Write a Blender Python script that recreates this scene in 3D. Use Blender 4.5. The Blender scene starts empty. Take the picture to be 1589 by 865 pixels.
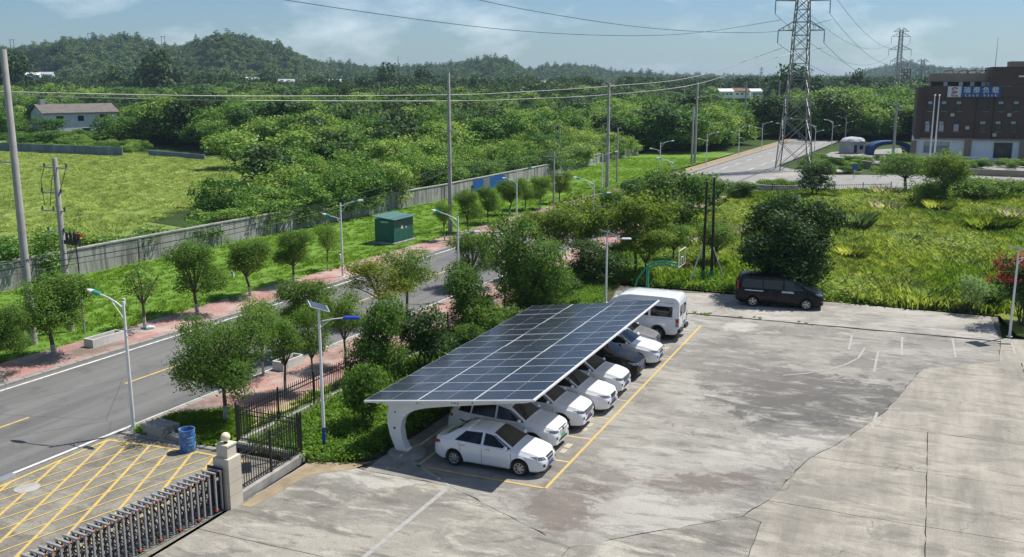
import bpy, bmesh, math, random
import numpy as np
from mathutils import Vector, Matrix
from mathutils.bvhtree import BVHTree

# ------------------------------------------------------------------ scene, camera, light
# world axes: X runs along the row of parked cars (and roughly along the street),
# Y points from the yard towards the street.  Metres.
sc = bpy.context.scene
F_PX, CX, CY, YH, CAM_H = 1500.0, 794.5, 432.5, 125.0, 13.7
PITCH = math.atan((CY - YH) / F_PX)
HEAD = math.radians(23.2008)                      # car row heading seen from the camera
FWD = (math.cos(HEAD), math.sin(HEAD))            # camera forward on the ground
RGT = (math.sin(HEAD), -math.cos(HEAD))
CAM = (-28.9466, -11.1576)
cam_d = bpy.data.cameras.new('camera')
cam = bpy.data.objects.new('camera', cam_d)
sc.collection.objects.link(cam)
cam_d.sensor_width = 36.0
cam_d.lens = 36.0 * F_PX / 1589.0
cam_d.clip_start = 0.5
cam_d.clip_end = 20000
cam.location = (CAM[0], CAM[1], CAM_H)
cam.rotation_euler = (math.pi / 2 - PITCH, 0, math.atan2(FWD[1], FWD[0]) - math.pi / 2)
sc.camera = cam

SUN_VEC = Vector((0.46, -0.336, 1.0)).normalized()
SUN_EL = math.asin(SUN_VEC.z)
w = bpy.data.worlds.new('World')
sc.world = w
w.use_nodes = True
wn = w.node_tree.nodes
wl = w.node_tree.links
for n in list(wn):
    wn.remove(n)
w_out = wn.new('ShaderNodeOutputWorld')
w_bg = wn.new('ShaderNodeBackground')
w_bg.inputs['Strength'].default_value = 0.058
sky = wn.new('ShaderNodeTexSky')
sky.sky_type = 'NISHITA'
sky.sun_disc = False
sky.sun_elevation = SUN_EL
sky.sun_rotation = math.atan2(SUN_VEC.x, SUN_VEC.y)
sky.altitude = 60
sky.air_density = 1.0
sky.dust_density = 0.6
sky.ozone_density = 1.6
# thin broken cloud, everywhere in the sky alike
w_tc = wn.new('ShaderNodeTexCoord')
w_map = wn.new('ShaderNodeMapping')
w_map.inputs['Scale'].default_value = (1.0, 1.0, 2.6)
w_map.inputs['Location'].default_value = (0.35, 0.1, 0.62)
wl.new(w_tc.outputs['Generated'], w_map.inputs['Vector'])
w_n = wn.new('ShaderNodeTexNoise')
w_n.inputs['Scale'].default_value = 5.6
w_n.inputs['Detail'].default_value = 9
w_n.inputs['Roughness'].default_value = 0.56
wl.new(w_map.outputs[0], w_n.inputs['Vector'])
w_r = wn.new('ShaderNodeValToRGB')
w_r.color_ramp.elements[0].position = 0.49
w_r.color_ramp.elements[0].color = (0, 0, 0, 1)
w_r.color_ramp.elements[1].position = 0.70
w_r.color_ramp.elements[1].color = (0.62, 0.62, 0.62, 1)
wl.new(w_n.outputs['Fac'], w_r.inputs['Fac'])
w_mix = wn.new('ShaderNodeMix')
w_mix.data_type = 'RGBA'
w_mix.inputs[7].default_value = (14.3, 15.8, 16.6, 1)
wl.new(w_r.outputs['Color'], w_mix.inputs[0])
w_tint = wn.new('ShaderNodeMix')
w_tint.data_type = 'RGBA'
w_tint.blend_type = 'MULTIPLY'
w_tint.inputs[0].default_value = 1.0
w_tint.inputs[7].default_value = (0.85, 1.08, 1.38, 1)
wl.new(sky.outputs[0], w_tint.inputs[6])
wl.new(w_tint.outputs[2], w_mix.inputs[6])
wl.new(w_mix.outputs[2], w_bg.inputs['Color'])
wl.new(w_bg.outputs[0], w_out.inputs['Surface'])

sun_d = bpy.data.lights.new('sun', 'SUN')
sun_d.energy = 5.0
sun_d.angle = math.radians(0.53)
sun_d.color = (1.0, 0.96, 0.89)
sun = bpy.data.objects.new('sun', sun_d)
sc.collection.objects.link(sun)
sun.location = (0, 0, 200)
sun.rotation_euler = SUN_VEC.to_track_quat('Z', 'Y').to_euler()

sc.view_settings.view_transform = 'Standard'
sc.view_settings.look = 'None'
sc.view_settings.gamma = 1.0
sc.view_settings.use_curve_mapping = False
sc.view_settings.exposure = 0.32
sc.cycles.use_denoising = True
sc.cycles.max_bounces = 6
sc.cycles.transparent_max_bounces = 8
sc.cycles.volume_bounces = 0

# ------------------------------------------------------------------ helpers
rnd = random.Random(7)
R = np.random.default_rng(11)
col = sc.collection


def ray(px, py):
    u = (px - CX) / F_PX
    v = (py - CY) / F_PX
    f = math.cos(PITCH) - v * math.sin(PITCH)
    z = -(math.sin(PITCH) + v * math.cos(PITCH))
    return (u * RGT[0] + f * FWD[0], u * RGT[1] + f * FWD[1], z, f)


def G(px, py, z=0.0):
    """photo pixel -> point on the level z"""
    d = ray(px, py)
    t = (z - CAM_H) / d[2]
    return (CAM[0] + d[0] * t, CAM[1] + d[1] * t)


def AT(px, py, dist):
    """photo pixel -> point at a forward distance"""
    d = ray(px, py)
    t = dist / d[3]
    return (CAM[0] + d[0] * t, CAM[1] + d[1] * t, CAM_H + d[2] * t)


def DIST(x, y):
    return (x - CAM[0]) * FWD[0] + (y - CAM[1]) * FWD[1]


def ZAT(px, py, p):
    d = ray(px, py)
    return CAM_H + d[2] * DIST(p[0], p[1]) / d[3]


class MB:
    """collects polygons, builds ONE mesh object"""

    def __init__(self):
        self.v, self.f, self.m = [], [], []

    def add(self, vs, fs, m=0):
        o = len(self.v)
        self.v += [tuple(p) for p in vs]
        for f in fs:
            self.f.append(tuple(i + o for i in f))
            self.m.append(m)
        return self

    def box(self, x0, x1, y0, y1, z0, z1, m=0, bev=0.0):
        if bev <= 0:
            vs = [(x, y, z) for z in (z0, z1) for y in (y0, y1) for x in (x0, x1)]
            return self.add(vs, [(0, 2, 3, 1), (4, 5, 7, 6), (0, 1, 5, 4), (2, 6, 7, 3), (0, 4, 6, 2), (1, 3, 7, 5)], m)
        b = bev
        rings = []
        for z, i in ((z0, 0), (z1 - b, 0), (z1, b)):
            rings.append([(x0 + i, y0 + i, z), (x1 - i, y0 + i, z), (x1 - i, y1 - i, z), (x0 + i, y1 - i, z)])
        return self.loft(rings, m, True, True)

    def loft(self, rings, m=0, cap0=False, cap1=False, closed=True):
        n = len(rings[0])
        vs = [p for r in rings for p in r]
        fs = []
        for i in range(len(rings) - 1):
            for j in range(n if closed else n - 1):
                k = (j + 1) % n
                fs.append((i * n + j, i * n + k, (i + 1) * n + k, (i + 1) * n + j))
        if cap0:
            fs.append(tuple(range(n - 1, -1, -1)))
        if cap1:
            fs.append(tuple(range((len(rings) - 1) * n, len(rings) * n)))
        return self.add(vs, fs, m)

    def tube(self, p0, p1, r0, r1=None, n=8, m=0, cap=True):
        return self.path([p0, p1], [r0, r0 if r1 is None else r1], n, m, cap)

    def path(self, pts, rad, n=8, m=0, cap=True):
        pts = [Vector(p) for p in pts]
        if not isinstance(rad, (list, tuple)):
            rad = [rad] * len(pts)
        rings = []
        ref = None
        for i, p in enumerate(pts):
            d = (pts[min(i + 1, len(pts) - 1)] - pts[max(i - 1, 0)])
            if d.length < 1e-9:
                d = Vector((0, 0, 1))
            d.normalize()
            if ref is None:
                ref = Vector((1, 0, 0)) if abs(d.x) < 0.9 else Vector((0, 1, 0))
            a = (ref - d * ref.dot(d)).normalized()
            b = d.cross(a)
            ref = a
            rings.append([p + (a * math.cos(2 * math.pi * k / n) + b * math.sin(2 * math.pi * k / n)) * rad[i] for k in range(n)])
        return self.loft(rings, m, cap, cap)

    def bar(self, p0, p1, w_, h_, m=0):
        """square bar between two points"""
        p0, p1 = Vector(p0), Vector(p1)
        d = (p1 - p0).normalized()
        up = Vector((0, 0, 1)) if abs(d.z) < 0.95 else Vector((1, 0, 0))
        s = d.cross(up).normalized() * (w_ / 2)
        t = s.cross(d).normalized() * (h_ / 2)
        return self.loft([[p - s - t, p + s - t, p + s + t, p - s + t] for p in (p0, p1)], m, True, True)

    def lathe(self, prof, n=16, m=0, c=(0, 0), cap=True):
        rings = [[(c[0] + r * math.cos(2 * math.pi * k / n), c[1] + r * math.sin(2 * math.pi * k / n), z) for k in range(n)] for r, z in prof]
        return self.loft(rings, m, cap, cap)

    def prism(self, poly, z0, z1, m=0):
        return self.loft([[(p[0], p[1], z0) for p in poly], [(p[0], p[1], z1) for p in poly]], m, True, True)

    def sphere(self, c, r, nu=14, nv=9, m=0):
        rings = []
        rr = r if isinstance(r, (tuple, list)) else (r, r, r)
        for i in range(nv + 1):
            t = -math.pi / 2 + math.pi * min(max(i / nv, 0.02), 0.98)
            rings.append([(c[0] + rr[0] * math.cos(t) * math.cos(2 * math.pi * k / nu), c[1] + rr[1] * math.cos(t) * math.sin(2 * math.pi * k / nu), c[2] + rr[2] * math.sin(t)) for k in range(nu)])
        return self.loft(rings, m, True, True)

    def mesh(self, name, mats, smooth=None):
        me = bpy.data.meshes.new(name)
        me.from_pydata(self.v, [], self.f)
        for mm in (mats if isinstance(mats, (list, tuple)) else [mats]):
            me.materials.append(mm)
        me.polygons.foreach_set('material_index', self.m)
        bm = bmesh.new()
        bm.from_mesh(me)
        bmesh.ops.recalc_face_normals(bm, faces=bm.faces)
        bm.to_mesh(me)
        bm.free()
        if smooth is not None:
            me.polygons.foreach_set('use_smooth', [True] * len(me.polygons))
            me.set_sharp_from_angle(angle=math.radians(smooth))
        me.update()
        return me

    def build(self, name, mats, parent=None, smooth=None, loc=None, rz=None):
        return obj(name, self.mesh(name, mats, smooth), parent, loc, rz)


def obj(name, data, parent=None, loc=None, rz=None):
    o = bpy.data.objects.new(name, data)
    col.objects.link(o)
    if parent is not None:
        o.parent = parent
    if loc is not None:
        o.location = loc
    if rz is not None:
        o.rotation_euler = (0, 0, rz)
    return o


def tag(o, label=None, cat=None, group=None, kind=None):
    if label:
        o['label'] = label
    if cat:
        o['category'] = cat
    if group:
        o['group'] = group
    if kind:
        o['kind'] = kind
    return o


def thing(name, label, cat, loc=(0, 0, 0), rz=0.0, group=None):
    o = obj(name, None, None, loc, rz)
    o.empty_display_size = 0.3
    return tag(o, label, cat, group)


def copy_tree(o, parent=None):
    c = o.copy()
    col.objects.link(c)
    c.parent = parent
    for ch in list(o.children):
        copy_tree(ch, c)
    return c


# ------------------------------------------------------------------ materials
MATS = {}


def newmat(name):
    m = bpy.data.materials.new(name)
    m.use_nodes = True
    nt = m.node_tree
    bs = nt.nodes['Principled BSDF']
    return m, nt, nt.nodes, nt.links, bs


def c4(c):
    return (c[0], c[1], c[2], 1.0)


def ramp(nt, src, stops):
    r = nt.nodes.new('ShaderNodeValToRGB')
    e = r.color_ramp.elements
    while len(e) < len(stops):
        e.new(0.5)
    for i, (p, c) in enumerate(stops):
        e[i].position = p
        e[i].color = c4(c) if not isinstance(c, (int, float)) else (c, c, c, 1)
    nt.links.new(src, r.inputs['Fac'])
    return r.outputs['Color']


def noise(nt, scale, detail=4, rough=0.55, vec=None, dist=0.0):
    n = nt.nodes.new('ShaderNodeTexNoise')
    n.inputs['Scale'].default_value = scale
    n.inputs['Detail'].default_value = detail
    n.inputs['Roughness'].default_value = rough
    n.inputs['Distortion'].default_value = dist
    if vec is not None:
        nt.links.new(vec, n.inputs['Vector'])
    return n.outputs['Fac']


def objvec(nt, scale=None, rot=None):
    t = nt.nodes.new('ShaderNodeTexCoord')
    if scale is None:
        return t.outputs['Object']
    mp = nt.nodes.new('ShaderNodeMapping')
    mp.inputs['Scale'].default_value = scale
    if rot:
        mp.inputs['Rotation'].default_value = rot
    nt.links.new(t.outputs['Object'], mp.inputs['Vector'])
    return mp.outputs[0]


def mixc(nt, fac, a, b, mode='MIX'):
    x = nt.nodes.new('ShaderNodeMix')
    x.data_type = 'RGBA'
    x.blend_type = mode
    x.clamp_factor = True
    for s, i in ((fac, 0), (a, 6), (b, 7)):
        if isinstance(s, (int, float)):
            x.inputs[i].default_value = s if i == 0 else (s, s, s, 1)
        elif isinstance(s, (tuple, list)):
            x.inputs[i].default_value = c4(s)
        else:
            nt.links.new(s, x.inputs[i])
    return x.outputs[2]


def mth(nt, op, a, b=0.0, clamp=False):
    x = nt.nodes.new('ShaderNodeMath')
    x.operation = op
    x.use_clamp = clamp
    for i, s in enumerate((a, b)):
        if isinstance(s, (int, float)):
            x.inputs[i].default_value = s
        else:
            nt.links.new(s, x.inputs[i])
    return x.outputs[0]


def bump(nt, bs, h, strength=0.3, dist=0.02):
    b = nt.nodes.new('ShaderNodeBump')
    b.inputs['Strength'].default_value = strength
    b.inputs['Distance'].default_value = dist
    nt.links.new(h, b.inputs['Height'])
    nt.links.new(b.outputs[0], bs.inputs['Normal'])


def mat(name, c, rough=0.6, metal=0.0, c2=None, scale=3.0, bmp=0.0, spec=None, coat=0.0, vec=None, detail=5):
    """plain surface with a noise-driven colour spread"""
    m, nt, nd, lk, bs = newmat(name)
    bs.inputs['Roughness'].default_value = rough
    bs.inputs['Metallic'].default_value = metal
    if spec is not None:
        bs.inputs['Specular IOR Level'].default_value = spec
    if coat:
        bs.inputs['Coat Weight'].default_value = coat
        bs.inputs['Coat Roughness'].default_value = 0.05
    if c2 is None:
        c2 = tuple(x * 0.86 for x in c)
    v = objvec(nt, vec) if vec else objvec(nt)
    n = noise(nt, scale, detail, 0.6, v)
    lk.new(ramp(nt, n, [(0.32, c2), (0.68, c)]), bs.inputs['Base Color'])
    if bmp:
        bump(nt, bs, noise(nt, scale * 6, 4, 0.6, v), bmp)
    MATS[name] = m
    return m


def leafmat(name, dark, light, tip=None, trans=0.42, rough=0.55, spread=0.25):
    """leaf colour varies leaf by leaf (attribute 'tint') and tree by tree"""
    m, nt, nd, lk, bs = newmat(name)
    at = nd.new('ShaderNodeAttribute')
    at.attribute_name = 'tint'
    oi = nd.new('ShaderNodeObjectInfo')
    f = mth(nt, 'ADD', mth(nt, 'MULTIPLY', at.outputs['Fac'], 0.75), mth(nt, 'MULTIPLY', oi.outputs['Random'], spread), True)
    stops = [(0.0, dark), (0.75, light)]
    if tip:
        stops.append((1.0, tip))
    c = ramp(nt, f, stops)
    lk.new(c, bs.inputs['Base Color'])
    bs.inputs['Roughness'].default_value = rough
    bs.inputs['Specular IOR Level'].default_value = 0.14
    tr = nd.new('ShaderNodeBsdfTranslucent')
    hs = nd.new('ShaderNodeHueSaturation')
    hs.inputs['Value'].default_value = 1.9
    hs.inputs['Saturation'].default_value = 1.1
    hs.inputs['Hue'].default_value = 0.485
    lk.new(c, hs.inputs['Color'])
    lk.new(hs.outputs[0], tr.inputs['Color'])
    mx = nd.new('ShaderNodeMixShader')
    mx.inputs[0].default_value = trans
    lk.new(bs.outputs[0], mx.inputs[1])
    lk.new(tr.outputs[0], mx.inputs[2])
    lk.new(mx.outputs[0], nd['Material Output'].inputs['Surface'])
    MATS[name] = m
    return m

# ------------------------------------------------------------------ surface materials
def stain_nodes(nt, vec, colour, stains):
    """ground-fixed blotches: (pixel centre, pixel half sizes, colour, strength)"""
    nz = noise(nt, 0.9, 6, 0.65, vec)
    nz2 = noise(nt, 5.0, 4, 0.6, vec)
    wob = mth(nt, 'ADD', mth(nt, 'MULTIPLY', mth(nt, 'SUBTRACT', nz, 0.5), 2.6), mth(nt, 'MULTIPLY', mth(nt, 'SUBTRACT', nz2, 0.5), 0.9))
    for (px, py), (hw, hh), c, s in stains:
        cx, cy = G(px, py)
        ex = G(px + hw, py)
        ey = G(px, py + hh)
        m = np.linalg.inv(np.array([[ex[0] - cx, ey[0] - cx], [ex[1] - cy, ey[1] - cy]]))
        sq = None
        for k in range(2):
            d = nt.nodes.new('ShaderNodeVectorMath')
            d.operation = 'DOT_PRODUCT'
            nt.links.new(vec, d.inputs[0])
            d.inputs[1].default_value = (m[k][0], m[k][1], 0)
            u = mth(nt, 'SUBTRACT', d.outputs['Value'], float(m[k][0] * cx + m[k][1] * cy))
            u2 = mth(nt, 'MULTIPLY', u, u)
            sq = u2 if sq is None else mth(nt, 'ADD', sq, u2)
        e = mth(nt, 'ADD', mth(nt, 'SQRT', sq), wob)
        mr = nt.nodes.new('ShaderNodeMapRange')
        mr.interpolation_type = 'SMOOTHSTEP'
        mr.inputs['From Min'].default_value = 1.30
        mr.inputs['From Max'].default_value = 0.92
        nt.links.new(e, mr.inputs['Value'])
        colour = mixc(nt, mth(nt, 'MULTIPLY', mr.outputs[0], s), colour, c)
    return colour


def concrete(name, light, mid, dark, patch=0.5, stains=(), streak=None):
    m, nt, nd, lk, bs = newmat(name)
    light = tuple(x * 1.10 for x in light)
    dark = tuple(x * 0.80 for x in dark)
    v = objvec(nt)
    big = noise(nt, 0.22, 5, 0.6, v, 0.6)
    c = ramp(nt, big, [(0.30, dark), (0.48, mid), (0.72, light)])
    if streak:
        sv = objvec(nt, streak)
        c = mixc(nt, 0.55, c, ramp(nt, noise(nt, 1.0, 6, 0.65, sv), [(0.35, dark), (0.62, light)]))
    c = stain_nodes(nt, v, c, stains)
    an = objvec(nt, (1.5, 0.62, 1), (0, 0, 0.25))
    midn = noise(nt, 0.7, 10, 0.72, an, 0.6)
    c = mixc(nt, ramp(nt, midn, [(0.52, 0.0), (0.62, patch + 0.15)]), c, tuple(min(0.8, x * 1.15) for x in light))
    c = mixc(nt, ramp(nt, noise(nt, 1.0, 10, 0.74, objvec(nt, (1.7, 0.5, 1), (0, 0, -0.2)), 0.4), [(0.50, 0.0), (0.62, patch + 0.2)]), c, tuple(x * 0.85 for x in dark))
    spk = noise(nt, 4.5, 9, 0.78, an)
    c = mixc(nt, ramp(nt, spk, [(0.55, 0.0), (0.66, patch * 0.8)]), c, tuple(x * 0.65 for x in dark))
    c = mixc(nt, ramp(nt, spk, [(0.34, patch * 0.8), (0.44, 0.0)]), c, tuple(min(0.8, x * 1.2) for x in light))
    fine = noise(nt, 22.0, 4, 0.7, v)
    c = mixc(nt, 0.45, c, ramp(nt, fine, [(0.28, 0.25), (0.72, 1.6)]), 'MULTIPLY')
    crk = nd.new('ShaderNodeTexVoronoi')
    crk.feature = 'DISTANCE_TO_EDGE'
    crk.inputs['Scale'].default_value = 0.21
    wv = nd.new('ShaderNodeVectorMath')
    wv.operation = 'ADD'
    nz = nd.new('ShaderNodeTexNoise')
    nz.inputs['Scale'].default_value = 0.9
    nz.inputs['Detail'].default_value = 5
    lk.new(v, nz.inputs['Vector'])
    lk.new(v, wv.inputs[0])
    sc_ = nd.new('ShaderNodeVectorMath')
    sc_.operation = 'SCALE'
    sc_.inputs['Scale'].default_value = 1.6
    lk.new(nz.outputs['Color'], sc_.inputs[0])
    lk.new(sc_.outputs[0], wv.inputs[1])
    lk.new(wv.outputs[0], crk.inputs['Vector'])
    cm = mth(nt, 'MULTIPLY', ramp(nt, crk.outputs['Distance'], [(0.0, 0.75), (0.006, 0.0)]), ramp(nt, noise(nt, 0.35, 3, 0.5, v), [(0.5, 0.0), (0.6, 0.8)]))
    c = mixc(nt, cm, c, tuple(x * 0.35 for x in dark))
    lk.new(c, bs.inputs['Base Color'])
    bs.inputs['Roughness'].default_value = 0.88
    bump(nt, bs, fine, 0.25, 0.01)
    return m


WHT = (0.405, 0.388, 0.347)
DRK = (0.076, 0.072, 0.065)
BRN = (0.140, 0.110, 0.093)
m_conc_old = concrete('old_concrete', (0.310, 0.296, 0.260), (0.243, 0.227, 0.198), (0.168, 0.158, 0.140), 0.45, [
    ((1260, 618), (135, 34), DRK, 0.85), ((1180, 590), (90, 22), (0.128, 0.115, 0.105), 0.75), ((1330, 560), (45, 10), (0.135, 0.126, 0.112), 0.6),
    ((1110, 552), (95, 20), (0.162, 0.148, 0.130), 0.6), ((885, 785), (60, 36), BRN, 0.75), ((930, 745), (50, 20), BRN, 0.5), ((1085, 745), (85, 18), BRN, 0.8),
    ((1010, 800), (85, 30), WHT, 0.6), ((1060, 712), (130, 22), WHT, 0.5), ((1235, 682), (60, 16), WHT, 0.65), ((1150, 507), (24, 8), WHT, 0.9),
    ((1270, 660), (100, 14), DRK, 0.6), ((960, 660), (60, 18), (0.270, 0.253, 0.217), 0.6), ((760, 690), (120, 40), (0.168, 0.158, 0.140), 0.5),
    ((1240, 515), (70, 9), (0.162, 0.145, 0.127), 0.6), ((1430, 535), (60, 6), (0.168, 0.158, 0.142), 0.5)])
m_conc_light = concrete('light_concrete', (0.338, 0.309, 0.257), (0.284, 0.259, 0.214), (0.203, 0.184, 0.152), 0.35, [
    ((1385, 825), (28, 10), (0.162, 0.151, 0.124), 0.6), ((1450, 855), (22, 12), (0.149, 0.138, 0.118), 0.6), ((1420, 630), (40, 7), (0.203, 0.184, 0.155), 0.6),
    ((1270, 760), (70, 24), (0.208, 0.191, 0.158), 0.6), ((1220, 800), (60, 20), (0.203, 0.184, 0.152), 0.5)], streak=(0.12, 0.9, 1))
m_conc_front = concrete('front_concrete', (0.338, 0.312, 0.260), (0.243, 0.224, 0.189), (0.172, 0.161, 0.140), 0.6, [
    ((580, 740), (90, 16), WHT, 0.75), ((500, 760), (55, 22), (0.149, 0.138, 0.124), 0.65), ((470, 725), (40, 10), (0.303, 0.236, 0.161), 0.5),
    ((640, 790), (80, 30), (0.182, 0.170, 0.149), 0.5), ((760, 840), (70, 25), (0.189, 0.174, 0.149), 0.5), ((420, 830), (70, 20), (0.351, 0.328, 0.279), 0.6)])
m_conc_strip = concrete('strip_concrete', (0.378, 0.358, 0.315), (0.317, 0.299, 0.260), (0.222, 0.207, 0.180), 0.4, [
    ((1330, 495), (45, 7), (0.203, 0.191, 0.167), 0.6), ((1270, 488), (40, 6), (0.216, 0.204, 0.173), 0.5)])
m_apron = concrete('apron_concrete', (0.249, 0.229, 0.184), (0.186, 0.172, 0.138), (0.136, 0.125, 0.104), 0.4, streak=(0.25, 1.1, 1))
m_joint = mat('joint_dirt', (0.10, 0.09, 0.075), 0.95, c2=(0.15, 0.135, 0.11), scale=6)

m_asph, nt, nd, lk, bs = newmat('asphalt')
v = objvec(nt)
c = ramp(nt, noise(nt, 0.5, 5, 0.6, objvec(nt, (0.25, 1.3, 1))), [(0.3, (0.098, 0.096, 0.092)), (0.7, (0.142, 0.139, 0.132))])
c = mixc(nt, ramp(nt, noise(nt, 1.0, 5, 0.6, objvec(nt, (0.035, 0.9, 1))), [(0.42, 0.0), (0.62, 0.65)]), c, (0.185, 0.18, 0.17))
c = mixc(nt, ramp(nt, noise(nt, 0.55, 7, 0.7, v), [(0.55, 0.0), (0.66, 0.5)]), c, (0.07, 0.069, 0.067))
c = mixc(nt, 0.6, c, ramp(nt, noise(nt, 30, 4, 0.75, v), [(0.3, 0.5), (0.7, 1.4)]), 'MULTIPLY')
crk = nd.new('ShaderNodeTexVoronoi')
crk.feature = 'DISTANCE_TO_EDGE'
crk.inputs['Scale'].default_value = 0.16
lk.new(mixc(nt, 0.06, v, noise(nt, 0.9, 5, 0.6, v), 'ADD'), crk.inputs['Vector'])
c = mixc(nt, ramp(nt, crk.outputs['Distance'], [(0.0, 0.6), (0.005, 0.0)]), c, (0.05, 0.05, 0.05))
lk.new(c, bs.inputs['Base Color'])
bs.inputs['Roughness'].default_value = 0.85
m_road_far = mat('road_concrete', (0.265, 0.255, 0.235), 0.85, c2=(0.21, 0.205, 0.19), scale=0.4)


def paint(name, c, under, wear=0.5):
    m, nt, nd, lk, bs = newmat(name)
    v = objvec(nt)
    f = ramp(nt, noise(nt, 3.5, 6, 0.7, v), [(wear - 0.1, 1.0), (wear + 0.14, 0.0)])
    lk.new(mixc(nt, f, c, under), bs.inputs['Base Color'])
    bs.inputs['Roughness'].default_value = 0.7
    return m


m_yellow = paint('yellow_road_paint', (0.60, 0.40, 0.07), (0.38, 0.31, 0.17), 0.46)
m_yellow_worn = paint('worn_yellow_paint', (0.62, 0.43, 0.13), (0.42, 0.38, 0.29), 0.50)
m_yellow_faint = paint('faint_yellow_paint', (0.46, 0.385, 0.25), (0.36, 0.34, 0.31), 0.46)
m_white_line = paint('white_road_paint', (0.66, 0.66, 0.64), (0.36, 0.35, 0.33), 0.42)
m_white_faint = paint('faint_white_paint', (0.355, 0.345, 0.32), (0.27, 0.26, 0.238), 0.47)

m_pave, nt, nd, lk, bs = newmat('red_paver')
v = objvec(nt)
bt = nd.new('ShaderNodeTexBrick')
bt.inputs['Scale'].default_value = 1.0
bt.inputs['Brick Width'].default_value = 0.22
bt.inputs['Row Height'].default_value = 0.115
bt.inputs['Mortar Size'].default_value = 0.010
bt.inputs['Color1'].default_value = (0.46, 0.215, 0.185, 1)
bt.inputs['Color2'].default_value = (0.36, 0.175, 0.155, 1)
bt.inputs['Mortar'].default_value = (0.16, 0.13, 0.11, 1)
lk.new(v, bt.inputs['Vector'])
c = mixc(nt, ramp(nt, noise(nt, 0.5, 6, 0.65, v), [(0.42, 0.0), (0.66, 0.9)]), bt.outputs['Color'], (0.42, 0.35, 0.30))
c = mixc(nt, ramp(nt, noise(nt, 0.33, 6, 0.7, objvec(nt, (1, 1, 1), (0, 0, 1))), [(0.47, 0.0), (0.62, 0.85)]), c, (0.13, 0.11, 0.085))
lk.new(c, bs.inputs['Base Color'])
bs.inputs['Roughness'].default_value = 0.9
m_tactile = mat('yellow_tactile_paver', (0.50, 0.37, 0.17), 0.9, c2=(0.32, 0.26, 0.17), scale=1.6)
m_kerb = mat('kerb_stone', (0.36, 0.35, 0.32), 0.9, c2=(0.22, 0.20, 0.175), scale=1.3)


def soil_grass(name, stops, scale=0.25):
    m, nt, nd, lk, bs = newmat(name)
    v = objvec(nt)
    f = mth(nt, 'ADD', mth(nt, 'MULTIPLY', noise(nt, scale, 6, 0.62, v, 0.4), 0.65), mth(nt, 'MULTIPLY', noise(nt, scale * 14, 5, 0.7, v), 0.35))
    lk.new(ramp(nt, f, stops), bs.inputs['Base Color'])
    bs.inputs['Roughness'].default_value = 0.95
    bs.inputs['Specular IOR Level'].default_value = 0.1
    bump(nt, bs, noise(nt, 5, 5, 0.7, v), 0.6, 0.12)
    return m


m_ground = soil_grass('scrub_ground', [(0.3, (0.02, 0.035, 0.012)), (0.5, (0.045, 0.075, 0.02)), (0.72, (0.075, 0.11, 0.03))], 0.02)
m_lawn = soil_grass('lawn_ground', [(0.3, (0.075, 0.155, 0.022)), (0.5, (0.125, 0.225, 0.034)), (0.72, (0.18, 0.28, 0.05))], 0.2)
m_field = soil_grass('field_ground', [(0.3, (0.12, 0.18, 0.045)), (0.48, (0.20, 0.26, 0.07)), (0.7, (0.28, 0.31, 0.095))], 0.06)
m_weed = soil_grass('weed_ground', [(0.3, (0.08, 0.115, 0.022)), (0.5, (0.15, 0.185, 0.032)), (0.72, (0.23, 0.24, 0.05))], 0.1)
m_bed = soil_grass('bed_soil', [(0.3, (0.028, 0.04, 0.014)), (0.6, (0.07, 0.075, 0.03)), (0.75, (0.13, 0.10, 0.06))], 0.5)
m_dirt = mat('bare_dirt', (0.34, 0.26, 0.17), 0.95, c2=(0.2, 0.16, 0.10), scale=1.1)

m_wall = None
m_wall, nt, nd, lk, bs = newmat('grey_render_wall')
v = objvec(nt)
c = ramp(nt, noise(nt, 0.8, 6, 0.65, v), [(0.3, (0.27, 0.265, 0.25)), (0.65, (0.40, 0.39, 0.365))])
c = mixc(nt, ramp(nt, noise(nt, 1.0, 6, 0.7, objvec(nt, (2.2, 2.2, 0.18))), [(0.46, 0.0), (0.62, 0.85)]), c, (0.10, 0.097, 0.088))
lk.new(c, bs.inputs['Base Color'])
bs.inputs['Roughness'].default_value = 0.92
m_coping = mat('coping_stone', (0.40, 0.385, 0.355), 0.9, c2=(0.22, 0.21, 0.19), scale=1.2)
m_metal_white = mat('white_painted_steel', (0.78, 0.78, 0.77), 0.38, c2=(0.68, 0.68, 0.66), scale=1.5)
m_galv = mat('galvanised_steel', (0.48, 0.49, 0.49), 0.42, 0.6, c2=(0.36, 0.37, 0.37), scale=2)
m_pole_conc = mat('pole_concrete', (0.40, 0.385, 0.355), 0.88, c2=(0.28, 0.265, 0.24), scale=1.1)
m_black_metal = mat('black_painted_iron', (0.014, 0.014, 0.016), 0.42, c2=(0.022, 0.021, 0.021), scale=3)
m_dark = mat('dark_plastic', (0.02, 0.02, 0.021), 0.55)
m_black = mat('black_rubber', (0.012, 0.012, 0.013), 0.8)
m_glassdark = mat('tinted_glass', (0.012, 0.014, 0.016), 0.045, spec=0.4, c2=(0.008, 0.009, 0.011))
m_stone = mat('cream_stone_cladding', (0.60, 0.54, 0.43), 0.7, c2=(0.50, 0.45, 0.36), scale=1.2)
m_conc_block = mat('weathered_concrete', (0.36, 0.34, 0.31), 0.92, c2=(0.20, 0.19, 0.17), scale=1.5)

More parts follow.
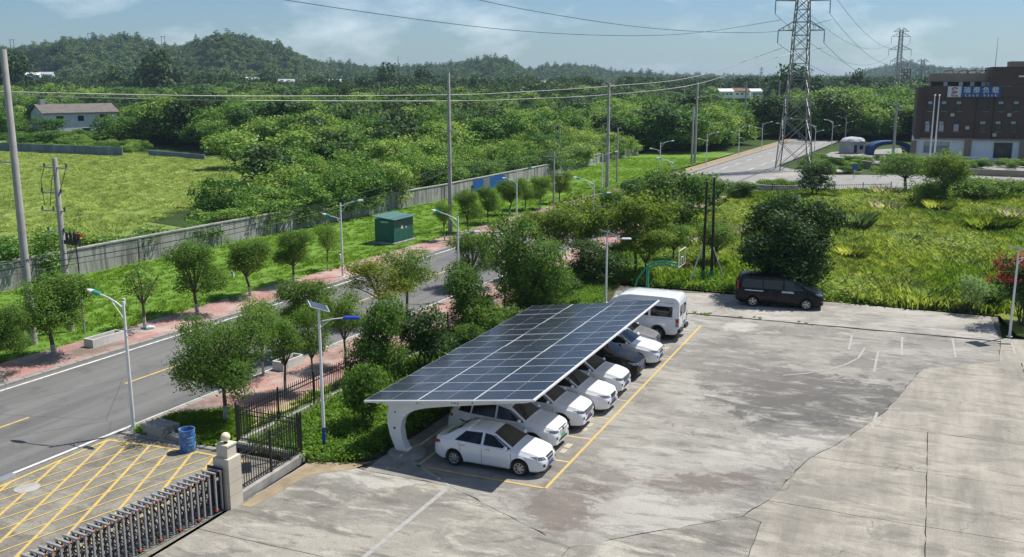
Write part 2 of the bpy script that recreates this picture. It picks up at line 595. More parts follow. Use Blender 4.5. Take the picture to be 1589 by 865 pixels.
# ------------------------------------------------------------------ ground and terrain
def sheet(name, poly, z, m, label=None, kind='structure', parent=None, thick=0.0, sub=0.0):
    """flat polygon, optionally with its edges turned down"""
    pts = [Vector((p[0], p[1], 0)) for p in poly]
    from mathutils.geometry import tessellate_polygon
    tris = tessellate_polygon([pts])
    mb = MB()
    mb.add([(p.x, p.y, z) for p in pts], [tuple(t) for t in tris])
    if thick > 0:
        n = len(pts)
        mb.add([(p.x, p.y, z) for p in pts] + [(p.x, p.y, z - thick) for p in pts], [(i, (i + 1) % n, n + (i + 1) % n, n + i) for i in range(n)])
    me = mb.mesh(name, m)
    # tessellated sheets must face up
    o = obj(name, me, parent)
    up = sum((p.normal.z * p.area) for p in me.polygons)
    if up < 0:
        me.flip_normals()
    if parent is None and kind:
        o['kind'] = kind
    if label:
        o['label'] = label
    return o


def hsh(x, y):
    s = math.sin(x * 12.9898 + y * 78.233) * 43758.5453
    return s - math.floor(s)


def rough_edge(poly, step=0.6, amp=0.05):
    out = []
    n = len(poly)
    for i in range(n):
        p, q = poly[i], poly[(i + 1) % n]
        rev = (p[0], p[1]) > (q[0], q[1])
        s, e = (q, p) if rev else (p, q)
        L = math.hypot(e[0] - s[0], e[1] - s[1])
        k = max(1, int(L / step))
        seg = []
        for j in range(k + 1):
            t = j / k
            x, y = s[0] + (e[0] - s[0]) * t, s[1] + (e[1] - s[1]) * t
            if 0 < j < k:
                nx, ny = -(e[1] - s[1]) / L, (e[0] - s[0]) / L
                d = (hsh(round(x, 2), round(y, 2)) - 0.5) * 2 * amp
                x, y = x + nx * d, y + ny * d
            seg.append((x, y))
        if rev:
            seg.reverse()
        out += seg[:-1]
    return out


def inset(poly, d):
    """shrink a counter-clockwise or clockwise polygon by d"""
    n = len(poly)
    A = sum(poly[i][0] * poly[(i + 1) % n][1] - poly[(i + 1) % n][0] * poly[i][1] for i in range(n))
    s = 1 if A > 0 else -1
    out = []
    for i in range(n):
        p0, p1, p2 = poly[i - 1], poly[i], poly[(i + 1) % n]
        def nrm(a, b):
            L = math.hypot(b[0] - a[0], b[1] - a[1]) or 1
            return (-(b[1] - a[1]) / L * s, (b[0] - a[0]) / L * s)
        n1, n2 = nrm(p0, p1), nrm(p1, p2)
        bx, by = n1[0] + n2[0], n1[1] + n2[1]
        L = math.hypot(bx, by) or 1
        k = d / max(0.4, (bx * n1[0] + by * n1[1]) / L)
        out.append((p1[0] + bx / L * k, p1[1] + by / L * k))
    return out


def disc(name, rad, z, m, n=64):
    mb = MB()
    rings = [60, 300, 1200, rad]
    c0 = (CAM[0], CAM[1])
    vs = [(c0[0], c0[1], z)]
    fs = []
    for r in rings:
        vs += [(c0[0] + r * math.cos(2 * math.pi * k / n), c0[1] + r * math.sin(2 * math.pi * k / n), z) for k in range(n)]
    for k in range(n):
        fs.append((0, 1 + k, 1 + (k + 1) % n))
    for i in range(len(rings) - 1):
        for k in range(n):
            a, b = 1 + i * n + k, 1 + i * n + (k + 1) % n
            fs.append((a, a + n, b + n, b))
    mb.add(vs, fs)
    o = mb.build(name, m)
    if o.data.polygons[0].normal.z < 0:
        o.data.flip_normals()
    o['kind'] = 'structure'
    return o


disc('ground', 5200, -0.30, m_ground)


def rdb(a, off):
    """the street is turned a little against the car row: offset -> Y at X=a"""
    return off - 0.045 * a


def strip(a0, a1, o0, o1):
    n = max(1, int((a1 - a0) / 10))
    xs = [a0 + (a1 - a0) * i / n for i in range(n + 1)]
    return [(x, rdb(x, o0)) for x in xs] + [(x, rdb(x, o1)) for x in reversed(xs)]


# street: carriageway, far pavement, lawn strip
road = sheet('road', strip(-60, 212, 17.5, 27.05), -0.10, m_asph)
sheet('road', strip(93, 212, 17.9, 26.9), -0.094, m_road_far)
crossing = sheet('road', [(96.6, 13.0), (92.5, 5.5), (97.5, -1.2), (104, -8), (128, -40), (150, -40), (127, -10), (121.5, 2.5), (133.5, 11.3), (133.5, 11.6)], -0.06, m_road_far)
sheet('pavement', strip(-40, 98, 27.33, 30.2), 0.03, m_pave)
sheet('pavement', strip(98, 212, 27.33, 29.6), 0.03, m_dirt)
lawn = sheet('lawn', [(x, rdb(x, 30.2)) for x in range(-20, 161, 10)] + [(160, 39.5), (149, 39), (128, 39.9), (107, 40), (72, 40.6), (60, 41.7), (40.5, 43.4), (18, 44.3), (-20, 46)], 0.02, m_lawn)
sheet('pavement', strip(-1.2, 88, 14.2, 17.3), 0.03, m_pave)
tact = sheet('pavement', strip(-1.2, 60, 13.1, 13.75), 0.034, m_tactile)
sheet('pavement', strip(-1.2, 88, 13.75, 14.2), 0.026, m_pave)
sheet('lawn', [(-1.2, 14.25), (-1.2, 10.6), (0.5, 10.4), (90, 7.0), (92, 9.2), (60, 10.4)], 0.0, m_lawn)
sheet('lawn', [(-1.5, 17.0), (-1.4, 13.1), (1.5, 13.2), (2.6, 14.9), (0.6, 16.9)], 0.040, m_lawn)
field = sheet('field', [(-30, 46), (18, 44.6), (40, 45), (44, 60), (66, 70), (92, 84), (110, 105), (112, 128), (135, 190), (40, 220), (-30, 120)], 0.0, m_field)
weeds = sheet('weed_field', [(33.9, 7.5), (33.7, -15.8), (29, -16.4), (27, -19), (27, -60), (118, -60), (117, -30), (100, -7), (91.5, 6), (90.5, 9.7), (60, 9)], 0.01, m_weed)
bed = sheet('planting_bed', [(-1.35, 8.7), (-0.7, 7.2), (0.1, 6.75), (3, 6.5), (27, 6.3), (33.4, 7.6), (60, 9.5), (60, 10.6), (27, 11.6), (-1.2, 12.3)], 0.006, m_bed)
sheet('verge_dirt', [(-1.5, 8.75), (-5.2, 8.72), (-5.2, 8.3), (-2.2, 8.1), (-1.2, 7.0), (-0.3, 6.7), (-0.6, 7.2), (-1.2, 8.6)], 0.008, m_dirt)

# entrance apron with its hatching
apron = sheet('entrance_apron', [(-1.55, 17.55), (-1.5, 12.6), (-1.5, 9.0), (-60, 9.0), (-60, 20.2)], -0.02, m_apron)

# ------------------------------------------------------------------ the concrete yard, slab by slab
yard = sheet('yard', [(33.6, 8.0), (-40, 9.0), (-40, -60), (28.5, -60), (28.0, -15.6), (33.7, -15.7)], -0.06, m_joint)
D = [(-1.1, 3.1), (-3.7, -2.2), (0.5, -6.6), (2.0, -7.15), (6.4, -8.0), (6.6, -8.1), (8.2, -8.8), (11, -9.7), (12.8, -10.3), (20.3, -11.7), (23.3, -15.2), (27.25, -15.5), (27.0, 0.1), (26.9, 6.6), (0.4, 6.6), (-1.1, 6.6)]
slabs = [(D, m_conc_old, 0.10)]
for x0, x1 in ((-7.1, -1.1), (-13, -7.1), (-19, -13), (-26, -19)):
    p = [(x0, 3.1), (x1, 3.1), (x1, 8.85), (x0, 8.85)]
    if x1 == -1.1:
        p = [(x0, 3.1), (x1, 3.1), (-1.1, 6.6), (-0.9, 7.2), (-1.3, 8.85), (x0, 8.85)]
    slabs.append((p, m_conc_front, 0.02))
slabs.append(([(-9, 3.1), (-7.1, 3.1), (-1.1, 3.1), (-3.7, -2.2), (-9, -2.2)], m_conc_front, 0.04))
slabs.append(([(-16, 3.1), (-13, 3.1), (-9, 3.1), (-9, -2.2), (-16, -2.2)], m_conc_front, 0.02))
slabs.append(([(-3.7, -2.2), (0.5, -6.6), (0.3, -7.2), (-2.5, -7.2), (-9, -7.2), (-9, -2.2)], m_conc_front, 0.05))
slabs.append(([(-16, -2.2), (-9, -2.2), (-9, -7.2), (-16, -7.2)], m_conc_light, 0.02))
slabs.append(([(0.5, -6.6), (2.0, -7.15), (2.0, -12), (-2.5, -12), (-2.5, -7.2), (0.3, -7.2)], m_conc_light, 0.05))
slabs.append(([(2, -7.15), (6.4, -8), (6.6, -8.1), (6.6, -12), (2, -12)], m_conc_light, 0.05))
slabs.append(([(6.6, -8.1), (8.2, -8.8), (11, -9.7), (11, -12), (6.6, -12)], m_conc_light, 0.06))
slabs.append(([(11, -9.7), (12.8, -10.3), (20.3, -11.7), (23.3, -15.2), (23.3, -16.2), (11, -16.2), (11, -12)], m_conc_light, 0.06))
slabs.append(([(23.3, -15.2), (27.25, -15.5), (28.2, -15.5), (28.3, -21), (23.3, -21), (23.3, -16.2)], m_conc_light, 0.04))
for x0, x1 in ((-9, -2.5), (-2.5, 2), (2, 6.6), (6.6, 11)):
    slabs.append(([(x0, -12), (x1, -12), (x1, -16.2), (x0, -16.2)], m_conc_light, 0.012))
for x0, x1 in ((-2.5, 2), (2, 6.6), (6.6, 11), (11, 17), (17, 23.3)):
    slabs.append(([(x0, -16.2), (x1, -16.2), (x1, -21), (x0, -21)], m_conc_light, 0.02))
slabs.append(([(-9, -7.2), (-2.5, -7.2), (-2.5, -12), (-9, -12)], m_conc_light, 0.02))
slabs.append(([(27.45, -15.5), (33.3, -15.3), (33.6, -6.5), (33.5, -0.8), (27.2, 0.1), (27.3, -6)], m_conc_strip, 0.05))
slabs.append(([(27.2, 0.1), (33.5, -0.8), (32.6, 3.2), (31.3, 7.8), (27.1, 7.6)], m_conc_strip, 0.05))
slabs.append(([(-40, -21), (28.3, -21), (28.3, -45), (-40, -45)], m_conc_light, 0.02))
for p, m, amp in slabs:
    q = inset(rough_edge(p, 0.45, amp * 0.7), 0.013)
    sheet('concrete_slab', q, 0.0 + 0.004 * (hsh(p[0][0], p[0][1]) - 0.5), m, parent=yard, thick=0.05)

# painted lines (sheets a few millimetres above what they lie on)
def line(p, q, wd, z, m, name='painted_line', parent=None, step=0.0):
    L = math.hypot(q[0] - p[0], q[1] - p[1])
    nx, ny = -(q[1] - p[1]) / L * wd / 2, (q[0] - p[0]) / L * wd / 2
    mb = MB()
    mb.add([(p[0] - nx, p[1] - ny, z), (q[0] - nx, q[1] - ny, z), (q[0] + nx, q[1] + ny, z), (p[0] + nx, p[1] + ny, z)], [(0, 1, 2, 3)])
    o = mb.build(name, m, parent)
    if o.data.polygons[0].normal.z < 0:
        o.data.flip_normals()
    return o


line((0.0, 0.0), (19.8, 0.0), 0.105, 0.008, m_yellow, parent=yard)
line((19.9, 0.0), (24.4, 0.0), 0.13, 0.008, m_yellow, parent=yard)
line((0.0, 5.0), (0.0, 0.08), 0.10, 0.008, m_yellow, parent=yard)
line((0.05, 5.0), (24.3, 5.0), 0.10, 0.008, m_yellow_worn, parent=yard)
for k in range(1, 10):
    x = 2.5 * k
    line((x, 4.9), (x, 0.07), 0.10, 0.009, m_yellow_worn if k < 4 else m_yellow_faint, parent=yard)
for k in range(9):                                   # worn stall numbers near the line
    line((2.5 * k + 0.75, 0.62), (2.5 * k + 1.15, 0.62), 0.22, 0.009, m_yellow_faint, 'stall_number', yard)
    line((2.5 * k + 1.3, 0.64), (2.5 * k + 1.75, 0.62), 0.25, 0.009, m_yellow_faint, 'stall_number', yard)
line((-1.15, 3.1), (-7.4, 3.12), 0.17, 0.008, m_white_faint, 'sealed_joint', yard)
line((0.3, 5.4), (-1.1, 3.12), 0.10, 0.008, m_white_faint, 'sealed_joint', yard)
for (x0, y0), (x1, y1) in (((1361, 640), (1353, 665)), ((1363, 545), (1356, 578)), ((1400, 523), (1399, 552)), ((1478, 526), (1483, 555)), ((1322, 520), (1317, 543)), ((1570, 532), (1575, 550))):
    p, q = G(x0, y0), G(x1, y1)
    line(p, q, 0.11, 0.008, m_white_faint, parent=yard)

arc = MB()
ap = [G(*p) for p in ((1342, 540), (1332, 556), (1310, 567), (1285, 574), (1250, 580), (1215, 583))]
av, af = [], []
for i, p in enumerate(ap):
    q0, q1 = ap[max(i - 1, 0)], ap[min(i + 1, len(ap) - 1)]
    L_ = math.hypot(q1[0] - q0[0], q1[1] - q0[1])
    nx, ny = -(q1[1] - q0[1]) / L_ * 0.05, (q1[0] - q0[0]) / L_ * 0.05
    av += [(p[0] - nx, p[1] - ny, 0.008), (p[0] + nx, p[1] + ny, 0.008)]
    if i:
        af.append((2 * i - 2, 2 * i, 2 * i + 1, 2 * i - 1))
arc.add(av, af).build('worn_court_arc', m_white_faint, yard)
# street markings
line((-60, rdb(-60, 26.7)), (92, rdb(92, 26.7)), 0.15, -0.092, m_white_line, parent=road)
line((-60, rdb(-60, 17.82)), (88, rdb(88, 17.82)), 0.15, -0.092, m_white_line, parent=road)
for a in range(-12, 100, 9):
    line((a + 6.5, rdb(a + 6.5, 22.45)), (a + 10.4, rdb(a + 10.4, 22.45)), 0.14, -0.092, m_yellow, 'centre_dash', road)
for a in range(126, 205, 9):
    line((a, rdb(a, 24.6)), (a + 4, rdb(a + 4, 24.6)), 0.15, -0.088, m_white_line, 'lane_dash', road)
    line((a, rdb(a, 20.3)), (a + 4, rdb(a + 4, 20.3)), 0.15, -0.088, m_white_line, 'lane_dash', road)

# apron hatching
def seg_clip(p, q, poly):
    """clip segment to a convex polygon"""
    t0, t1 = 0.0, 1.0
    n = len(poly)
    A = sum(poly[i][0] * poly[(i + 1) % n][1] - poly[(i + 1) % n][0] * poly[i][1] for i in range(n))
    s = 1 if A > 0 else -1
    dx, dy = q[0] - p[0], q[1] - p[1]
    for i in range(n):
        a, b = poly[i], poly[(i + 1) % n]
        nx, ny = -(b[1] - a[1]) * s, (b[0] - a[0]) * s
        num = nx * (p[0] - a[0]) + ny * (p[1] - a[1])
        den = nx * dx + ny * dy
        if abs(den) < 1e-9:
            if num < 0:
                return None
            continue
        t = -num / den
        if den > 0:
            t0 = max(t0, t)
        else:
            t1 = min(t1, t)
    if t0 >= t1:
        return None
    return (p[0] + dx * t0, p[1] + dy * t0), (p[0] + dx * t1, p[1] + dy * t1)


hp = [(-2.4, 17.35), (-2.05, 13.3), (-2.1, 11.0), (-17, 11.4), (-17, 17.35)]
for i in range(len(hp)):
    if i != 3:
        line(hp[i], hp[(i + 1) % len(hp)], 0.12, -0.010, m_yellow, 'hatch_border', apron)
for k in range(-8, 16):                              # two crossing sets of diagonals
    b0 = 17.35 - 1.015 * k
    s = seg_clip((-22, b0 + 0.46 * (-22 + 2.4)), (4, b0 + 0.46 * (4 + 2.4)), hp)
    if s:
        line(s[0], s[1], 0.11, -0.008, m_yellow, 'hatch_line', apron)
    b0 = 15.13 - 0.77 * k
    s = seg_clip((-22, b0 - 0.275 * (-22 + 9)), (4, b0 - 0.275 * (4 + 9)), hp)
    if s:
        line(s[0], s[1], 0.065, -0.006, m_yellow, 'hatch_line', apron)
mh = G(42, 757)
MB().lathe([(0.42, -0.019), (0.42, -0.005), (0.36, -0.004), (0.36, -0.004)], 24).build('manhole_cover', m_pole_conc, apron, loc=(mh[0], mh[1], 0))
dg = G(5, 742)
MB().box(-0.45, 0.45, -0.18, 0.18, -0.02, 0.0).build('drain_grate', m_galv, apron, loc=(dg[0], dg[1], 0))

# kerbs: one stone after the other
kerb = tag(obj('kerb', None), kind='structure')
ks = MB().box(0.01, 0.99, 0.0, 0.26, -0.12, 0.045, bev=0.03).mesh('kerb_stone', m_kerb)
ang = math.atan(-0.045)
for off, a0, a1 in ((27.05, -12, 95), (17.3, -1, 60)):
    for a in range(a0, a1):
        o = obj('kerb_stone', ks, kerb, (a, rdb(a, off), 0), ang)
        o.location.z = rnd.uniform(-0.008, 0.006)
kl = MB()
kl.box(0, 117, 0, 0.26, -0.12, 0.045)
o = kl.build('far_kerb', m_kerb, kerb, loc=(95, rdb(95, 27.05), 0), rz=ang)
# short kerb between apron and the planted strip
for k in range(5):
    obj('kerb_stone', ks, kerb, (-1.45, 12.55 + k * 1.0, 0.0), math.pi / 2)

# ------------------------------------------------------------------ foliage
L_STREET = leafmat('street_tree_leaves', (0.036, 0.085, 0.018), (0.140, 0.240, 0.045), (0.32, 0.40, 0.085))
L_YELLOW = leafmat('yellowish_leaves', (0.080, 0.120, 0.018), (0.230, 0.290, 0.042), (0.38, 0.40, 0.07))
L_DARK = leafmat('dark_glossy_leaves', (0.016, 0.042, 0.014), (0.062, 0.120, 0.030), (0.13, 0.20, 0.05), trans=0.28, rough=0.5)
L_FRESH = leafmat('fresh_green_leaves', (0.045, 0.095, 0.022), (0.120, 0.220, 0.040), (0.23, 0.33, 0.07))
L_THICKET = leafmat('thicket_leaves', (0.022, 0.066, 0.016), (0.100, 0.215, 0.036), (0.28, 0.38, 0.085), trans=0.26, spread=0.65)
L_WILLOW = leafmat('feathery_leaves', (0.060, 0.110, 0.020), (0.150, 0.225, 0.036), (0.28, 0.33, 0.06), trans=0.45)
L_HILL = leafmat('hill_wood_leaves', (0.014, 0.040, 0.018), (0.055, 0.108, 0.038), (0.13, 0.19, 0.06), trans=0.15, spread=0.8)
L_FAR = leafmat('far_tree_leaves', (0.022, 0.046, 0.016), (0.042, 0.084, 0.024), (0.078, 0.127, 0.040), trans=0.15, spread=0.5)
L_IVY = leafmat('ground_cover_leaves', (0.060, 0.130, 0.022), (0.150, 0.270, 0.040), (0.26, 0.36, 0.08))
L_GRASS = leafmat('lawn_blades', (0.075, 0.170, 0.022), (0.150, 0.270, 0.042), (0.24, 0.34, 0.07), trans=0.4, spread=0.4)
L_FIELD = leafmat('field_blades', (0.140, 0.215, 0.060), (0.275, 0.365, 0.105), (0.40, 0.45, 0.16), trans=0.4, spread=0.55)
L_WEED = leafmat('weed_blades', (0.085, 0.150, 0.028), (0.230, 0.320, 0.060), (0.43, 0.47, 0.14), trans=0.42, spread=0.55)
L_DRY = leafmat('dry_stalks', (0.10, 0.085, 0.045), (0.20, 0.175, 0.09), (0.32, 0.28, 0.17), trans=0.3)
L_PALE = leafmat('pale_grass_blades', (0.110, 0.187, 0.055), (0.221, 0.319, 0.120), (0.350, 0.440, 0.220), trans=0.35)
L_RED = leafmat('red_blossom', (0.260, 0.045, 0.035), (0.460, 0.100, 0.075), (0.550, 0.200, 0.130), trans=0.35)
L_PLUME = leafmat('pale_plumes', (0.300, 0.270, 0.200), (0.480, 0.440, 0.360), (0.560, 0.520, 0.440), trans=0.4)

m_bark, nt, nd, lk, bs = newmat('bark')
v = objvec(nt, (6, 6, 1.2))
lk.new(ramp(nt, noise(nt, 2.2, 6, 0.65, v), [(0.3, (0.055, 0.045, 0.034)), (0.7, (0.15, 0.125, 0.095))]), bs.inputs['Base Color'])
bs.inputs['Roughness'].default_value = 0.9
m_lime, nt, nd, lk, bs = newmat('limewashed_bark')
lk.new(ramp(nt, noise(nt, 7, 5, 0.6, objvec(nt)), [(0.35, (0.27, 0.25, 0.22)), (0.65, (0.50, 0.49, 0.46))]), bs.inputs['Base Color'])
bs.inputs['Roughness'].default_value = 0.9


def mesh_np(name, V, faces_n, m, tint=None):
    """V (n*faces_n,3): every consecutive faces_n vertices make one face"""
    nv = len(V)
    nf = nv // faces_n
    me = bpy.data.meshes.new(name)
    me.vertices.add(nv)
    me.vertices.foreach_set('co', np.asarray(V, np.float32).ravel())
    me.loops.add(nv)
    me.loops.foreach_set('vertex_index', np.arange(nv, dtype=np.int32))
    me.polygons.add(nf)
    me.polygons.foreach_set('loop_start', np.arange(0, nv, faces_n, dtype=np.int32))
    me.polygons.foreach_set('loop_total', np.full(nf, faces_n, np.int32))
    if tint is not None:
        a = me.attributes.new('tint', 'FLOAT', 'POINT')
        a.data.foreach_set('value', np.repeat(np.clip(tint, 0, 1), faces_n).astype(np.float32))
    me.materials.append(m)
    me.update()
    me.validate()
    return me


def unit(a):
    return a / np.maximum(np.linalg.norm(a, axis=1, keepdims=True), 1e-9)


def leaf_quads(C, Nrm, S, ratio=0.55, hang=0.25):
    """diamond leaves centred on C facing roughly Nrm"""
    n = len(C)
    nrm = unit(Nrm + R.normal(0, 0.55, (n, 3)))
    t = R.normal(0, 1, (n, 3))
    t[:, 2] -= hang
    t = unit(t - nrm * np.sum(t * nrm, axis=1, keepdims=True))
    b = np.cross(nrm, t)
    s = S[:, None]
    V = np.stack([C - t * s * 0.5, C + b * s * 0.5 * ratio + t * s * 0.05, C + t * s * 0.5 - nrm * s * 0.12, C - b * s * 0.5 * ratio + t * s * 0.05], axis=1)
    return V.reshape(-1, 3)


def sph(n, zmin=-0.6):
    z = R.uniform(zmin, 1, n)
    p = R.uniform(0, 2 * math.pi, n)
    r = np.sqrt(1 - z * z)
    return np.stack([r * np.cos(p), r * np.sin(p), z], axis=1)


def crown(name, lobes, m, n, size, per=14, spread=0.16, shell=(0.62, 1.04), ratio=0.55, hang=0.25, zmin=-0.75, tintsd=0.2):
    """lobes: (centre, (rx,ry,rz)); leaves sit in twig clusters through the lobes' outer volume"""
    w_ = np.array([(l[1][0] * l[1][1] + l[1][0] * l[1][2]) for l in lobes])
    w_ = w_ / w_.sum()
    nc = max(3, n // per)
    li = R.choice(len(lobes), nc, p=w_)
    d = sph(nc, zmin)
    cen = np.array([l[0] for l in lobes])[li]
    rad = np.array([l[1] for l in lobes])[li]
    rr = R.uniform(shell[0], shell[1], (nc, 1)) ** 0.7
    cl = cen + d * rad * rr
    ctint = R.normal(0.45, tintsd, nc) + 0.12 * (rr[:, 0] - 0.8)
    k = np.repeat(np.arange(nc), per)
    C = cl[k] + R.normal(0, 1, (len(k), 3)) * spread * np.array([1, 1, 0.6])
    nr = d[k] * 0.7 + np.array([0, 0, 0.55])
    S = size * R.uniform(0.65, 1.3, len(k))
    V = leaf_quads(C, nr, S, ratio, hang)
    return mesh_np(name, V, 4, m, ctint[k] + R.normal(0, 0.12, len(k)))


def trunk(name, lobes, zfork, r0, white=0.0, lean=0.0, stems=1):
    mb = MB()
    for s in range(stems):
        ox = 0 if stems == 1 else 0.14 * math.cos(s * 2.4)
        oy = 0 if stems == 1 else 0.14 * math.sin(s * 2.4)
        fork = Vector((lean + ox * 2, lean * 0.4 + oy * 2, zfork))
        pts = [Vector((ox, oy, -0.05)), Vector((ox + lean * 0.3 + rnd.uniform(-.03, .03), oy + rnd.uniform(-.03, .03), zfork * 0.5)), fork]
        if white > 0:
            wp = pts[0].lerp(pts[1], min(1, white / (zfork * 0.5)))
            mb.path([pts[0], wp], [r0 * 1.15, r0], 7, 1)
            mb.path([wp, pts[1], pts[2]], [r0, r0 * 0.92, r0 * 0.75], 7, 0)
        else:
            mb.path(pts, [r0 * 1.2, r0 * 0.95, r0 * 0.75], 7, 0)
        for i, (c, rr) in enumerate(lobes):
            if i % stems != s:
                continue
            e = Vector(c)
            mid = fork.lerp(e, 0.5) + Vector((rnd.uniform(-.1, .1), rnd.uniform(-.1, .1), rnd.uniform(-.05, .12)))
            mb.path([fork, mid, e], [r0 * 0.5, r0 * 0.34, r0 * 0.15], 5, 0, False)
            for q in range(3):
                tdir = Vector(sph(1, -0.2)[0])
                tip = e + Vector((tdir.x * rr[0], tdir.y * rr[1], tdir.z * rr[2])) * 0.85
                mb.path([mid.lerp(e, 0.6), tip], [r0 * 0.16, r0 * 0.05], 4, 0, False)
    return mb.mesh(name, [m_bark, m_lime], 40)


def lobeset(n, rx, rz, zc, lr, seed):
    r = random.Random(seed)
    out = [((0, 0, zc), (rx * 0.62, rx * 0.62, rz * 0.72))]
    for i in range(n):
        a = 2 * math.pi * i / n + r.uniform(-.4, .4)
        q = r.uniform(0.38, 0.82) * rx
        z = zc + r.uniform(-0.6, 0.72) * rz
        k = lr * r.uniform(0.62, 1.35)
        out.append(((q * math.cos(a), q * math.sin(a), z), (k, k, k * 0.85)))
    return out


TREES = {}


def kind(key, lobes, leaf, n, size, zfork, r0, white=0.0, lean=0.0, stems=1, **kw):
    cm = crown('crown', lobes, leaf, n, size, **kw)
    tm = trunk('trunk', lobes, zfork, r0, white, lean, stems)
    co = np.empty(len(cm.vertices) * 3, np.float32)
    cm.vertices.foreach_get('co', co)
    co = co.reshape(-1, 3)
    wd = 0.5 * sum(np.percentile(co[:, k], 99.5) - np.percentile(co[:, k], 0.5) for k in (0, 1))
    TREES[key] = (tm, cm, float(wd), float(np.percentile(co[:, 2], 99)))


for i in range(4):
    kind('street%d' % i, lobeset(12, 1.42, 1.5, 2.5, 0.5, 20 + i), L_STREET, 14000, 0.098, 1.2, 0.085, white=0.9, lean=(-.08, .1, 0, .15)[i], spread=0.15)
for i in range(3):
    kind('loose%d' % i, lobeset(9, 1.3, 1.25, 2.6, 0.46, 40 + i), L_STREET if i else L_YELLOW, 6500, 0.10, 1.3, 0.075, white=0.8, lean=(.1, -.1, .05)[i], spread=0.17, shell=(0.5, 1.1))
kind('street_big', lobeset(18, 2.0, 1.8, 2.75, 0.72, 333), L_STREET, 23000, 0.10, 1.35, 0.09, white=0.9, spread=0.15, zmin=-0.9)
kind('bare', lobeset(9, 1.15, 1.3, 2.5, 0.42, 61), L_STREET, 1000, 0.13, 1.2, 0.08, white=0.9, spread=0.16)
kind('round_bush', lobeset(10, 1.25, 1.6, 1.75, 0.7, 71), L_FRESH, 13000, 0.125, 0.5, 0.09, spread=0.15, zmin=-0.95)
kind('dark_bush', lobeset(9, 1.3, 1.25, 1.75, 0.6, 72), L_DARK, 5200, 0.15, 0.55, 0.06, stems=3, spread=0.17)
kind('fresh_shrub', lobeset(8, 1.0, 1.1, 1.15, 0.5, 73), L_FRESH, 4200, 0.14, 0.3, 0.045, stems=3, spread=0.16, zmin=-0.95)
kind('big_dark', lobeset(17, 2.9, 2.7, 3.0, 1.15, 74), L_DARK, 24000, 0.2, 1.0, 0.17, spread=0.2, zmin=-0.95)
kind('big_green', lobeset(14, 2.1, 2.5, 3.0, 0.95, 75), L_DARK, 11000, 0.18, 1.1, 0.13, spread=0.2, zmin=-0.9)
kind('big_fresh', lobeset(13, 2.0, 2.0, 2.6, 0.8, 76), L_FRESH, 8000, 0.18, 1.0, 0.11, spread=0.2, zmin=-0.9)
kind('big_mid', lobeset(16, 2.1, 2.6, 3.0, 0.85, 77), L_FRESH, 15000, 0.15, 1.1, 0.13, spread=0.18, zmin=-0.9, tintsd=0.28)
for i in range(3):
    kind('feathery%d' % i, lobeset(11, 1.7, 1.5, 3.1, 0.62, 80 + i), L_WILLOW, 6500, 0.19, 1.4, 0.07, lean=(.1, -.15, 0)[i], tintsd=0.3, spread=0.2, shell=(0.45, 1.1), ratio=0.38)
kind('grey_shrub', lobeset(8, 0.9, 0.8, 1.3, 0.4, 90), L_PALE, 1500, 0.16, 0.35, 0.035, stems=3, spread=0.15, ratio=0.35)
kind('olive_bush', lobeset(9, 1.5, 1.0, 1.15, 0.6, 91), L_STREET, 5000, 0.15, 0.3, 0.06, stems=3, spread=0.2, zmin=-0.9)
for i in range(5):
    kind('thicket%d' % i, lobeset(9 + i, 2.3, 2.0 + 0.2 * i, 2.7 + 0.1 * i, 1.0, 100 + i), L_THICKET, 3600, 0.30, 1.0, 0.10, per=12, spread=0.30, zmin=-0.9, tintsd=0.26)
for i in range(3):
    kind('woody%d' % i, lobeset(9 + i, 2.4, 2.6, 3.4, 1.1, 110 + i), L_FAR, 1500, 0.48, 1.4, 0.13, per=9, spread=0.36, zmin=-0.9)


def place_tree(name, key, x, y, label, group=None, width=None, top=None, rz=None, cat='tree', z=0.0):
    tm, cm, wd, ht = TREES[key]
    t = thing(name, label, cat, (x, y, z), rnd.uniform(0, 6.28) if rz is None else rz, group)
    obj('trunk' if cat == 'tree' else 'stem', tm, t)
    obj('crown' if cat == 'tree' else 'foliage', cm, t)
    sx = (width / wd) if width else 1.0
    sz = (top / ht) if top else sx
    t.scale = (sx, sx, sz)
    return t


def tree_px(name, key, base, wpx, toppy, label, group=None, cat='tree', **kw):
    """stands where the photo shows its foot; crown width and top from the photo at that distance"""
    x, y = G(*base)
    d = DIST(x, y)
    width = wpx * d / F_PX
    top = ZAT(base[0], toppy, (x, y))
    return place_tree(name, key, x, y, label, group, width, top - 0.15, cat=cat, **kw)


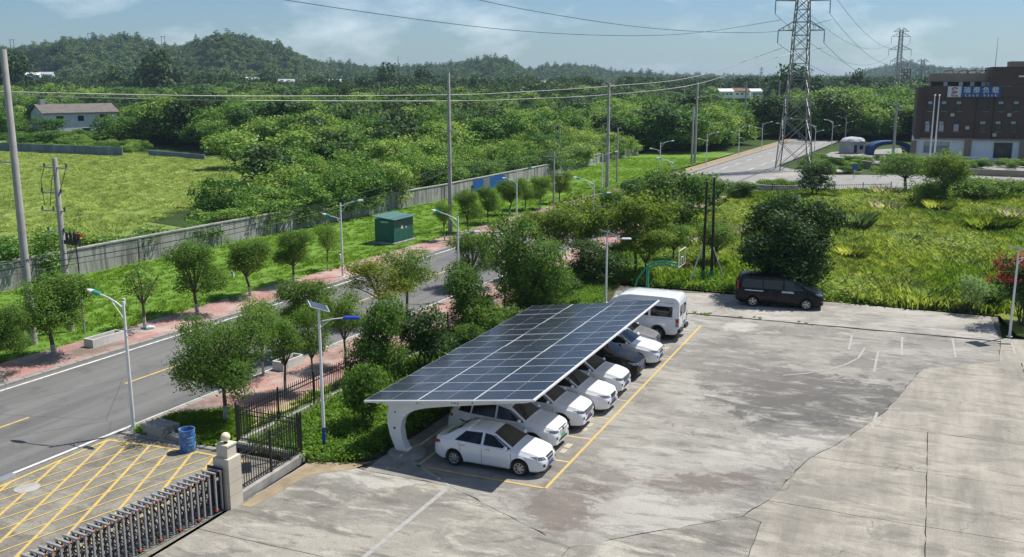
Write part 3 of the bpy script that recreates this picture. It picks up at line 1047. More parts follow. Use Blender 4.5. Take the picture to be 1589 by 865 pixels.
# ---- scattering of what nobody could count (one object each)
def gn_scatter(name, P, S, key_meshes, kind_='stuff', label=None, tilt=0.0, parent=None, idx=None):
    src = bpy.data.collections.new(name + '_sources')
    for i, me in enumerate(key_meshes):
        for mm in (me if isinstance(me, (list, tuple)) else [me]):
            o = bpy.data.objects.new('%s_source_%02d' % (name, i), mm)
            src.objects.link(o)
    n = len(P)
    me = bpy.data.meshes.new(name)
    me.vertices.add(n)
    me.vertices.foreach_set('co', np.asarray(P, np.float32).ravel())
    a = me.attributes.new('sc', 'FLOAT_VECTOR', 'POINT')
    a.data.foreach_set('vector', np.asarray(S, np.float32).ravel())
    a = me.attributes.new('ro', 'FLOAT_VECTOR', 'POINT')
    ro = np.zeros((n, 3), np.float32)
    ro[:, 2] = R.uniform(0, 6.283, n)
    if tilt:
        ro[:, 0] = R.normal(0, tilt, n)
        ro[:, 1] = R.normal(0, tilt, n)
    a.data.foreach_set('vector', ro.ravel())
    a = me.attributes.new('ix', 'INT', 'POINT')
    a.data.foreach_set('value', (R.integers(0, len(key_meshes), n) if idx is None else idx).astype(np.int32))
    me.materials.append(key_meshes[0].materials[0])
    o = obj(name, me, parent)
    ng = bpy.data.node_groups.new(name + '_scatter', 'GeometryNodeTree')
    ng.interface.new_socket('Geometry', in_out='INPUT', socket_type='NodeSocketGeometry')
    ng.interface.new_socket('Geometry', in_out='OUTPUT', socket_type='NodeSocketGeometry')
    gi, go = ng.nodes.new('NodeGroupInput'), ng.nodes.new('NodeGroupOutput')
    ci = ng.nodes.new('GeometryNodeCollectionInfo')
    ci.inputs['Collection'].default_value = src
    ci.inputs['Separate Children'].default_value = True
    ci.inputs['Reset Children'].default_value = True
    ip = ng.nodes.new('GeometryNodeInstanceOnPoints')
    ip.inputs['Pick Instance'].default_value = True
    for an, ty, sock in (('sc', 'FLOAT_VECTOR', 'Scale'), ('ro', 'FLOAT_VECTOR', 'Rotation'), ('ix', 'INT', 'Instance Index')):
        na = ng.nodes.new('GeometryNodeInputNamedAttribute')
        na.data_type = ty
        na.inputs['Name'].default_value = an
        ng.links.new([s for s in na.outputs if s.enabled and s.name == 'Attribute'][0], ip.inputs[sock])
    ng.links.new(gi.outputs[0], ip.inputs['Points'])
    ng.links.new(ci.outputs[0], ip.inputs['Instance'])
    ng.links.new(ip.outputs[0], go.inputs[0])
    md = o.modifiers.new('scatter', 'NODES')
    md.node_group = ng
    o['kind'] = kind_
    if label:
        o['label'] = label
    return o


def in_poly(P, poly):
    x, y = P[:, 0], P[:, 1]
    ins = np.zeros(len(P), bool)
    n = len(poly)
    for i in range(n):
        (x0, y0), (x1, y1) = poly[i], poly[(i + 1) % n]
        c = (y0 > y) != (y1 > y)
        with np.errstate(divide='ignore', invalid='ignore'):
            xi = (x1 - x0) * (y - y0) / (y1 - y0) + x0
        ins ^= c & (x < xi)
    return ins


def cone_points(n, d0, d1, px0=-120, px1=1710, power=1.0):
    """random ground points inside the field of view; power 1 = even per square metre"""
    u = R.uniform(0, 1, n)
    d = np.sqrt(d0 * d0 + u * (d1 * d1 - d0 * d0)) if power == 1 else d0 + (d1 - d0) * u ** power
    t = (R.uniform(px0, px1, n) - CX) / F_PX / math.cos(PITCH)
    X = CAM[0] + d * FWD[0] + t * d * RGT[0]
    Y = CAM[1] + d * FWD[1] + t * d * RGT[1]
    return np.stack([X, Y, np.zeros(n)], axis=1), d


def tuft(name, m, nb, h, w_, lean=0.35, rad=0.12):
    """a tuft of bent blades"""
    a = R.uniform(0, 2 * math.pi, nb)
    r = rad * np.sqrt(R.uniform(0, 1, nb))
    B = np.stack([r * np.cos(a), r * np.sin(a), np.zeros(nb)], axis=1)
    da = a + R.normal(0, 0.8, nb)
    hh = h * R.uniform(0.55, 1.15, nb)
    le = R.uniform(0.1, 1, nb) * lean * hh
    dirv = np.stack([np.cos(da), np.sin(da), np.zeros(nb)], axis=1)
    sd = np.stack([-np.sin(da), np.cos(da), np.zeros(nb)], axis=1) * (w_ / 2)
    M = B + dirv * (le * 0.35)[:, None] + np.array([0, 0, 1]) * (hh * 0.6)[:, None]
    T = B + dirv * le[:, None] + np.array([0, 0, 1]) * hh[:, None]
    V = np.stack([B - sd, B + sd, M + sd * 0.8, T, M - sd * 0.8], axis=1).reshape(-1, 3)
    return mesh_np(name, V, 5, m, R.normal(0.45, 0.22, nb))

# ------------------------------------------------------------------ trees and shrubs one can tell apart
FAR_ROW = 'street trees on the far pavement'
SHARE_F = 'round street tree with limewashed trunk in the far pavement row beside the lawn'
for key, base, wpx, top, lab in (
        ('street0', (85, 553), 118, 428, 'leafy street tree on the far pavement beside two concrete utility poles'),
        ('street2', (-6, 585), 110, 470, 'street tree crown on the far pavement before the thick concrete pole'),
        ('bare', (225, 510), 76, 404, 'sparse half-bare street tree on the far pavement by the white planter'),
        ('street1', (307, 488), 86, 374, SHARE_F),
        ('street3', (388, 460), 70, 368, SHARE_F),
        ('street0', (456, 440), 66, 354, SHARE_F),
        ('loose1', (508, 420), 40, 344, 'thin street tree on the far pavement beside the twin-arm lamp'),
        ('loose2', (690, 374), 32, 312, 'small thin street tree on the far pavement by the tall bare pole'),
        ('street1', (727, 362), 44, 293, 'round street tree by the blue hoarding on the far pavement'),
        ('street2', (757, 347), 42, 288, 'second round street tree by the blue hoarding on the far pavement'),
        ('street3', (791, 334), 40, 278, SHARE_F),
        ('street0', (815, 327), 36, 276, SHARE_F),
        ('street1', (838, 325), 36, 272, SHARE_F),
        ('street2', (868, 316), 40, 264, SHARE_F)):
    tree_px('street_tree', key, base, wpx, top, lab, FAR_ROW)

NEAR_ROW = 'street trees on the near pavement'
SHARE_N = 'loose-crowned street tree on the near pavement outside the black fence'
for key, base, wpx, top, lab in (
        ('street_big', (350, 655), 168, 486, 'broad round street tree by the fence corner near the blue drum'),
        ('loose1', (409, 583), 84, 458, 'loose-crowned street tree between the broad round one and the road'),
        ('loose2', (443, 612), 74, 486, 'thin loose-crowned street tree close to the fence beside the broad round one'),
        ('loose1', (488, 606), 70, 470, 'street tree outside the fence half hidden by the blue-headed solar lamp'),
        ('street0', (478, 545), 92, 428, 'dark dense street tree across from the solar lamp outside the fence'),
        ('loose2', (537, 570), 70, 452, 'loose street tree by the fence beside the round bright green shrub'),
        ('loose0', (588, 500), 108, 398, 'yellowish open-crowned street tree by the road, opposite the green cabinet'),
        ('loose1', (631, 490), 96, 382, 'taller open street tree beside the yellowish one by the road'),
        ('street1', (735, 445), 82, 358, 'street tree by the twin-arm lamp on the near pavement')):
    tree_px('street_tree', key, base, wpx, top, lab, NEAR_ROW)

YARD_G = 'trees and shrubs behind the solar canopy'
for nm, key, base, wpx, top, lab, cat in (
        ('garden_shrub', 'round_bush', (590, 592), 92, 463, 'round bright green shrub tree inside the black fence', 'tree'),
        ('garden_shrub', 'dark_bush', (657, 578), 104, 476, 'dark many-stemmed shrub inside the fence beside the canopy edge', 'shrub'),
        ('garden_shrub', 'fresh_shrub', (570, 668), 82, 562, 'leafy green shrub by the canopy corner inside the fence', 'shrub'),
        ('garden_shrub', 'round_bush', (728, 520), 82, 408, 'upright dark green shrub tree behind the canopy', 'tree'),
        ('garden_shrub', 'olive_bush', (768, 528), 90, 470, 'olive green low bush along the canopy back edge', 'shrub'),
        ('garden_shrub', 'fresh_shrub', (728, 545), 50, 500, 'small fresh green shrub against the canopy back edge', 'shrub'),
        ('garden_tree', 'big_mid', (815, 500), 138, 334, 'large dark green tree rising behind the solar canopy', 'tree'),
        ('garden_tree', 'dark_bush', (868, 482), 70, 420, 'dark bushy tree behind the far half of the canopy', 'tree'),
        ('garden_shrub', 'olive_bush', (830, 500), 84, 445, 'grey green bush against the canopy, below the large tree', 'shrub'),
        ('garden_tree', 'big_green', (922, 440), 100, 368, 'dark leafy tree beside the small solar lamp behind the canopy', 'tree'),
        ('garden_tree', 'feathery0', (858, 432), 110, 318, 'yellow-green feathery tree behind the large dark tree', 'tree'),
        ('garden_tree', 'feathery1', (905, 420), 104, 302, 'yellowish feathery tree with thin dark trunk above the solar lamp', 'tree'),
        ('garden_tree', 'feathery2', (985, 425), 112, 300, 'light green feathery tree between solar lamp and dark posts', 'tree'),
        ('garden_tree', 'feathery0', (1002, 432), 84, 352, 'small light green tree with forked trunk behind the basketball hoop', 'tree'),
        ('garden_tree', 'big_fresh', (1052, 380), 128, 262, 'tall bright green tree with pale top beside the dark posts', 'tree'),
        ('garden_tree', 'big_green', (1020, 385), 90, 300, 'dark green tree nestled beside the tall bright tree', 'tree'),
        ('garden_tree', 'loose1', (1044, 412), 62, 346, 'small grey-green tree beside the basketball backboard', 'tree'),
        ('garden_tree', 'loose2', (1110, 420), 74, 342, 'sparse small tree right behind the two dark posts', 'tree'),
        ('garden_tree', 'big_fresh', (950, 360), 84, 290, 'green roadside tree near the near-side street lamp', 'tree'),
        ('garden_tree', 'dark_bush', (985, 335), 60, 276, 'dark roadside bush where the pavement meets the junction', 'tree'),
        ('garden_tree', 'big_dark', (1222, 462), 152, 308, 'huge dark round tree overhanging the black van', 'tree'),
        ('garden_shrub', 'dark_bush', (1262, 308), 62, 248, 'dark shrub by the railing in front of the lattice tower', 'shrub'),
        ('garden_shrub', 'loose1', (1405, 300), 100, 236, 'loose grey green bush beyond the weeds near the white flagpoles', 'shrub'),
        ('garden_tree', 'feathery1', (1467, 322), 74, 234, 'thin pale green sapling beside the white flagpoles', 'tree'),
        ('garden_shrub', 'grey_shrub', (1508, 486), 58, 428, 'grey-leaved shrub at the end of the concrete strip', 'shrub'),
        ('garden_shrub', 'fresh_shrub', (1542, 482), 44, 440, 'low green shrub by the far lamp post and grey-leaved shrub', 'shrub'),
        ('garden_shrub', 'olive_bush', (1440, 318), 72, 278, 'low dense green bush below the pale sapling', 'shrub'),
        ('garden_shrub', 'olive_bush', (1520, 312), 110, 272, 'wide green bush before the beige compound wall', 'shrub'),
        ('garden_shrub', 'round_bush', (1150, 312), 44, 280, 'small green tree by the end pillar of the railing', 'tree'),
        ('garden_tree', 'big_fresh', (1100, 335), 70, 272, 'light green tree between the tall bright tree and the railing pillar', 'tree'),
        ('garden_shrub', 'dark_bush', (1592, 500), 62, 410, 'dark green leafy shrub below the red blossoms by the lamp', 'shrub')):
    tree_px(nm, key, base, wpx, top, lab, YARD_G, cat=cat)

# red flowering bush at the lamp
t = thing('flowering_bush', 'bush with red blossoms beside the solar lamp at the yard corner', 'shrub', (*G(1582, 505), 0))
lb = lobeset(9, 1.5, 1.9, 2.6, 0.7, 141)
obj('stem', trunk('stem', lb, 0.7, 0.06, stems=3), t)
obj('foliage', crown('foliage', lb, L_DARK, 4200, 0.17, spread=0.18), t)
lb2 = [(c, (r[0] * 1.1, r[1] * 1.1, r[2] * 1.1)) for c, r in lb if c[2] > 2.2]
obj('blossom', crown('blossom', lb2, L_RED, 1500, 0.17, per=18, spread=0.14, shell=(0.95, 1.12), zmin=-0.1), t)

# weeds: clumps that stand out of the right-hand field
m_clumps = {
    'pale': [(L_PALE, 1.15, 420, 0.035, 0.7, 0.45)], 'dry': [(L_DRY, 0.6, 420, 0.03, 0.9, 0.8), (L_WEED, 0.65, 380, 0.035, 0.9, 0.95)],
    'spiky': [(L_WEED, 1.0, 700, 0.018, 0.9, 0.5), (L_DRY, 0.5, 150, 0.02, 0.6, 0.45)], 'plume': [(L_WEED, 0.8, 360, 0.028, 0.7, 0.8), (L_PLUME, 1.0, 90, 0.04, 0.7, 0.8)]}
CL = {}
for k, spec in m_clumps.items():
    CL[k] = [tuft('blades', m_, nb, h_, w__, le, rad) for (m_, h_, nb, w__, le, rad) in spec]
for k, base, s, lab in (
        ('pale', (1328, 360), 2.1, 'large pale drooping grass clump in the middle of the weed field'),
        ('dry', (1362, 360), 1.3, 'low dark brown clump beside the pale drooping grass'),
        ('plume', (1375, 330), 1.7, 'grey seed-head grass clump behind the pale drooping grass'),
        ('plume', (1372, 306), 2.0, 'silvery plume grass clump below the grey green bush'),
        ('dry', (1435, 353), 1.7, 'wide brown dead weed clump in the bright grass'),
        ('dry', (1418, 386), 1.3, 'small brown dead weed clump between bright grasses'),
        ('dry', (1465, 398), 1.7, 'brown dead weed clump nearest the concrete strip'),
        ('spiky', (1322, 404), 1.5, 'spiky green grass clump beside the huge dark tree'),
        ('spiky', (1528, 362), 2.0, 'tall spiky grass clump with dark base near the red blossoms'),
        ('spiky', (1552, 358), 1.8, 'tall green grass clump next to the spiky dark-based one'),
        ('plume', (1578, 345), 1.9, 'pale plume grass clump by the field edge near red blossoms'),
        ('spiky', (1558, 305), 2.6, 'tall fountain grass clump before the beige compound wall'),
        ('dry', (1276, 312), 1.6, 'grey brown dead weed clump beside the dark shrub at the railing'),
        ('dry', (1290, 345), 1.1, 'reddish dead weeds next to the pale drooping grass'),
        ('plume', (1092, 385), 1.6, 'grey plume weeds behind the two dark posts'),
        ('plume', (1140, 370), 1.7, 'grey plume weeds between the dark posts and the huge tree'),
        ('dry', (1168, 330), 1.4, 'dead weed clump near the railing by the junction'),
        ('spiky', (1455, 330), 1.7, 'bushy green weed clump behind the brown dead clump')):
    p = G(*base)
    t = thing('weed_clump', lab, 'weeds', (p[0], p[1], 0), rnd.uniform(0, 6), 'weed clumps in the right-hand field')
    for i, me in enumerate(CL[k]):
        obj('blades' if not (k == 'plume' and i == 1) else 'seed_heads', me, t)
    t.scale = (s * 0.95, s * 0.95, s * 0.72)

# ------------------------------------------------------------------ boundary wall thicket: the shrubs one can single out
FIELD_POLY = [(-30, 46), (22, 48.5), (38, 49), (56, 55), (80, 64), (104, 78), (122, 98), (122, 128), (112, 150), (135, 190), (40, 220), (-60, 120)]
WALL_LINE = [(-30, 46.8), (18, 44.4), (40.5, 43.4), (60, 41.7), (72, 40.8), (107, 40.1), (128, 40.0), (149, 39.2)]


def wall_y(a):
    return float(np.interp(a, [p[0] for p in WALL_LINE], [p[1] for p in WALL_LINE]))


TH_G = 'scrub trees behind the boundary wall'
TH_L = 'leafy scrub tree growing over the grey boundary wall'
for a in np.arange(-6, 150, 3.1):
    a = float(a) + rnd.uniform(-0.9, 0.9)
    if 8 < a < 10:
        continue
    d = rnd.uniform(1.9, 3.0) if rnd.random() < 0.45 else rnd.uniform(0.5, 1.2)
    if 72 < a < 97:
        d = rnd.uniform(2.6, 3.4)
    wd = rnd.uniform(3.6, 5.2)
    low = 25 < a < 34
    hh = rnd.uniform(2.6, 3.6) if not low else rnd.uniform(1.6, 2.2)
    if 48 < a < 80:
        hh += 1.6
        wd += 0.8
    place_tree('scrub_tree', 'thicket%d' % rnd.randrange(5), a, wall_y(a) + d, TH_L, TH_G, wd, hh)
TH_L2 = 'leafy scrub tree in the second rank behind the boundary wall'
for a in np.arange(36, 156, 3.6):
    a = float(a) + rnd.uniform(-1, 1)
    for k in range(2):
        y = wall_y(a) + 6.5 + 4.2 * k + rnd.uniform(-1, 1)
        if in_poly(np.array([[a, y]]), FIELD_POLY)[0]:
            continue
        place_tree('scrub_tree', 'thicket%d' % rnd.randrange(5), a, y, TH_L2, 'scrub trees in the second rank', rnd.uniform(4.2, 6.2), rnd.uniform(3.0, 5.2))
for base, wpx, top, lab in (((420, 285), 130, 205, 'big olive scrub tree at the corner of the yellow field'), ((365, 262), 90, 200, 'shaggy dark scrub tree at the end of the bluish field wall'),
                            ((290, 222), 110, 160, 'dark round tree beside the gap in the bluish field wall'), ((185, 224), 70, 180, 'brown green bush beside the white farmhouse'),
                            ((50, 229), 90, 203, 'brownish bushes in front of the white farmhouse'), ((82, 214), 50, 182, 'green bush hiding the front of the white farmhouse')):
    tree_px('scrub_tree', 'thicket%d' % rnd.randrange(5), base, wpx, top, lab, 'single trees round the field')

# the rest of the scrub, past counting
def thicket_points(n, d0, d1, dens_pow=1.0):
    P, d = cone_points(n, d0, d1)
    wy = np.interp(P[:, 0], [p[0] for p in WALL_LINE], [p[1] for p in WALL_LINE])
    left = (P[:, 1] > wy + 13) & (P[:, 0] < 156)
    left |= (P[:, 0] >= 156) & (P[:, 1] > 36.5 - 0.045 * P[:, 0])
    left &= ~in_poly(P, FIELD_POLY)
    house = [G(20, 232), G(215, 234), G(205, 196), G(20, 190)]
    left &= ~in_poly(P, house)
    left &= ~in_poly(P, [(112, 120), (112, 160), (148, 190), (160, 176), (122, 118)])
    # open paddies right of the middle, far off
    left |= (P[:, 0] > 214) & (P[:, 1] > -20)
    right = (P[:, 1] < 12 - 0.045 * P[:, 0]) & (P[:, 0] > 188) & ~in_poly(P, [(176, 8), (176, -60), (240, -60), (212, 8)])
    lat = (P[:, 0] - CAM[0]) * RGT[0] + (P[:, 1] - CAM[1]) * RGT[1]
    px = CX + F_PX * math.cos(PITCH) * lat / d
    fld = (px > 1092) & (px < 1200) & (d > 270) & (d < 530)           # open paddies before the white houses
    for p0, p1, d0_ in ((372, 530, 535), (30, 90, 520), (795, 850, 560), (735, 765, 560), (920, 965, 470)):
        fld |= (px > p0) & (px < p1) & (d > d0_)
    keep = (left | right) & ~fld
    return P[keep], d[keep]


P, d = thicket_points(15500, 100, 560)
hgt = R.uniform(0.85, 1.6, len(P)) * (1 + 0.12 * np.sin(P[:, 0] / 17.0) + 0.15 * np.cos(P[:, 1] / 23.0))
wid = hgt * R.uniform(0.9, 1.25, len(P)) * np.interp(d, [100, 300, 560], [1.0, 1.2, 1.6])
S = np.stack([wid, wid, hgt * np.interp(d, [100, 560], [0.95, 1.15])], axis=1)
gn_scatter('thicket_undergrowth', P, S, [TREES['thicket%d' % i][1] for i in range(5)] + [TREES['woody0'][1]], label='mass of green scrub trees spreading to the hills')

P, d = cone_points(60000, 180, 275)
P = P[in_poly(P, [G(20, 231), G(188, 240), G(232, 238), G(215, 200), G(165, 205), G(150, 211), G(60, 212), G(20, 205)])]
P = P[R.permutation(len(P))[:420]]
s_ = R.uniform(0.14, 0.36, len(P))
gn_scatter('farmyard_undergrowth', P, np.stack([s_ * 1.5, s_ * 1.5, s_], axis=1), [TREES['thicket%d' % i][1] for i in range(4)], label='low bushes and weeds round the white farmhouse')

# darker taller trees in front of the hills
P, d = thicket_points(2600, 480, 760)
hgt = R.uniform(1.1, 2.3, len(P))
S = np.stack([hgt * 1.25, hgt * 1.25, hgt * 1.15], axis=1)
gn_scatter('distant_treeline', P, S, [TREES['woody%d' % i][1] for i in range(3)], label='dark distant treeline below the hills')

# tall single trees standing out of the distance
for px, py, top, wpx, dd, lab in ((235, 132, 80, 60, 470, 'tall dark tree clump in front of the left hill'), (262, 134, 88, 45, 480, 'dark tree next to the tall clump below the left hill'), (22, 128, 84, 70, 430, 'dark trees at the foot of the hill behind the farmhouse'),
                                  (597, 138, 100, 42, 520, 'tall pale poplar standing above the distant scrub'), (660, 140, 106, 26, 560, 'second pale poplar standing above the distant scrub'),
                                  (1240, 190, 104, 70, 330, 'tall poplar clump behind the lattice tower'), (1225, 185, 106, 40, 345, 'poplar at the edge of the clump behind the tower'), (1322, 180, 110, 28, 400, 'slim tall poplar between the two lattice towers'),
                                  (180, 140, 106, 50, 520, 'low dark tree below the left hill saddle'), (330, 142, 108, 55, 540, 'dark tree group before the terraced field')):
    x, y, z = AT(px, py, dd)
    top_z = AT(px, top, dd)[2]
    place_tree('tall_tree', 'woody%d' % rnd.randrange(3), x, y, lab, 'tall trees before the hills', wpx * dd / F_PX * 1.15, top_z + 0.3, z=-0.3)

# ------------------------------------------------------------------ grasses
def scatter_grass(name, poly, n, meshes, smin, smax, label, d0, d1, avoid=None, index=None):
    P, d = cone_points(n, d0, d1)
    k = in_poly(P, poly)
    if avoid is not None:
        k &= ~avoid(P)
    P, d = P[k], d[k]
    s = R.uniform(smin, smax, len(P)) * (1 + 0.35 * np.sin(P[:, 0] * 0.33 + 1.3 * np.sin(P[:, 1] * 0.21)) * np.cos(P[:, 1] * 0.29))
    S = np.stack([s * 1.3, s * 1.3, s], axis=1)
    return gn_scatter(name, P, S, meshes, label=label, idx=index(P) if index else None)


LAWN_POLY = [(x, rdb(x, 30.25)) for x in range(-14, 155, 10)] + [(150, 38.8), (128, 39.3), (107, 39.4), (72, 40.2), (60, 41.2), (40.5, 42.9), (18, 43.8), (-10, 45)]
gr = [tuft('grass', L_GRASS, 26, 0.16, 0.035, 1.4, 0.18) for _ in range(3)]
scatter_grass('lawn_grass', LAWN_POLY, 60000, gr, 0.6, 1.2, 'short bright grass of the lawn before the wall', 40, 175)
fg = [tuft('grass', L_FIELD, 44, 0.22, 0.035, 1.4, 0.5) for _ in range(3)]
scatter_grass('field_grass', [(-30, 46), (22, 50), (30, 54), (43, 58), (66, 68), (92, 81), (112, 105), (114, 128), (135, 190), (40, 220), (-60, 120)], 34000, fg, 0.7, 1.5, 'yellow-green grass covering the walled field', 55, 215)
wg = [tuft('grass', L_WEED, 60, 0.42, 0.035, 0.8, 0.32) for _ in range(3)] + [tuft('grass', L_IVY, 60, 0.5, 0.035, 0.6, 0.3) for _ in range(2)] + [tuft('grass', L_PALE, 50, 0.55, 0.022, 0.7, 0.28), tuft('grass', L_DRY, 50, 0.45, 0.022, 0.7, 0.28)]
lv = R.normal(0, 1, (70, 3)) * np.array([0.26, 0.26, 0.13]) + np.array([0, 0, 0.25])
wg.append(mesh_np('leafy_weed', leaf_quads(lv, np.tile([0, 0, 1.0], (70, 1)), 0.14 * R.uniform(0.6, 1.3, 70), 0.6), 4, L_WEED, R.normal(0.4, 0.25, 70)))


def weed_index(P):
    f = np.sin(P[:, 0] * 0.21 + 2.1 * np.sin(P[:, 1] * 0.17)) + np.cos(P[:, 1] * 0.37 + 1.4 * np.sin(P[:, 0] * 0.13)) + R.normal(0, 0.55, len(P))
    i = R.integers(0, 3, len(P))
    i = np.where(f > 1.25, R.integers(3, 5, len(P)), i)
    i = np.where(f < -1.15, 7, i)
    i = np.where(R.uniform(0, 1, len(P)) < 0.05, 5, i)
    return np.where((R.uniform(0, 1, len(P)) < 0.025) | (f < -2.4), 6, i)


scatter_grass('weed_grass', [(34.3, 7.5), (34.1, -15.0), (35.5, -16.8), (30, -18), (28, -60), (118, -60), (116, -30), (101, -7.2), (92.5, 6), (91.0, 9.0), (60, 9)], 60000, wg, 0.5, 1.5, 'tall yellow-green weeds filling the empty plot', 50, 140, index=weed_index)
sg = [tuft('grass', L_IVY, 30, 0.34, 0.05, 0.8, 0.22) for _ in range(3)]
scatter_grass('roadside_weeds', [(-1.2, 14.1), (-1.2, 12.6), (0.5, 12.4), (27, 12.0), (60, 11.0), (90, 9.5), (90, 9.9), (60, 12), (27, 12.6), (1.5, 13.3)], 60000, sg, 0.4, 1.0, 'rough grass along the outside of the fence', 32, 120)
scatter_grass('corner_grass', [(-1.3, 16.9), (-1.25, 13.2), (1.4, 13.3), (2.4, 14.9), (0.6, 16.7)], 24000, gr, 0.7, 1.4, 'grass patch at the apron corner by the blue drum', 33, 42)
scatter_grass('crack_weeds', [(26.9, 2.6), (27.6, 2.6), (27.7, -6.0), (26.95, -6.0)], 7000, sg, 0.12, 0.4, 'weeds sprouting from the long joint of the yard', 48, 62, avoid=lambda P: np.sin(P[:, 1] * 1.9) < -0.1)
scatter_grass('kerb_weeds', [(x, rdb(x, 29.6)) for x in (-10, 30, 60, 100, 150)] + [(x, rdb(x, 30.6)) for x in (150, 100, 60, 30, -10)], 14000, sg, 0.4, 1.0, 'weeds creeping over the far pavement edge', 40, 170, avoid=lambda P: np.sin(P[:, 0] * 0.7) < 0.2)

# leafy ground cover in the bed beside the canopy
ivy = []
for i in range(4):
    C = R.normal(0, 1, (46, 3)) * np.array([0.22, 0.22, 0.10]) + np.array([0, 0, 0.16])
    ivy.append(mesh_np('ground_cover', leaf_quads(C, np.tile([0, 0, 1.0], (46, 1)), 0.13 * R.uniform(0.6, 1.3, 46), 0.7), 4, L_IVY, R.normal(0.5, 0.25, 46)))
BEDP = [(-1.15, 8.7), (-0.6, 7.4), (0.1, 6.95), (3, 6.8), (27, 6.8), (31.3, 8), (60, 9.8), (60, 10.6), (27, 11.4), (-1.0, 11.9)]
P, d = cone_points(90000, 33, 95)
P = P[in_poly(P, BEDP)]
s = R.uniform(0.5, 1.0, len(P))
P[:, 2] = 0.08 * np.maximum(0, np.sin(P[:, 0] * 1.3) * np.cos(P[:, 1] * 1.7)) * R.uniform(0.2, 1, len(P))
gn_scatter('ground_cover_leaves', P, np.stack([s, s, s * 1.4], axis=1), ivy, label='green leafy ground cover in the bed beside the canopy', tilt=0.2)
# yard-edge undergrowth at the back of the concrete
P, d = cone_points(60000, 55, 90)
P = P[in_poly(P, [(33.9, 7.6), (34.2, -15.4), (36.5, -15.6), (37.2, 0), (50, 6), (60, 9.4), (33, 8)])]
s = R.uniform(0.6, 1.3, len(P))
gn_scatter('yard_edge_leaves', P, np.stack([s, s, s * 1.2], axis=1), ivy, label='low leafy weeds along the back of the concrete', tilt=0.25)
# leaf litter under the thicket and hedge mass beyond the railing
P, d = cone_points(30000, 112, 200)
k = in_poly(P, [(122, 3.2), (131, -9), (146, -31), (160, -40), (150, -20), (146, -8), (150, 9.0)])
P = P[k][:120]
s = R.uniform(0.16, 0.30, len(P))
gn_scatter('compound_hedge', P, np.stack([s * 1.4, s * 1.4, s], axis=1), [TREES['thicket%d' % i][1] for i in range(4)], label='clipped hedge growing over the beige compound wall')

# ------------------------------------------------------------------ boundary wall, hoarding, field wall
bw = thing('boundary_wall', 'long grey rendered wall with coping between lawn and scrub', 'wall')
for i in range(len(WALL_LINE) - 1):
    (x0, y0), (x1, y1) = WALL_LINE[i], WALL_LINE[i + 1]
    h0, h1 = [float(np.interp(x, [0, 60, 149], [1.95, 1.75, 1.35])) for x in (x0, x1)]
    L = math.hypot(x1 - x0, y1 - y0)
    nx, ny = -(y1 - y0) / L * 0.12, (x1 - x0) / L * 0.12
    mb = MB()
    q = [(x0 - nx, y0 - ny), (x1 - nx, y1 - ny), (x1 + nx, y1 + ny), (x0 + nx, y0 + ny)]
    zz = [h0, h1, h1, h0]
    mb.loft([[(p[0], p[1], -0.3) for p in q], [(p[0], p[1], z) for p, z in zip(q, zz)]], 0, True, True)
    mb.build('wall_section', m_wall, bw)
    n = int(L / 3)
    for k in range(n):                                # coping stones
        t0, t1 = k / n, (k + 1) / n - 0.02 / L
        mb = MB()
        r0 = Vector((x0 + (x1 - x0) * t0, y0 + (y1 - y0) * t0, h0 + (h1 - h0) * t0 + 0.05 + rnd.uniform(-.01, .012)))
        r1 = Vector((x0 + (x1 - x0) * t1, y0 + (y1 - y0) * t1, h0 + (h1 - h0) * t1 + 0.05 + rnd.uniform(-.01, .012)))
        mb.bar(r0, r1, 0.36, 0.10)
        mb.build('coping_stone', m_coping, bw)
for a in np.arange(0, 148, 9.0):
    z = float(np.interp(a, [0, 60, 149], [1.9, 1.7, 1.3]))
    MB().box(a - .14, a + .14, wall_y(a) - .17, wall_y(a) - .1, -.1, z - 0.02).build('pilaster', m_wall, bw)

m_bluesheet = mat('blue_corrugated_sheet', (0.035, 0.16, 0.50), 0.45, c2=(0.03, 0.12, 0.38), scale=0.8)
m_greysheet = mat('grey_corrugated_sheet', (0.30, 0.31, 0.32), 0.5, c2=(0.22, 0.23, 0.24), scale=0.8)
hx0, hx1 = G(714, 299)[0], G(784, 289)[0]
hd = thing('hoarding', 'blue and grey sheet metal hoarding set against the boundary wall', 'hoarding', ((hx0 + hx1) / 2, wall_y((hx0 + hx1) / 2) - 0.35, 0), math.atan(-0.03))
n = 10
for k in range(n):
    x = -(hx1 - hx0) / 2 + (hx1 - hx0) * k / n
    wdt = (hx1 - hx0) / n - 0.03
    mb = MB()
    for q in range(8):                               # corrugation
        mb.box(x + wdt * q / 8, x + wdt * (q + 0.999) / 8, -0.03 - 0.03 * (q % 2), 0.0, 0.0, 1.5 + 0.06 * (k % 3))
    mb.build('sheet_panel', m_bluesheet if k in (0, 1, 2, 5, 6, 7, 8, 9) else m_greysheet, hd)

m_bluewall = mat('bluish_weathered_wall', (0.20, 0.25, 0.30), 0.9, c2=(0.10, 0.125, 0.15), scale=0.5, vec=(1, 1, 0.3))
for (b0, b1, lab) in (((-40, 233), (191, 243), 'bluish weathered wall at the back of the yellow field'), ((231, 242), (318, 249), 'short bluish wall piece beyond the gap in the field wall')):
    p, q = G(*b0), G(*b1)
    t = thing('field_wall', lab, 'wall', (p[0], p[1], 0), math.atan2(q[1] - p[1], q[0] - p[0]), 'bluish walls behind the field')
    L = math.hypot(q[0] - p[0], q[1] - p[1])
    n = int(L / 4)
    for k in range(n):
        MB().box(L * k / n + 0.03, L * (k + 1) / n - 0.03, -0.12, 0.12, -0.2, (1.65 if L > 30 else 1.0) + rnd.uniform(-.05, .05)).build('wall_panel', m_bluewall, t)

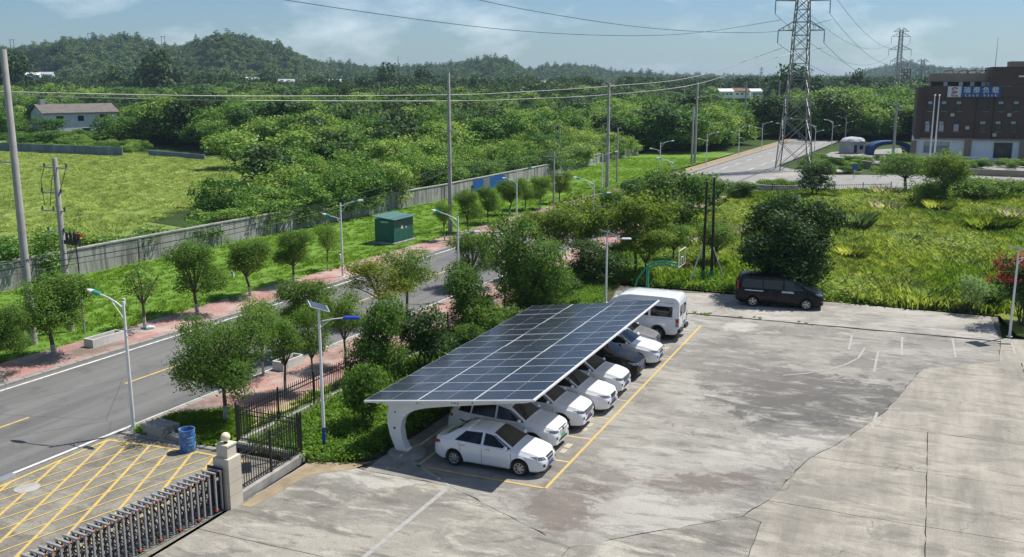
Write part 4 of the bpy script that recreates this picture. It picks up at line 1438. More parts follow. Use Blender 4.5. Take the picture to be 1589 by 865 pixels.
# ------------------------------------------------------------------ fence and gate
def fence(label, p0, p1, h=1.45, plinth=0.28, post=2.4, pick=0.135):
    L = math.hypot(p1[0] - p0[0], p1[1] - p0[1])
    t = thing('iron_fence', label, 'fence', (p0[0], p0[1], 0), math.atan2(p1[1] - p0[1], p1[0] - p0[0]))
    MB().box(0, L, -0.13, 0.13, -0.05, plinth, bev=0.02).build('plinth', m_conc_block, t)
    pm = MB().box(-0.03, 0.03, -0.03, 0.03, plinth, plinth + h + 0.04).add([(-.03, -.03, plinth + h + .04), (.03, -.03, plinth + h + .04), (.03, .03, plinth + h + .04), (-.03, .03, plinth + h + .04), (0, 0, plinth + h + .1)], [(0, 1, 4), (1, 2, 4), (2, 3, 4), (3, 0, 4)]).mesh('post', m_black_metal)
    n = max(1, round(L / post))
    for k in range(n + 1):
        obj('post', pm, t, (0.035 + (L - 0.07) * k / n, 0, 0))
    for z in (plinth + 0.14, plinth + h - 0.38, plinth + h - 0.20):
        MB().box(0.02, L - 0.02, -0.018, 0.018, z, z + 0.035).build('rail', m_black_metal, t)
    km = MB().box(-0.011, 0.011, -0.011, 0.011, plinth + 0.06, plinth + h - 0.08).add([(-.013, -.013, plinth + h - .08), (.013, -.013, plinth + h - .08), (.013, .013, plinth + h - .08), (-.013, .013, plinth + h - .08), (0, 0, plinth + h + .03)], [(0, 1, 4), (1, 2, 4), (2, 3, 4), (3, 0, 4)]).mesh('picket', m_black_metal)
    n = int(L / pick)
    for k in range(n):
        obj('picket', km, t, (0.07 + (L - 0.14) * (k + 0.5) / n, 0, 0))
    return t


fence('black iron fence between the cream gate pillar and the planted bed', (-4.95, 9.05), (-1.15, 9.15), 1.5, 0.28)
fence('short black iron fence returning from the gate towards the pavement', (-1.05, 9.35), (-1.0, 12.25), 1.5, 0.2)
fence('long black picket fence between pavement and the bed behind the canopy', (-0.8, 12.3), (30, 11.3), 1.3, 0.22)
# low retaining wall along the bed, one stretch
p, q = G(690, 572), G(742, 527)
rw = MB()
rw.bar((G(690, 566)[0], G(690, 566)[1], 0.22), (G(800, 500)[0], G(690, 566)[1] - 0.4, 0.22), 0.25, 0.45)
tag(rw.build('low_bed_wall', m_conc_block), 'low concrete wall edging the bed behind the canopy', 'wall')

gp = thing('gate_pillar', 'cream stone gate pillar with a round ball lamp on top', 'pillar', (-5.3, 9.1, 0))
MB().box(-0.31, 0.31, -0.31, 0.31, -0.05, 1.72, bev=0.015).build('shaft', m_stone, gp)
MB().box(-0.22, 0.22, -0.22, 0.22, 1.72, 2.1, bev=0.01).build('capital', m_stone, gp)
MB().box(-0.245, 0.245, -0.245, 0.245, 2.1, 2.16, bev=0.015).build('cap_slab', m_stone, gp)
m_ball = mat('cream_glass_globe', (0.80, 0.70, 0.48), 0.25, c2=(0.76, 0.66, 0.44), scale=2)
bl = MB().sphere((0, 0, 2.36), 0.155, 20, 12).build('ball_lamp', m_ball, gp, 60)
MB().lathe([(0.07, 2.16), (0.05, 2.19), (0.04, 2.22)], 12).build('lamp_base', m_black_metal, bl)
for z in (0.45, 0.9, 1.32):
    MB().box(-0.313, 0.313, -0.313, 0.313, z, z + 0.008).build('stone_joint', m_conc_block, gp)

m_gsteel = mat('gate_steel', (0.44, 0.45, 0.47), 0.38, 0.45, c2=(0.36, 0.37, 0.39), scale=5)
m_orange = mat('orange_plastic', (0.55, 0.10, 0.025), 0.45)
m_cream = mat('cream_disc', (0.62, 0.56, 0.40), 0.5)
gt = thing('sliding_gate', 'folding scissor-lattice sliding gate of steel frames across the entrance', 'gate', (-5.75, 9.03, 0), math.pi - 0.09)
# gate runs along its local x; depth along -y is towards the street
fr = MB()
fr.bar((0, 0.02, 0.06), (0, 0.02, 1.34), 0.055, 0.055)
fr.bar((0, -0.5, 0.06), (0, -0.5, 1.34), 0.05, 0.05)
fr.bar((0, 0.045, 1.365), (0, -0.53, 1.365), 0.075, 0.05)
frame_me = fr.mesh('frame', m_gsteel, 40)
cap_me = MB().box(-0.039, 0.039, 0.046, 0.062, 1.35, 1.385).mesh('end_cap', m_orange)
lat = MB()
P_ = 0.255
for y in (-0.04, -0.46):
    for z in (0.12, 0.52, 0.92):
        lat.bar((0.0, y, z), (P_, y - 0.01, z + 0.36), 0.012, 0.03)
        lat.bar((0.0, y - 0.02, z + 0.36), (P_, y - 0.02, z), 0.012, 0.03)
for z in (0.3, 0.7, 1.1):
    lat.bar((0.06, -0.04, z), (P_ - 0.05, -0.46, z), 0.016, 0.02)
    lat.bar((P_ - 0.05, -0.04, z), (0.06, -0.46, z), 0.016, 0.02)
lat.tube((P_ / 2, -0.03, 0.1), (P_ / 2, -0.03, 1.24), 0.014, n=6)
lat.tube((P_ / 2, -0.47, 0.1), (P_ / 2, -0.47, 1.24), 0.014, n=6)
lat_me = lat.mesh('lattice_bay', m_black_metal)
dsk = MB().path([(P_ / 2, -0.005, 1.14), (P_ / 2, 0.012, 1.14)], 0.05, 12)
dsk_me = dsk.mesh('reflector', m_cream)
wh = MB().path([(0, -0.03, 0.06), (0, 0.03, 0.06)], 0.06, 12)
wh_me = wh.mesh('wheel', m_black)
wg_me = MB().box(-0.05, 0.05, -0.02, 0.06, 0.09, 0.15).mesh('wheel_guard', m_orange)
for k in range(32):
    f = obj('frame', frame_me, gt, (k * P_, 0, 0))
    obj('end_cap', cap_me, f)
    if k < 31:
        b = obj('lattice_bay', lat_me, gt, (k * P_, 0, 0))
        if k % 4 == 0:
            obj('reflector', dsk_me, b)
    if k % 3 == 1:
        w_o = obj('wheel', wh_me, gt, (k * P_, 0.0, 0))
        obj('wheel_guard', wg_me, w_o)
MB().box(-0.06, -0.02, -0.58, 0.06, 0.05, 1.45).build('end_frame', m_dark, gt)
gr_ = MB().box(-0.4, 8.2, 0.05, 0.075, 0.002, 0.012)
gr_.build('floor_rail', m_galv, gt)

# blue drum, concrete block, planters, marker stubs
p = G(292, 699)
dr = thing('waste_drum', 'scuffed blue steel drum used as a bin by the apron', 'drum', (p[0], p[1], -0.02))
m_drum, nt, nd, lk, bs = newmat('scuffed_blue_paint')
v = objvec(nt)
c = ramp(nt, noise(nt, 4, 6, 0.7, v), [(0.42, (0.03, 0.13, 0.36)), (0.55, (0.07, 0.20, 0.44)), (0.66, (0.30, 0.38, 0.46))])
lk.new(c, bs.inputs['Base Color'])
bs.inputs['Roughness'].default_value = 0.5
MB().lathe([(0.285, 0), (0.295, 0.02), (0.29, 0.28), (0.305, 0.30), (0.29, 0.32), (0.29, 0.56), (0.305, 0.58), (0.29, 0.60), (0.29, 0.86), (0.305, 0.88), (0.27, 0.88), (0.265, 0.30)], 24).build('shell', m_drum, dr, 35)
MB().lathe([(0.262, 0.3), (0.262, 0.32)], 20).build('dark_inside', m_dark, dr)  # dark disc filling the drum's open inside
p = G(242, 678)
blk = MB().box(-0.55, 0.55, -0.45, 0.45, 0.0, 0.42, bev=0.03)
tag(blk.build('concrete_block', m_conc_block, loc=(p[0] + 0.3, p[1], 0.03), rz=1.45), 'squat weathered concrete block on the grass beside the drum', 'block')
p = G(277, 684)
blk = MB().box(-0.45, 0.45, -0.2, 0.2, 0.0, 0.2, bev=0.02)
tag(blk.build('concrete_block', m_conc_block, loc=(p[0], p[1], 0.03), rz=1.5), 'low flat concrete piece between block and drum', 'block')
m_planter = mat('white_concrete', (0.66, 0.65, 0.62), 0.85, c2=(0.48, 0.47, 0.44), scale=1.4)


def planter(px, label, L=2.1):
    p = G(*px)
    t = thing('planter_trough', label, 'planter', (p[0], p[1], 0.03), math.atan(-0.045))
    for nm, b in (('long_side', (-L / 2, L / 2, -.33, -.25)), ('long_side', (-L / 2, L / 2, .25, .33)), ('end_side', (-L / 2, -L / 2 + .08, -.248, .248)), ('end_side', (L / 2 - .08, L / 2, -.248, .248))):
        MB().box(b[0], b[1], b[2], b[3], 0, 0.45).build(nm, m_planter, t)
    MB().box(-L / 2 + .081, L / 2 - .081, -.249, .249, 0.0, 0.30).build('soil', m_joint, t)


planter((163, 533), 'long white concrete planter trough on the far red pavement')
planter((448, 570), 'white concrete planter trough on the near pavement among street trees', 1.6)
for i, (px, lab) in enumerate((((193, 476), 'white marker stub in the lawn behind the white planter'), ((362, 432), 'white marker stub in the lawn between two round street trees'), ((528, 405), 'white marker stub in the lawn near the green cabinet'))):
    p = G(*px)
    tag(MB().box(-.09, .09, -.07, .07, -.02, 0.52, bev=.02).build('marker_stub', m_planter, loc=(p[0], p[1], 0), rz=0.2), lab, 'marker', 'marker stubs in the lawn')

# ------------------------------------------------------------------ green transformer cabinet
m_green = mat('green_enamel', (0.012, 0.115, 0.085), 0.42, c2=(0.010, 0.09, 0.07), scale=1.2)
m_green_roof = mat('green_sheet_roof', (0.075, 0.17, 0.145), 0.5, c2=(0.05, 0.13, 0.11), scale=1.2)
cb = thing('transformer_cabinet', 'dark green transformer cabinet with four doors standing on the lawn', 'cabinet', (43.1, 30.8, 0), math.atan(-0.06))
MB().box(-1.7, 1.7, -1.12, 1.12, -0.05, 0.18, bev=0.02).build('plinth', m_conc_block, cb)
MB().box(-1.55, 1.55, -0.95, 0.95, 0.18, 2.12).build('body', m_green, cb)
rf = MB()
rf.add([(-1.75, -1.2, 2.13), (1.75, -1.2, 2.13), (1.75, 1.2, 2.33), (-1.75, 1.2, 2.33), (-1.75, -1.2, 2.19), (1.75, -1.2, 2.19), (1.75, 1.2, 2.39), (-1.75, 1.2, 2.39)], [(0, 1, 2, 3), (4, 5, 6, 7), (0, 1, 5, 4), (1, 2, 6, 5), (2, 3, 7, 6), (3, 0, 4, 7)])
rf.build('roof', m_green_roof, cb)
for k in range(4):
    x = -1.52 + k * 0.765
    dd = MB().box(x, x + 0.74, -0.975, -0.952, 0.26, 2.02).build('door', m_green, cb)
    MB().box(x + 0.60, x + 0.66, -0.995, -0.976, 1.08, 1.28).build('handle', m_galv, dd)
MB().box(-0.42, -0.12, -0.982, -0.977, 1.25, 1.55).build('notice', m_planter, cb)
MB().box(0.30, 0.44, -0.982, -0.977, 1.2, 1.4).build('notice', m_planter, cb)
MB().box(-1.575, -1.552, -0.75, 0.75, 0.3, 1.75).build('side_door', m_green, cb)
MB().box(-1.577, -1.5755, -0.45, 0.3, 1.84, 1.98).build('name_plate', m_galv, cb)

# ------------------------------------------------------------------ lamps
m_lampgreen = mat('teal_lamp_enamel', (0.02, 0.26, 0.19), 0.4)
m_lampglass = mat('lamp_glass', (0.75, 0.76, 0.74), 0.2)


def head_mesh(nm, m, half):
    rings = []
    rng = range(0, 8)
    for i in rng:
        t = i / 7
        x = (0.0 + 0.36 * t) if half == 0 else (0.36 + 0.34 * t)
        tt = x / 0.70
        wv = 0.115 * math.sin(math.pi * min(max(0.12 + 0.82 * tt, 0), 1)) ** 0.7 + 0.012
        hv = 0.075 * math.sin(math.pi * min(max(0.12 + 0.80 * tt, 0), 1)) ** 0.7 + 0.01
        rings.append([(x, wv * math.cos(2 * math.pi * k / 10), hv * math.sin(2 * math.pi * k / 10)) for k in range(10)])
    return MB().loft(rings, 0, True, True).mesh(nm, m, 40)


hb_me, hg_me = head_mesh('lamp_housing', m_lampgreen, 0), head_mesh('lamp_lens', m_metal_white, 1)
pole_me = MB().lathe([(0.16, 0), (0.16, 0.03), (0.085, 0.04), (0.08, 0.5), (0.05, 5.25), (0.045, 5.28)], 12).mesh('pole', m_metal_white, 40)
up_me = MB().path([(0, 0, 5.0), (0.4, 0, 5.22), (0.8, 0, 5.36), (1.25, 0, 5.46)], 0.032, 8).path([(0, 0, 4.55), (0.35, 0, 4.95), (0.65, 0, 5.26)], 0.018, 6).mesh('upper_arm', m_metal_white, 40)
lo_me = MB().path([(0, 0, 4.12), (-0.45, 0, 4.24), (-0.9, 0, 4.30)], 0.025, 8).path([(0, 0, 3.8), (-0.35, 0, 4.16)], 0.015, 6).mesh('lower_arm', m_metal_white, 40)
DBL = 'twin-arm street lamps along the road'


def street_lamp(x, y, flip, label, s=1.0):
    t = thing('street_lamp', label, 'street lamp', (x, y, 0), (math.pi / 2 if not flip else -math.pi / 2) + math.atan(-.045), DBL)
    t.scale = (s, s, s)
    obj('pole', pole_me, t)
    for nm, me, at_, sg in (('upper_arm', up_me, (1.22, 0, 5.46), 1), ('lower_arm', lo_me, (-0.88, 0, 4.31), -1)):
        a = obj(nm, me, t)
        for n2, m2 in (('lamp_housing', hb_me), ('lamp_lens', hg_me)):
            h = obj(n2, m2, a, at_)
            h.rotation_euler = (0, -0.17, 0 if sg > 0 else math.pi)
    return t


street_lamp(-1.25, 17.15, False, 'twin-arm street lamp with green heads at the entrance apron')
for k, top in enumerate(((711, 337), (772, 303), (932, 283), (1055.7, 251))):
    x, y = G(top[0], top[1], 5.25)
    if k == 1:
        continue
    street_lamp(x, rdb(x, 17.0), False, ('twin-arm street lamp on the near kerb, opposite the green cabinet', '', 'twin-arm street lamp showing above the yellowish trees on the near kerb', 'twin-arm street lamp on the near kerb by the junction')[k])
for a in (28.3, 57.0, 80.5, 103.3, 128.5, 151.5, 172, 194, 216, 240, 265):
    lab = {28.3: 'twin-arm street lamp on the far kerb beside the thin street tree', 57.0: 'twin-arm street lamp on the far kerb by the blue hoarding'}.get(a, 'twin-arm street lamp in the far kerb row towards the lattice tower')
    street_lamp(a, rdb(a, 27.75), True, lab)
for a in (165, 188, 210, 233, 256, 280):
    street_lamp(a, rdb(a, 16.4), False, 'twin-arm street lamp lining the near kerb beyond the lattice tower')

m_cell, nt, nd, lk, bs = newmat('solar_cells')
v = objvec(nt)
sep = nd.new('ShaderNodeSeparateXYZ')
lk.new(v, sep.inputs[0])
def cell_line(axis, pitch, wdt):
    f = mth(nt, 'FRACT', mth(nt, 'DIVIDE', mth(nt, 'ADD', sep.outputs[axis], 50 * pitch), pitch))
    return mth(nt, 'LESS_THAN', f, wdt)
ln = mth(nt, 'MAXIMUM', cell_line(0, 0.178, 0.035), cell_line(1, 0.0895, 0.05))
c = mixc(nt, noise(nt, 0.5, 2, 0.5, v), (0.010, 0.012, 0.022), (0.022, 0.026, 0.042))
lk.new(mixc(nt, mth(nt, 'MULTIPLY', ln, 0.55), c, (0.16, 0.18, 0.21)), bs.inputs['Base Color'])
lk.new(ramp(nt, noise(nt, 1.3, 4, 0.6, v), [(0.3, 0.12), (0.7, 0.34)]), bs.inputs['Roughness'])
bs.inputs['Specular IOR Level'].default_value = 0.36
m_alu = mat('anodised_aluminium', (0.74, 0.75, 0.75), 0.4, 0.15)
m_lampblue = mat('blue_lamp_enamel', (0.010, 0.045, 0.33), 0.35)


def solar_lamp(x, y, h, label, rz, blue, arm=0.95):
    t = thing('solar_lamp', label, 'street lamp', (x, y, 0), rz, 'solar-powered lamps in the yard')
    MB().lathe([(0.15, 0), (0.15, 0.03), (0.07, 0.04), (0.065, 0.95)], 12).build('pole_base', m_lampblue if blue else m_metal_white, t, 40)
    MB().lathe([(0.066, 0.95), (0.045, h), (0.04, h + 0.02)], 12).build('pole', m_metal_white, t, 40)
    z = h - 0.42
    ar = MB().path([(0, 0, z), (arm * 0.5, 0, z + 0.10), (arm, 0, z + 0.16)], 0.022, 8).tube((0, 0, z - 0.25), (arm * 0.45, 0, z + 0.08), 0.013, n=6).build('arm', m_metal_white, t, 40)
    hd_ = MB().box(arm - 0.05, arm + 0.55, -0.11, 0.11, z + 0.12, z + 0.22, bev=0.04).build('lamp_head', m_lampblue if blue else m_metal_white, t)
    pn = MB().box(-0.52, 0.52, -0.36, 0.36, -0.02, 0.01).build('solar_panel', m_alu, t)
    pn.location = (0, 0, h + 0.16)
    nv = Matrix.Rotation(-rz, 3, 'Z') @ Vector((0.22, -0.26, 0.95)).normalized()
    pn.rotation_euler = nv.to_track_quat('Z', 'Y').to_euler()
    cl = MB().box(-0.495, 0.495, -0.335, 0.335, 0.011, 0.014).build('cells', m_cell, pn)
    MB().tube((0, 0, h - 0.02), (0, 0, h + 0.15), 0.03, n=8).build('panel_bracket', m_galv, t)
    return t


solar_lamp(-0.1, 8.9, 5.45, 'white solar lamp post with blue base and blue head beside the canopy', -math.pi / 2 + 0.35, True)
solar_lamp(27.8, 6.75, 4.35, 'grey-white solar lamp post behind the far end of the canopy', -math.pi / 2 + 0.35, False)
solar_lamp(28.6, -16.0, 4.75, 'solar lamp post at the yard corner beside the red blossoms', -math.pi / 2 + 0.3, False)

# ------------------------------------------------------------------ utility poles and cables
def upole(px, h, label, r0=0.17, r1=0.10, arms=(), xy=None, ry=0.0, kind_='utility poles', mm=None):
    x, y = xy or G(*px)
    t = thing('utility_pole', label, 'utility pole', (x, y, 0), ry, kind_)
    MB().lathe([(r0, -0.3), (r0, 0), (r1, h), (r1 * 0.9, h + 0.02)], 12).build('shaft', mm or m_pole_conc, t, 40)
    for z, w0, w1 in arms:
        a = MB().box(-0.04, 0.04, w0, w1, z - 0.04, z + 0.04).build('cross_arm', m_galv, t)
        n = max(2, int((w1 - w0) / 0.55))
        for k in range(n):
            yy = w0 + 0.1 + (w1 - w0 - 0.2) * k / (n - 1)
            MB().lathe([(0.045, z + 0.04), (0.06, z + 0.1), (0.035, z + 0.13), (0.055, z + 0.18), (0.02, z + 0.24)], 8, c=(0, yy)).build('insulator', m_dark, a)
    return t


upole((52, 535), 15.2, 'thick tapering concrete pole rising past the top of the hills', 0.23, 0.15, ((9.6, 0.1, 1.2),))
sp_ = upole((110, 515), 9.6, 'concrete pole with four cross arms and switchgear by the far pavement', 0.20, 0.13, ((9.1, -0.9, 0.9), (7.75, -0.35, 1.25), (6.75, -0.5, 1.35), (5.6, -0.3, 1.05)))
m_redcap = mat('rust_red_paint', (0.30, 0.05, 0.03), 0.6)
sw = MB().box(-0.22, 0.22, -1.15, -0.35, 5.0, 5.22)
for k in range(3):
    sw.lathe([(0.06, 5.2), (0.09, 5.3), (0.06, 5.4), (0.09, 5.5), (0.05, 5.65)], 8, c=(-0.12, -0.5 - k * 0.28))
    sw.lathe([(0.06, 5.2), (0.09, 5.3), (0.06, 5.4), (0.09, 5.5), (0.05, 5.65)], 8, c=(0.12, -0.5 - k * 0.28))
so = sw.build('switchgear', m_dark, sp_)
MB().box(-0.1, 0.1, -1.45, -1.05, 5.4, 5.6).build('trip_handle', m_redcap, so)
MB().tube((0, -0.1, 3.6), (0, -1.0, 5.0), 0.025, n=6).tube((0, -0.1, 3.4), (0.1, -0.6, 5.0), 0.025, n=6).build('brace', m_galv, sp_)
MB().path([(0, -0.95, 5.0), (0.02, -1.0, 4.0), (0.02, -1.0, 2.2)], 0.035, 6).build('cable_conduit', m_dark, sp_)
MB().tube((0.02, -1.0, 0), (0.02, -1.0, 2.2), 0.055, n=8).build('conduit_guard', m_pole_conc, sp_)
for k in range(3):
    y0 = -0.8 + k * 0.8
    MB().path([(0, y0, 9.15), (-0.1, y0 + 0.25, 8.4), (-0.05, 0.2 + k * 0.4, 7.0)], 0.018, 5).build('jumper_cable', m_dark, sp_)
upole((699, 360), 14.3, 'tall plain concrete pole on the lawn near the green cabinet', 0.22, 0.13, ((9.3, -0.7, 0.7),))
upole((942, 292), 13.4, 'tall concrete pole on the lawn beyond the blue hoarding', 0.26, 0.16, ((9.8, -0.9, 0.9), (11.6, -0.8, 0.8)))
upole((957, 284), 7.4, 'short thin pole beside the tall pole on the lawn', 0.13, 0.09)
upole((1078, 253), 13.3, 'tall concrete pole at the end of the lawn by the road bend', 0.22, 0.15, ((8.5, -0.7, 0.7),))
upole((1073, 255), 9.4, 'stub pole pressed against the tall one at the road bend', 0.18, 0.14)
upole((859, 330), 6.4, 'short pole with two cross arms among the street trees', 0.12, 0.09, ((3.9, -1.2, 1.2), (5.9, -0.5, 1.1)))
upole(None, 7.0, 'grey pole with cross arm standing behind the boundary wall', 0.12, 0.09, ((6.6, -0.1, 3.0),), xy=(118, 43.5))
upole((1385, 252), 10.0, 'grey pole with short cross arms near the compound corner', 0.24, 0.18, ((8.9, -0.9, 0.9), (6.0, -0.9, 0.9)))
for k, (px, top, dd) in enumerate(((1155, 127, 225), (1206, 125, 270), (1275, 122, 330), (1297, 134, 345), (1313, 136, 370), (1345, 140, 400), (1356, 138, 430))):
    x, y, _ = AT(px, 200, dd)
    upole(None, AT(px, top, dd)[2], 'distant concrete pole in the line following the road', 0.24, 0.18, ((AT(px, top, dd)[2] - 1.5, -0.9, 0.9),), xy=(x, y), kind_='distant poles following the road')
for px, top in ((589, 131), (224, 158), (389, 148)):
    x, y, _ = AT(px, 180, 300)
    upole(None, AT(px, top, 300)[2], 'far grey pole standing in the scrub', 0.2, 0.15, ((AT(px, top, 300)[2] - 0.6, -0.8, 0.8),), xy=(x, y), kind_='far poles in the scrub')


def smooth_pts(pts, n=40):
    """Catmull-Rom through points"""
    P = [Vector(p) for p in pts]
    P = [P[0] * 2 - P[1]] + P + [P[-1] * 2 - P[-2]]
    out = []
    segs = len(P) - 3
    for i in range(segs):
        for k in range(max(2, n // segs)):
            t = k / max(2, n // segs)
            a, b, c, d = P[i:i + 4]
            out.append(0.5 * ((2 * b) + (c - a) * t + (2 * a - 5 * b + 4 * c - d) * t * t + (3 * b - a - 3 * c + d) * t ** 3))
    out.append(P[-2])
    return out


def cable(label, pts, r, m=None, group=None, n=40):
    mb = MB().path(smooth_pts(pts, n), r, 6)
    return tag(mb.build('cable', m or m_galv, smooth=60), label, 'cable', group)


def sag(p, q, s, n=14):
    return [(p[0] + (q[0] - p[0]) * i / n, p[1] + (q[1] - p[1]) * i / n, p[2] + (q[2] - p[2]) * i / n - 4 * s * (i / n) * (1 - i / n)) for i in range(n + 1)]


m_cable_al = mat('weathered_conductor', (0.46, 0.45, 0.43), 0.6, 0.2, c2=(0.38, 0.37, 0.35))
m_cable_dk = mat('black_cable', (0.05, 0.05, 0.055), 0.6)
for dy, z0 in ((0, 4.6), (0.12, 4.25), (0.1, 3.95)):
    A = G(52, 535)
    B = G(699, 360)
    C_ = G(942, 292)
    cable('low service cable strung along the far pavement between concrete poles', sag((A[0] - 14, A[1] + 1.2 + dy, z0 + 0.3), (A[0], A[1] - .22 + dy, z0), 0.15) + sag((A[0], A[1] - .22 + dy, z0), (B[0], B[1] - .22 + dy, z0 + 1.7), 0.8)[1:] + sag((B[0], B[1] - .22 + dy, z0 + 1.7), (C_[0], C_[1] - .2, z0 + 2.2), 0.9)[1:], 0.022, m_dark, 'low service cables', 60)

# ------------------------------------------------------------------ basketball stand, dark posts
m_hoopgreen = mat('green_hoop_paint', (0.015, 0.25, 0.16), 0.45)
m_hoopred = mat('red_rim_paint', (0.45, 0.05, 0.05), 0.45)
hx, hy = 31.9, 5.2
hp_ = thing('basketball_stand', 'green curved basketball stand with backboard at the yard edge', 'basketball hoop', (hx, hy, 0))
# arm reaches along -y with the pole at the origin
MB().bar((0, 0, 0), (0, 0.02, 1.85), 0.16, 0.16).build('pole', m_hoopgreen, hp_)
MB().path([(0, 0.95, 0.0), (0, 0.72, 0.75), (0, 0.35, 1.35), (0, 0, 1.78), (0, -0.5, 2.05), (0, -1.1, 2.15), (0, -1.9, 2.05), (0, -2.1, 1.95)], 0.065, 8).path([(0, -0.05, 1.62), (0, -0.6, 1.85), (0, -1.2, 1.93), (0, -2.0, 1.78)], 0.055, 8).build('curved_arm', m_hoopgreen, hp_, 40)
for y_ in (-0.4, -0.9, -1.4, -1.8):
    MB().tube((0, y_, 1.8), (0, y_ - 0.1, 2.05), 0.03, n=6).build('arm_web', m_hoopgreen, hp_)
MB().tube((0, -1.0, 2.14), (0, -2.2, 2.95), 0.025, n=6).build('stay', m_hoopgreen, hp_)
bb = MB()
for z0_, z1_, y0_, y1_ in ((1.95, 2.0, -0.9, 0.9), (3.0, 3.05, -0.9, 0.9)):
    bb.box(-0.9, 0.9, -2.27, -2.22, z0_, z1_)
bb.box(-0.9, -0.85, -2.27, -2.22, 2.0, 3.0).box(0.85, 0.9, -2.27, -2.22, 2.0, 3.0).box(-0.3, -0.27, -2.27, -2.22, 2.1, 2.55).box(0.27, 0.3, -2.27, -2.22, 2.1, 2.55).box(-0.27, 0.27, -2.27, -2.22, 2.52, 2.55)
bbo = bb.build('backboard_frame', m_metal_white, hp_)
m_clear, nt, nd, lk, bs = newmat('clear_acrylic')
bs.inputs['Transmission Weight'].default_value = 1.0
bs.inputs['Roughness'].default_value = 0.05
bs.inputs['IOR'].default_value = 1.05
bs.inputs['Base Color'].default_value = (0.9, 0.95, 0.95, 1)
MB().box(-0.85, 0.85, -2.25, -2.24, 2.0, 3.0).build('board_pane', m_clear, bbo)
MB().path([(0.23 * math.cos(t_), -2.55 + 0.23 * math.sin(t_), 2.12) for t_ in [2 * math.pi * k / 20 for k in range(21)]], 0.016, 6, cap=False).box(-0.05, 0.05, -2.32, -2.27, 2.05, 2.14).build('rim', m_hoopred, hp_)
m_creo = mat('creosoted_timber', (0.028, 0.022, 0.018), 0.85, c2=(0.045, 0.036, 0.028), scale=4)
for dx, dy, h, lab in ((0, 0, 7.0, 'dark timber post with two white braces behind the yard'), (0.15, -0.55, 7.3, 'taller dark timber post beside the braced one behind the yard')):
    t = thing('timber_post', lab, 'post', (36.2 + dx, 2.45 + dy, 0), 0, 'dark timber posts')
    MB().path([(0, 0, -0.1), (0.03, 0.02, 3), (0, -0.02 - dy * 0.2, h)], [0.12, 0.1, 0.075], 9).build('shaft', m_creo, t, 50)
    MB().lathe([(0.15, 0.02), (0.15, 0.9)], 10).build('base_sleeve', m_hoopgreen, t, 40)
    if dx == 0:
        MB().tube((0.1, 0.1, 2.6), (-1.2, 0.75, 0), 0.045, n=7).build('brace', m_metal_white, t)
    else:
        MB().tube((0, 0, 2.6), (-0.5, -1.15, 0), 0.04, n=7).build('brace', m_pole_conc, t)

# ------------------------------------------------------------------ solar canopy
cp = thing('solar_canopy', 'white cantilever carport roofed with solar panels over the parked cars', 'carport', (0.35, 0.6, 0))
SL = -0.1373                                          # roof falls towards the street
LEN, WID = 16.65, 6.76
def roof_z(y):
    return 3.0 + SL * y
prof_out = [(5.62, 0.0), (5.92, 0.7), (6.03, 1.15), (6.02, 1.55), (5.95, 1.85), (6.35, roof_z(6.35) - 0.13)]
prof_top = [(0.35, roof_z(0.35) - 0.13)]
prof_in = [(0.35, roof_z(0.35) - 0.24), (3.4, roof_z(3.4) - 0.36), (4.4, roof_z(4.4) - 0.43), (4.85, 1.82), (5.2, 1.62), (5.40, 1.35), (5.47, 1.0), (5.40, 0.55), (5.22, 0.2), (5.08, 0.0)]
poly = prof_out + prof_top + prof_in
lm = MB()
n = len(poly)
lm.loft([[(-0.17, p[0], p[1]) for p in poly], [(0.17, p[0], p[1]) for p in poly]], 0, True, True)
leg_me = lm.mesh('support_leg', m_metal_white)
m_hole = mat('bolt_hole', (0.03, 0.03, 0.03), 0.7)
m_brass = mat('brass_bolt', (0.30, 0.26, 0.15), 0.4, 0.6)
for k, a in enumerate((0.55, 5.7, 10.9, 16.0)):
    lg = obj('support_leg', leg_me, cp, (a, 0, 0))
    MB().lathe([(0.75, -0.02), (0.72, 0.1), (0.5, 0.16)], 16, c=(0, 5.3)).build('footing', m_conc_block, lg)
    if k == 0:
        for (y, z, m_, r) in ((5.72, 1.02, m_hole, 0.045), (5.68, 1.65, m_brass, 0.04), (4.75, 2.12, m_brass, 0.04), (5.85, 1.98, m_alu, 0.05), (1.0, 2.70, m_hole, 0.03), (2.5, 2.42, m_hole, 0.03)):
            MB().path([(-0.182, y, z), (-0.165, y, z)], r, 12).build('bolt', m_, lg)
        em = MB()
        for i, (y0, z0) in enumerate(((3.62, 2.36), (3.56, 2.30))):
            em.box(-0.176, -0.171, y0 - 0.09, y0 + 0.05, z0, z0 + 0.05)
        em.box(-0.176, -0.171, 3.55, 3.60, 2.29, 2.40)
        em.build('emblem', m_hoopred, lg)
        le = MB()
        for i in range(3):
            y0 = 3.36 - i * 0.12
            le.box(-0.176, -0.171, y0 - 0.07, y0, 2.29, 2.31).box(-0.176, -0.171, y0 - 0.07, y0, 2.35, 2.37).box(-0.176, -0.171, y0 - 0.045, y0 - 0.025, 2.312, 2.348)
        le.build('lettering', m_dark, lg)
        for y in (4.6, 3.2, 1.6):
            MB().box(-0.24, -0.171, y - 0.06, y + 0.06, roof_z(y) - 0.2, roof_z(y) - 0.12).build('purlin_clamp', m_dark, lg)
for y in (0.5, 1.9, 3.3, 4.7, 6.2):
    z = roof_z(y) - 0.075
    MB().box(-0.02, LEN + 0.02, y - 0.05, y + 0.05, z - 0.05, z + 0.045).build('purlin', m_metal_white, cp)
sl_ang = math.atan(SL)
PW, PL = WID / 3, LEN / 15
pm = MB()
tk = 0.035
pl_, pw_ = PL - 0.016, (PW / math.cos(sl_ang)) - 0.022
pm.box(0, pl_, 0, pw_, -tk, 0, 0)
fm = 0.017
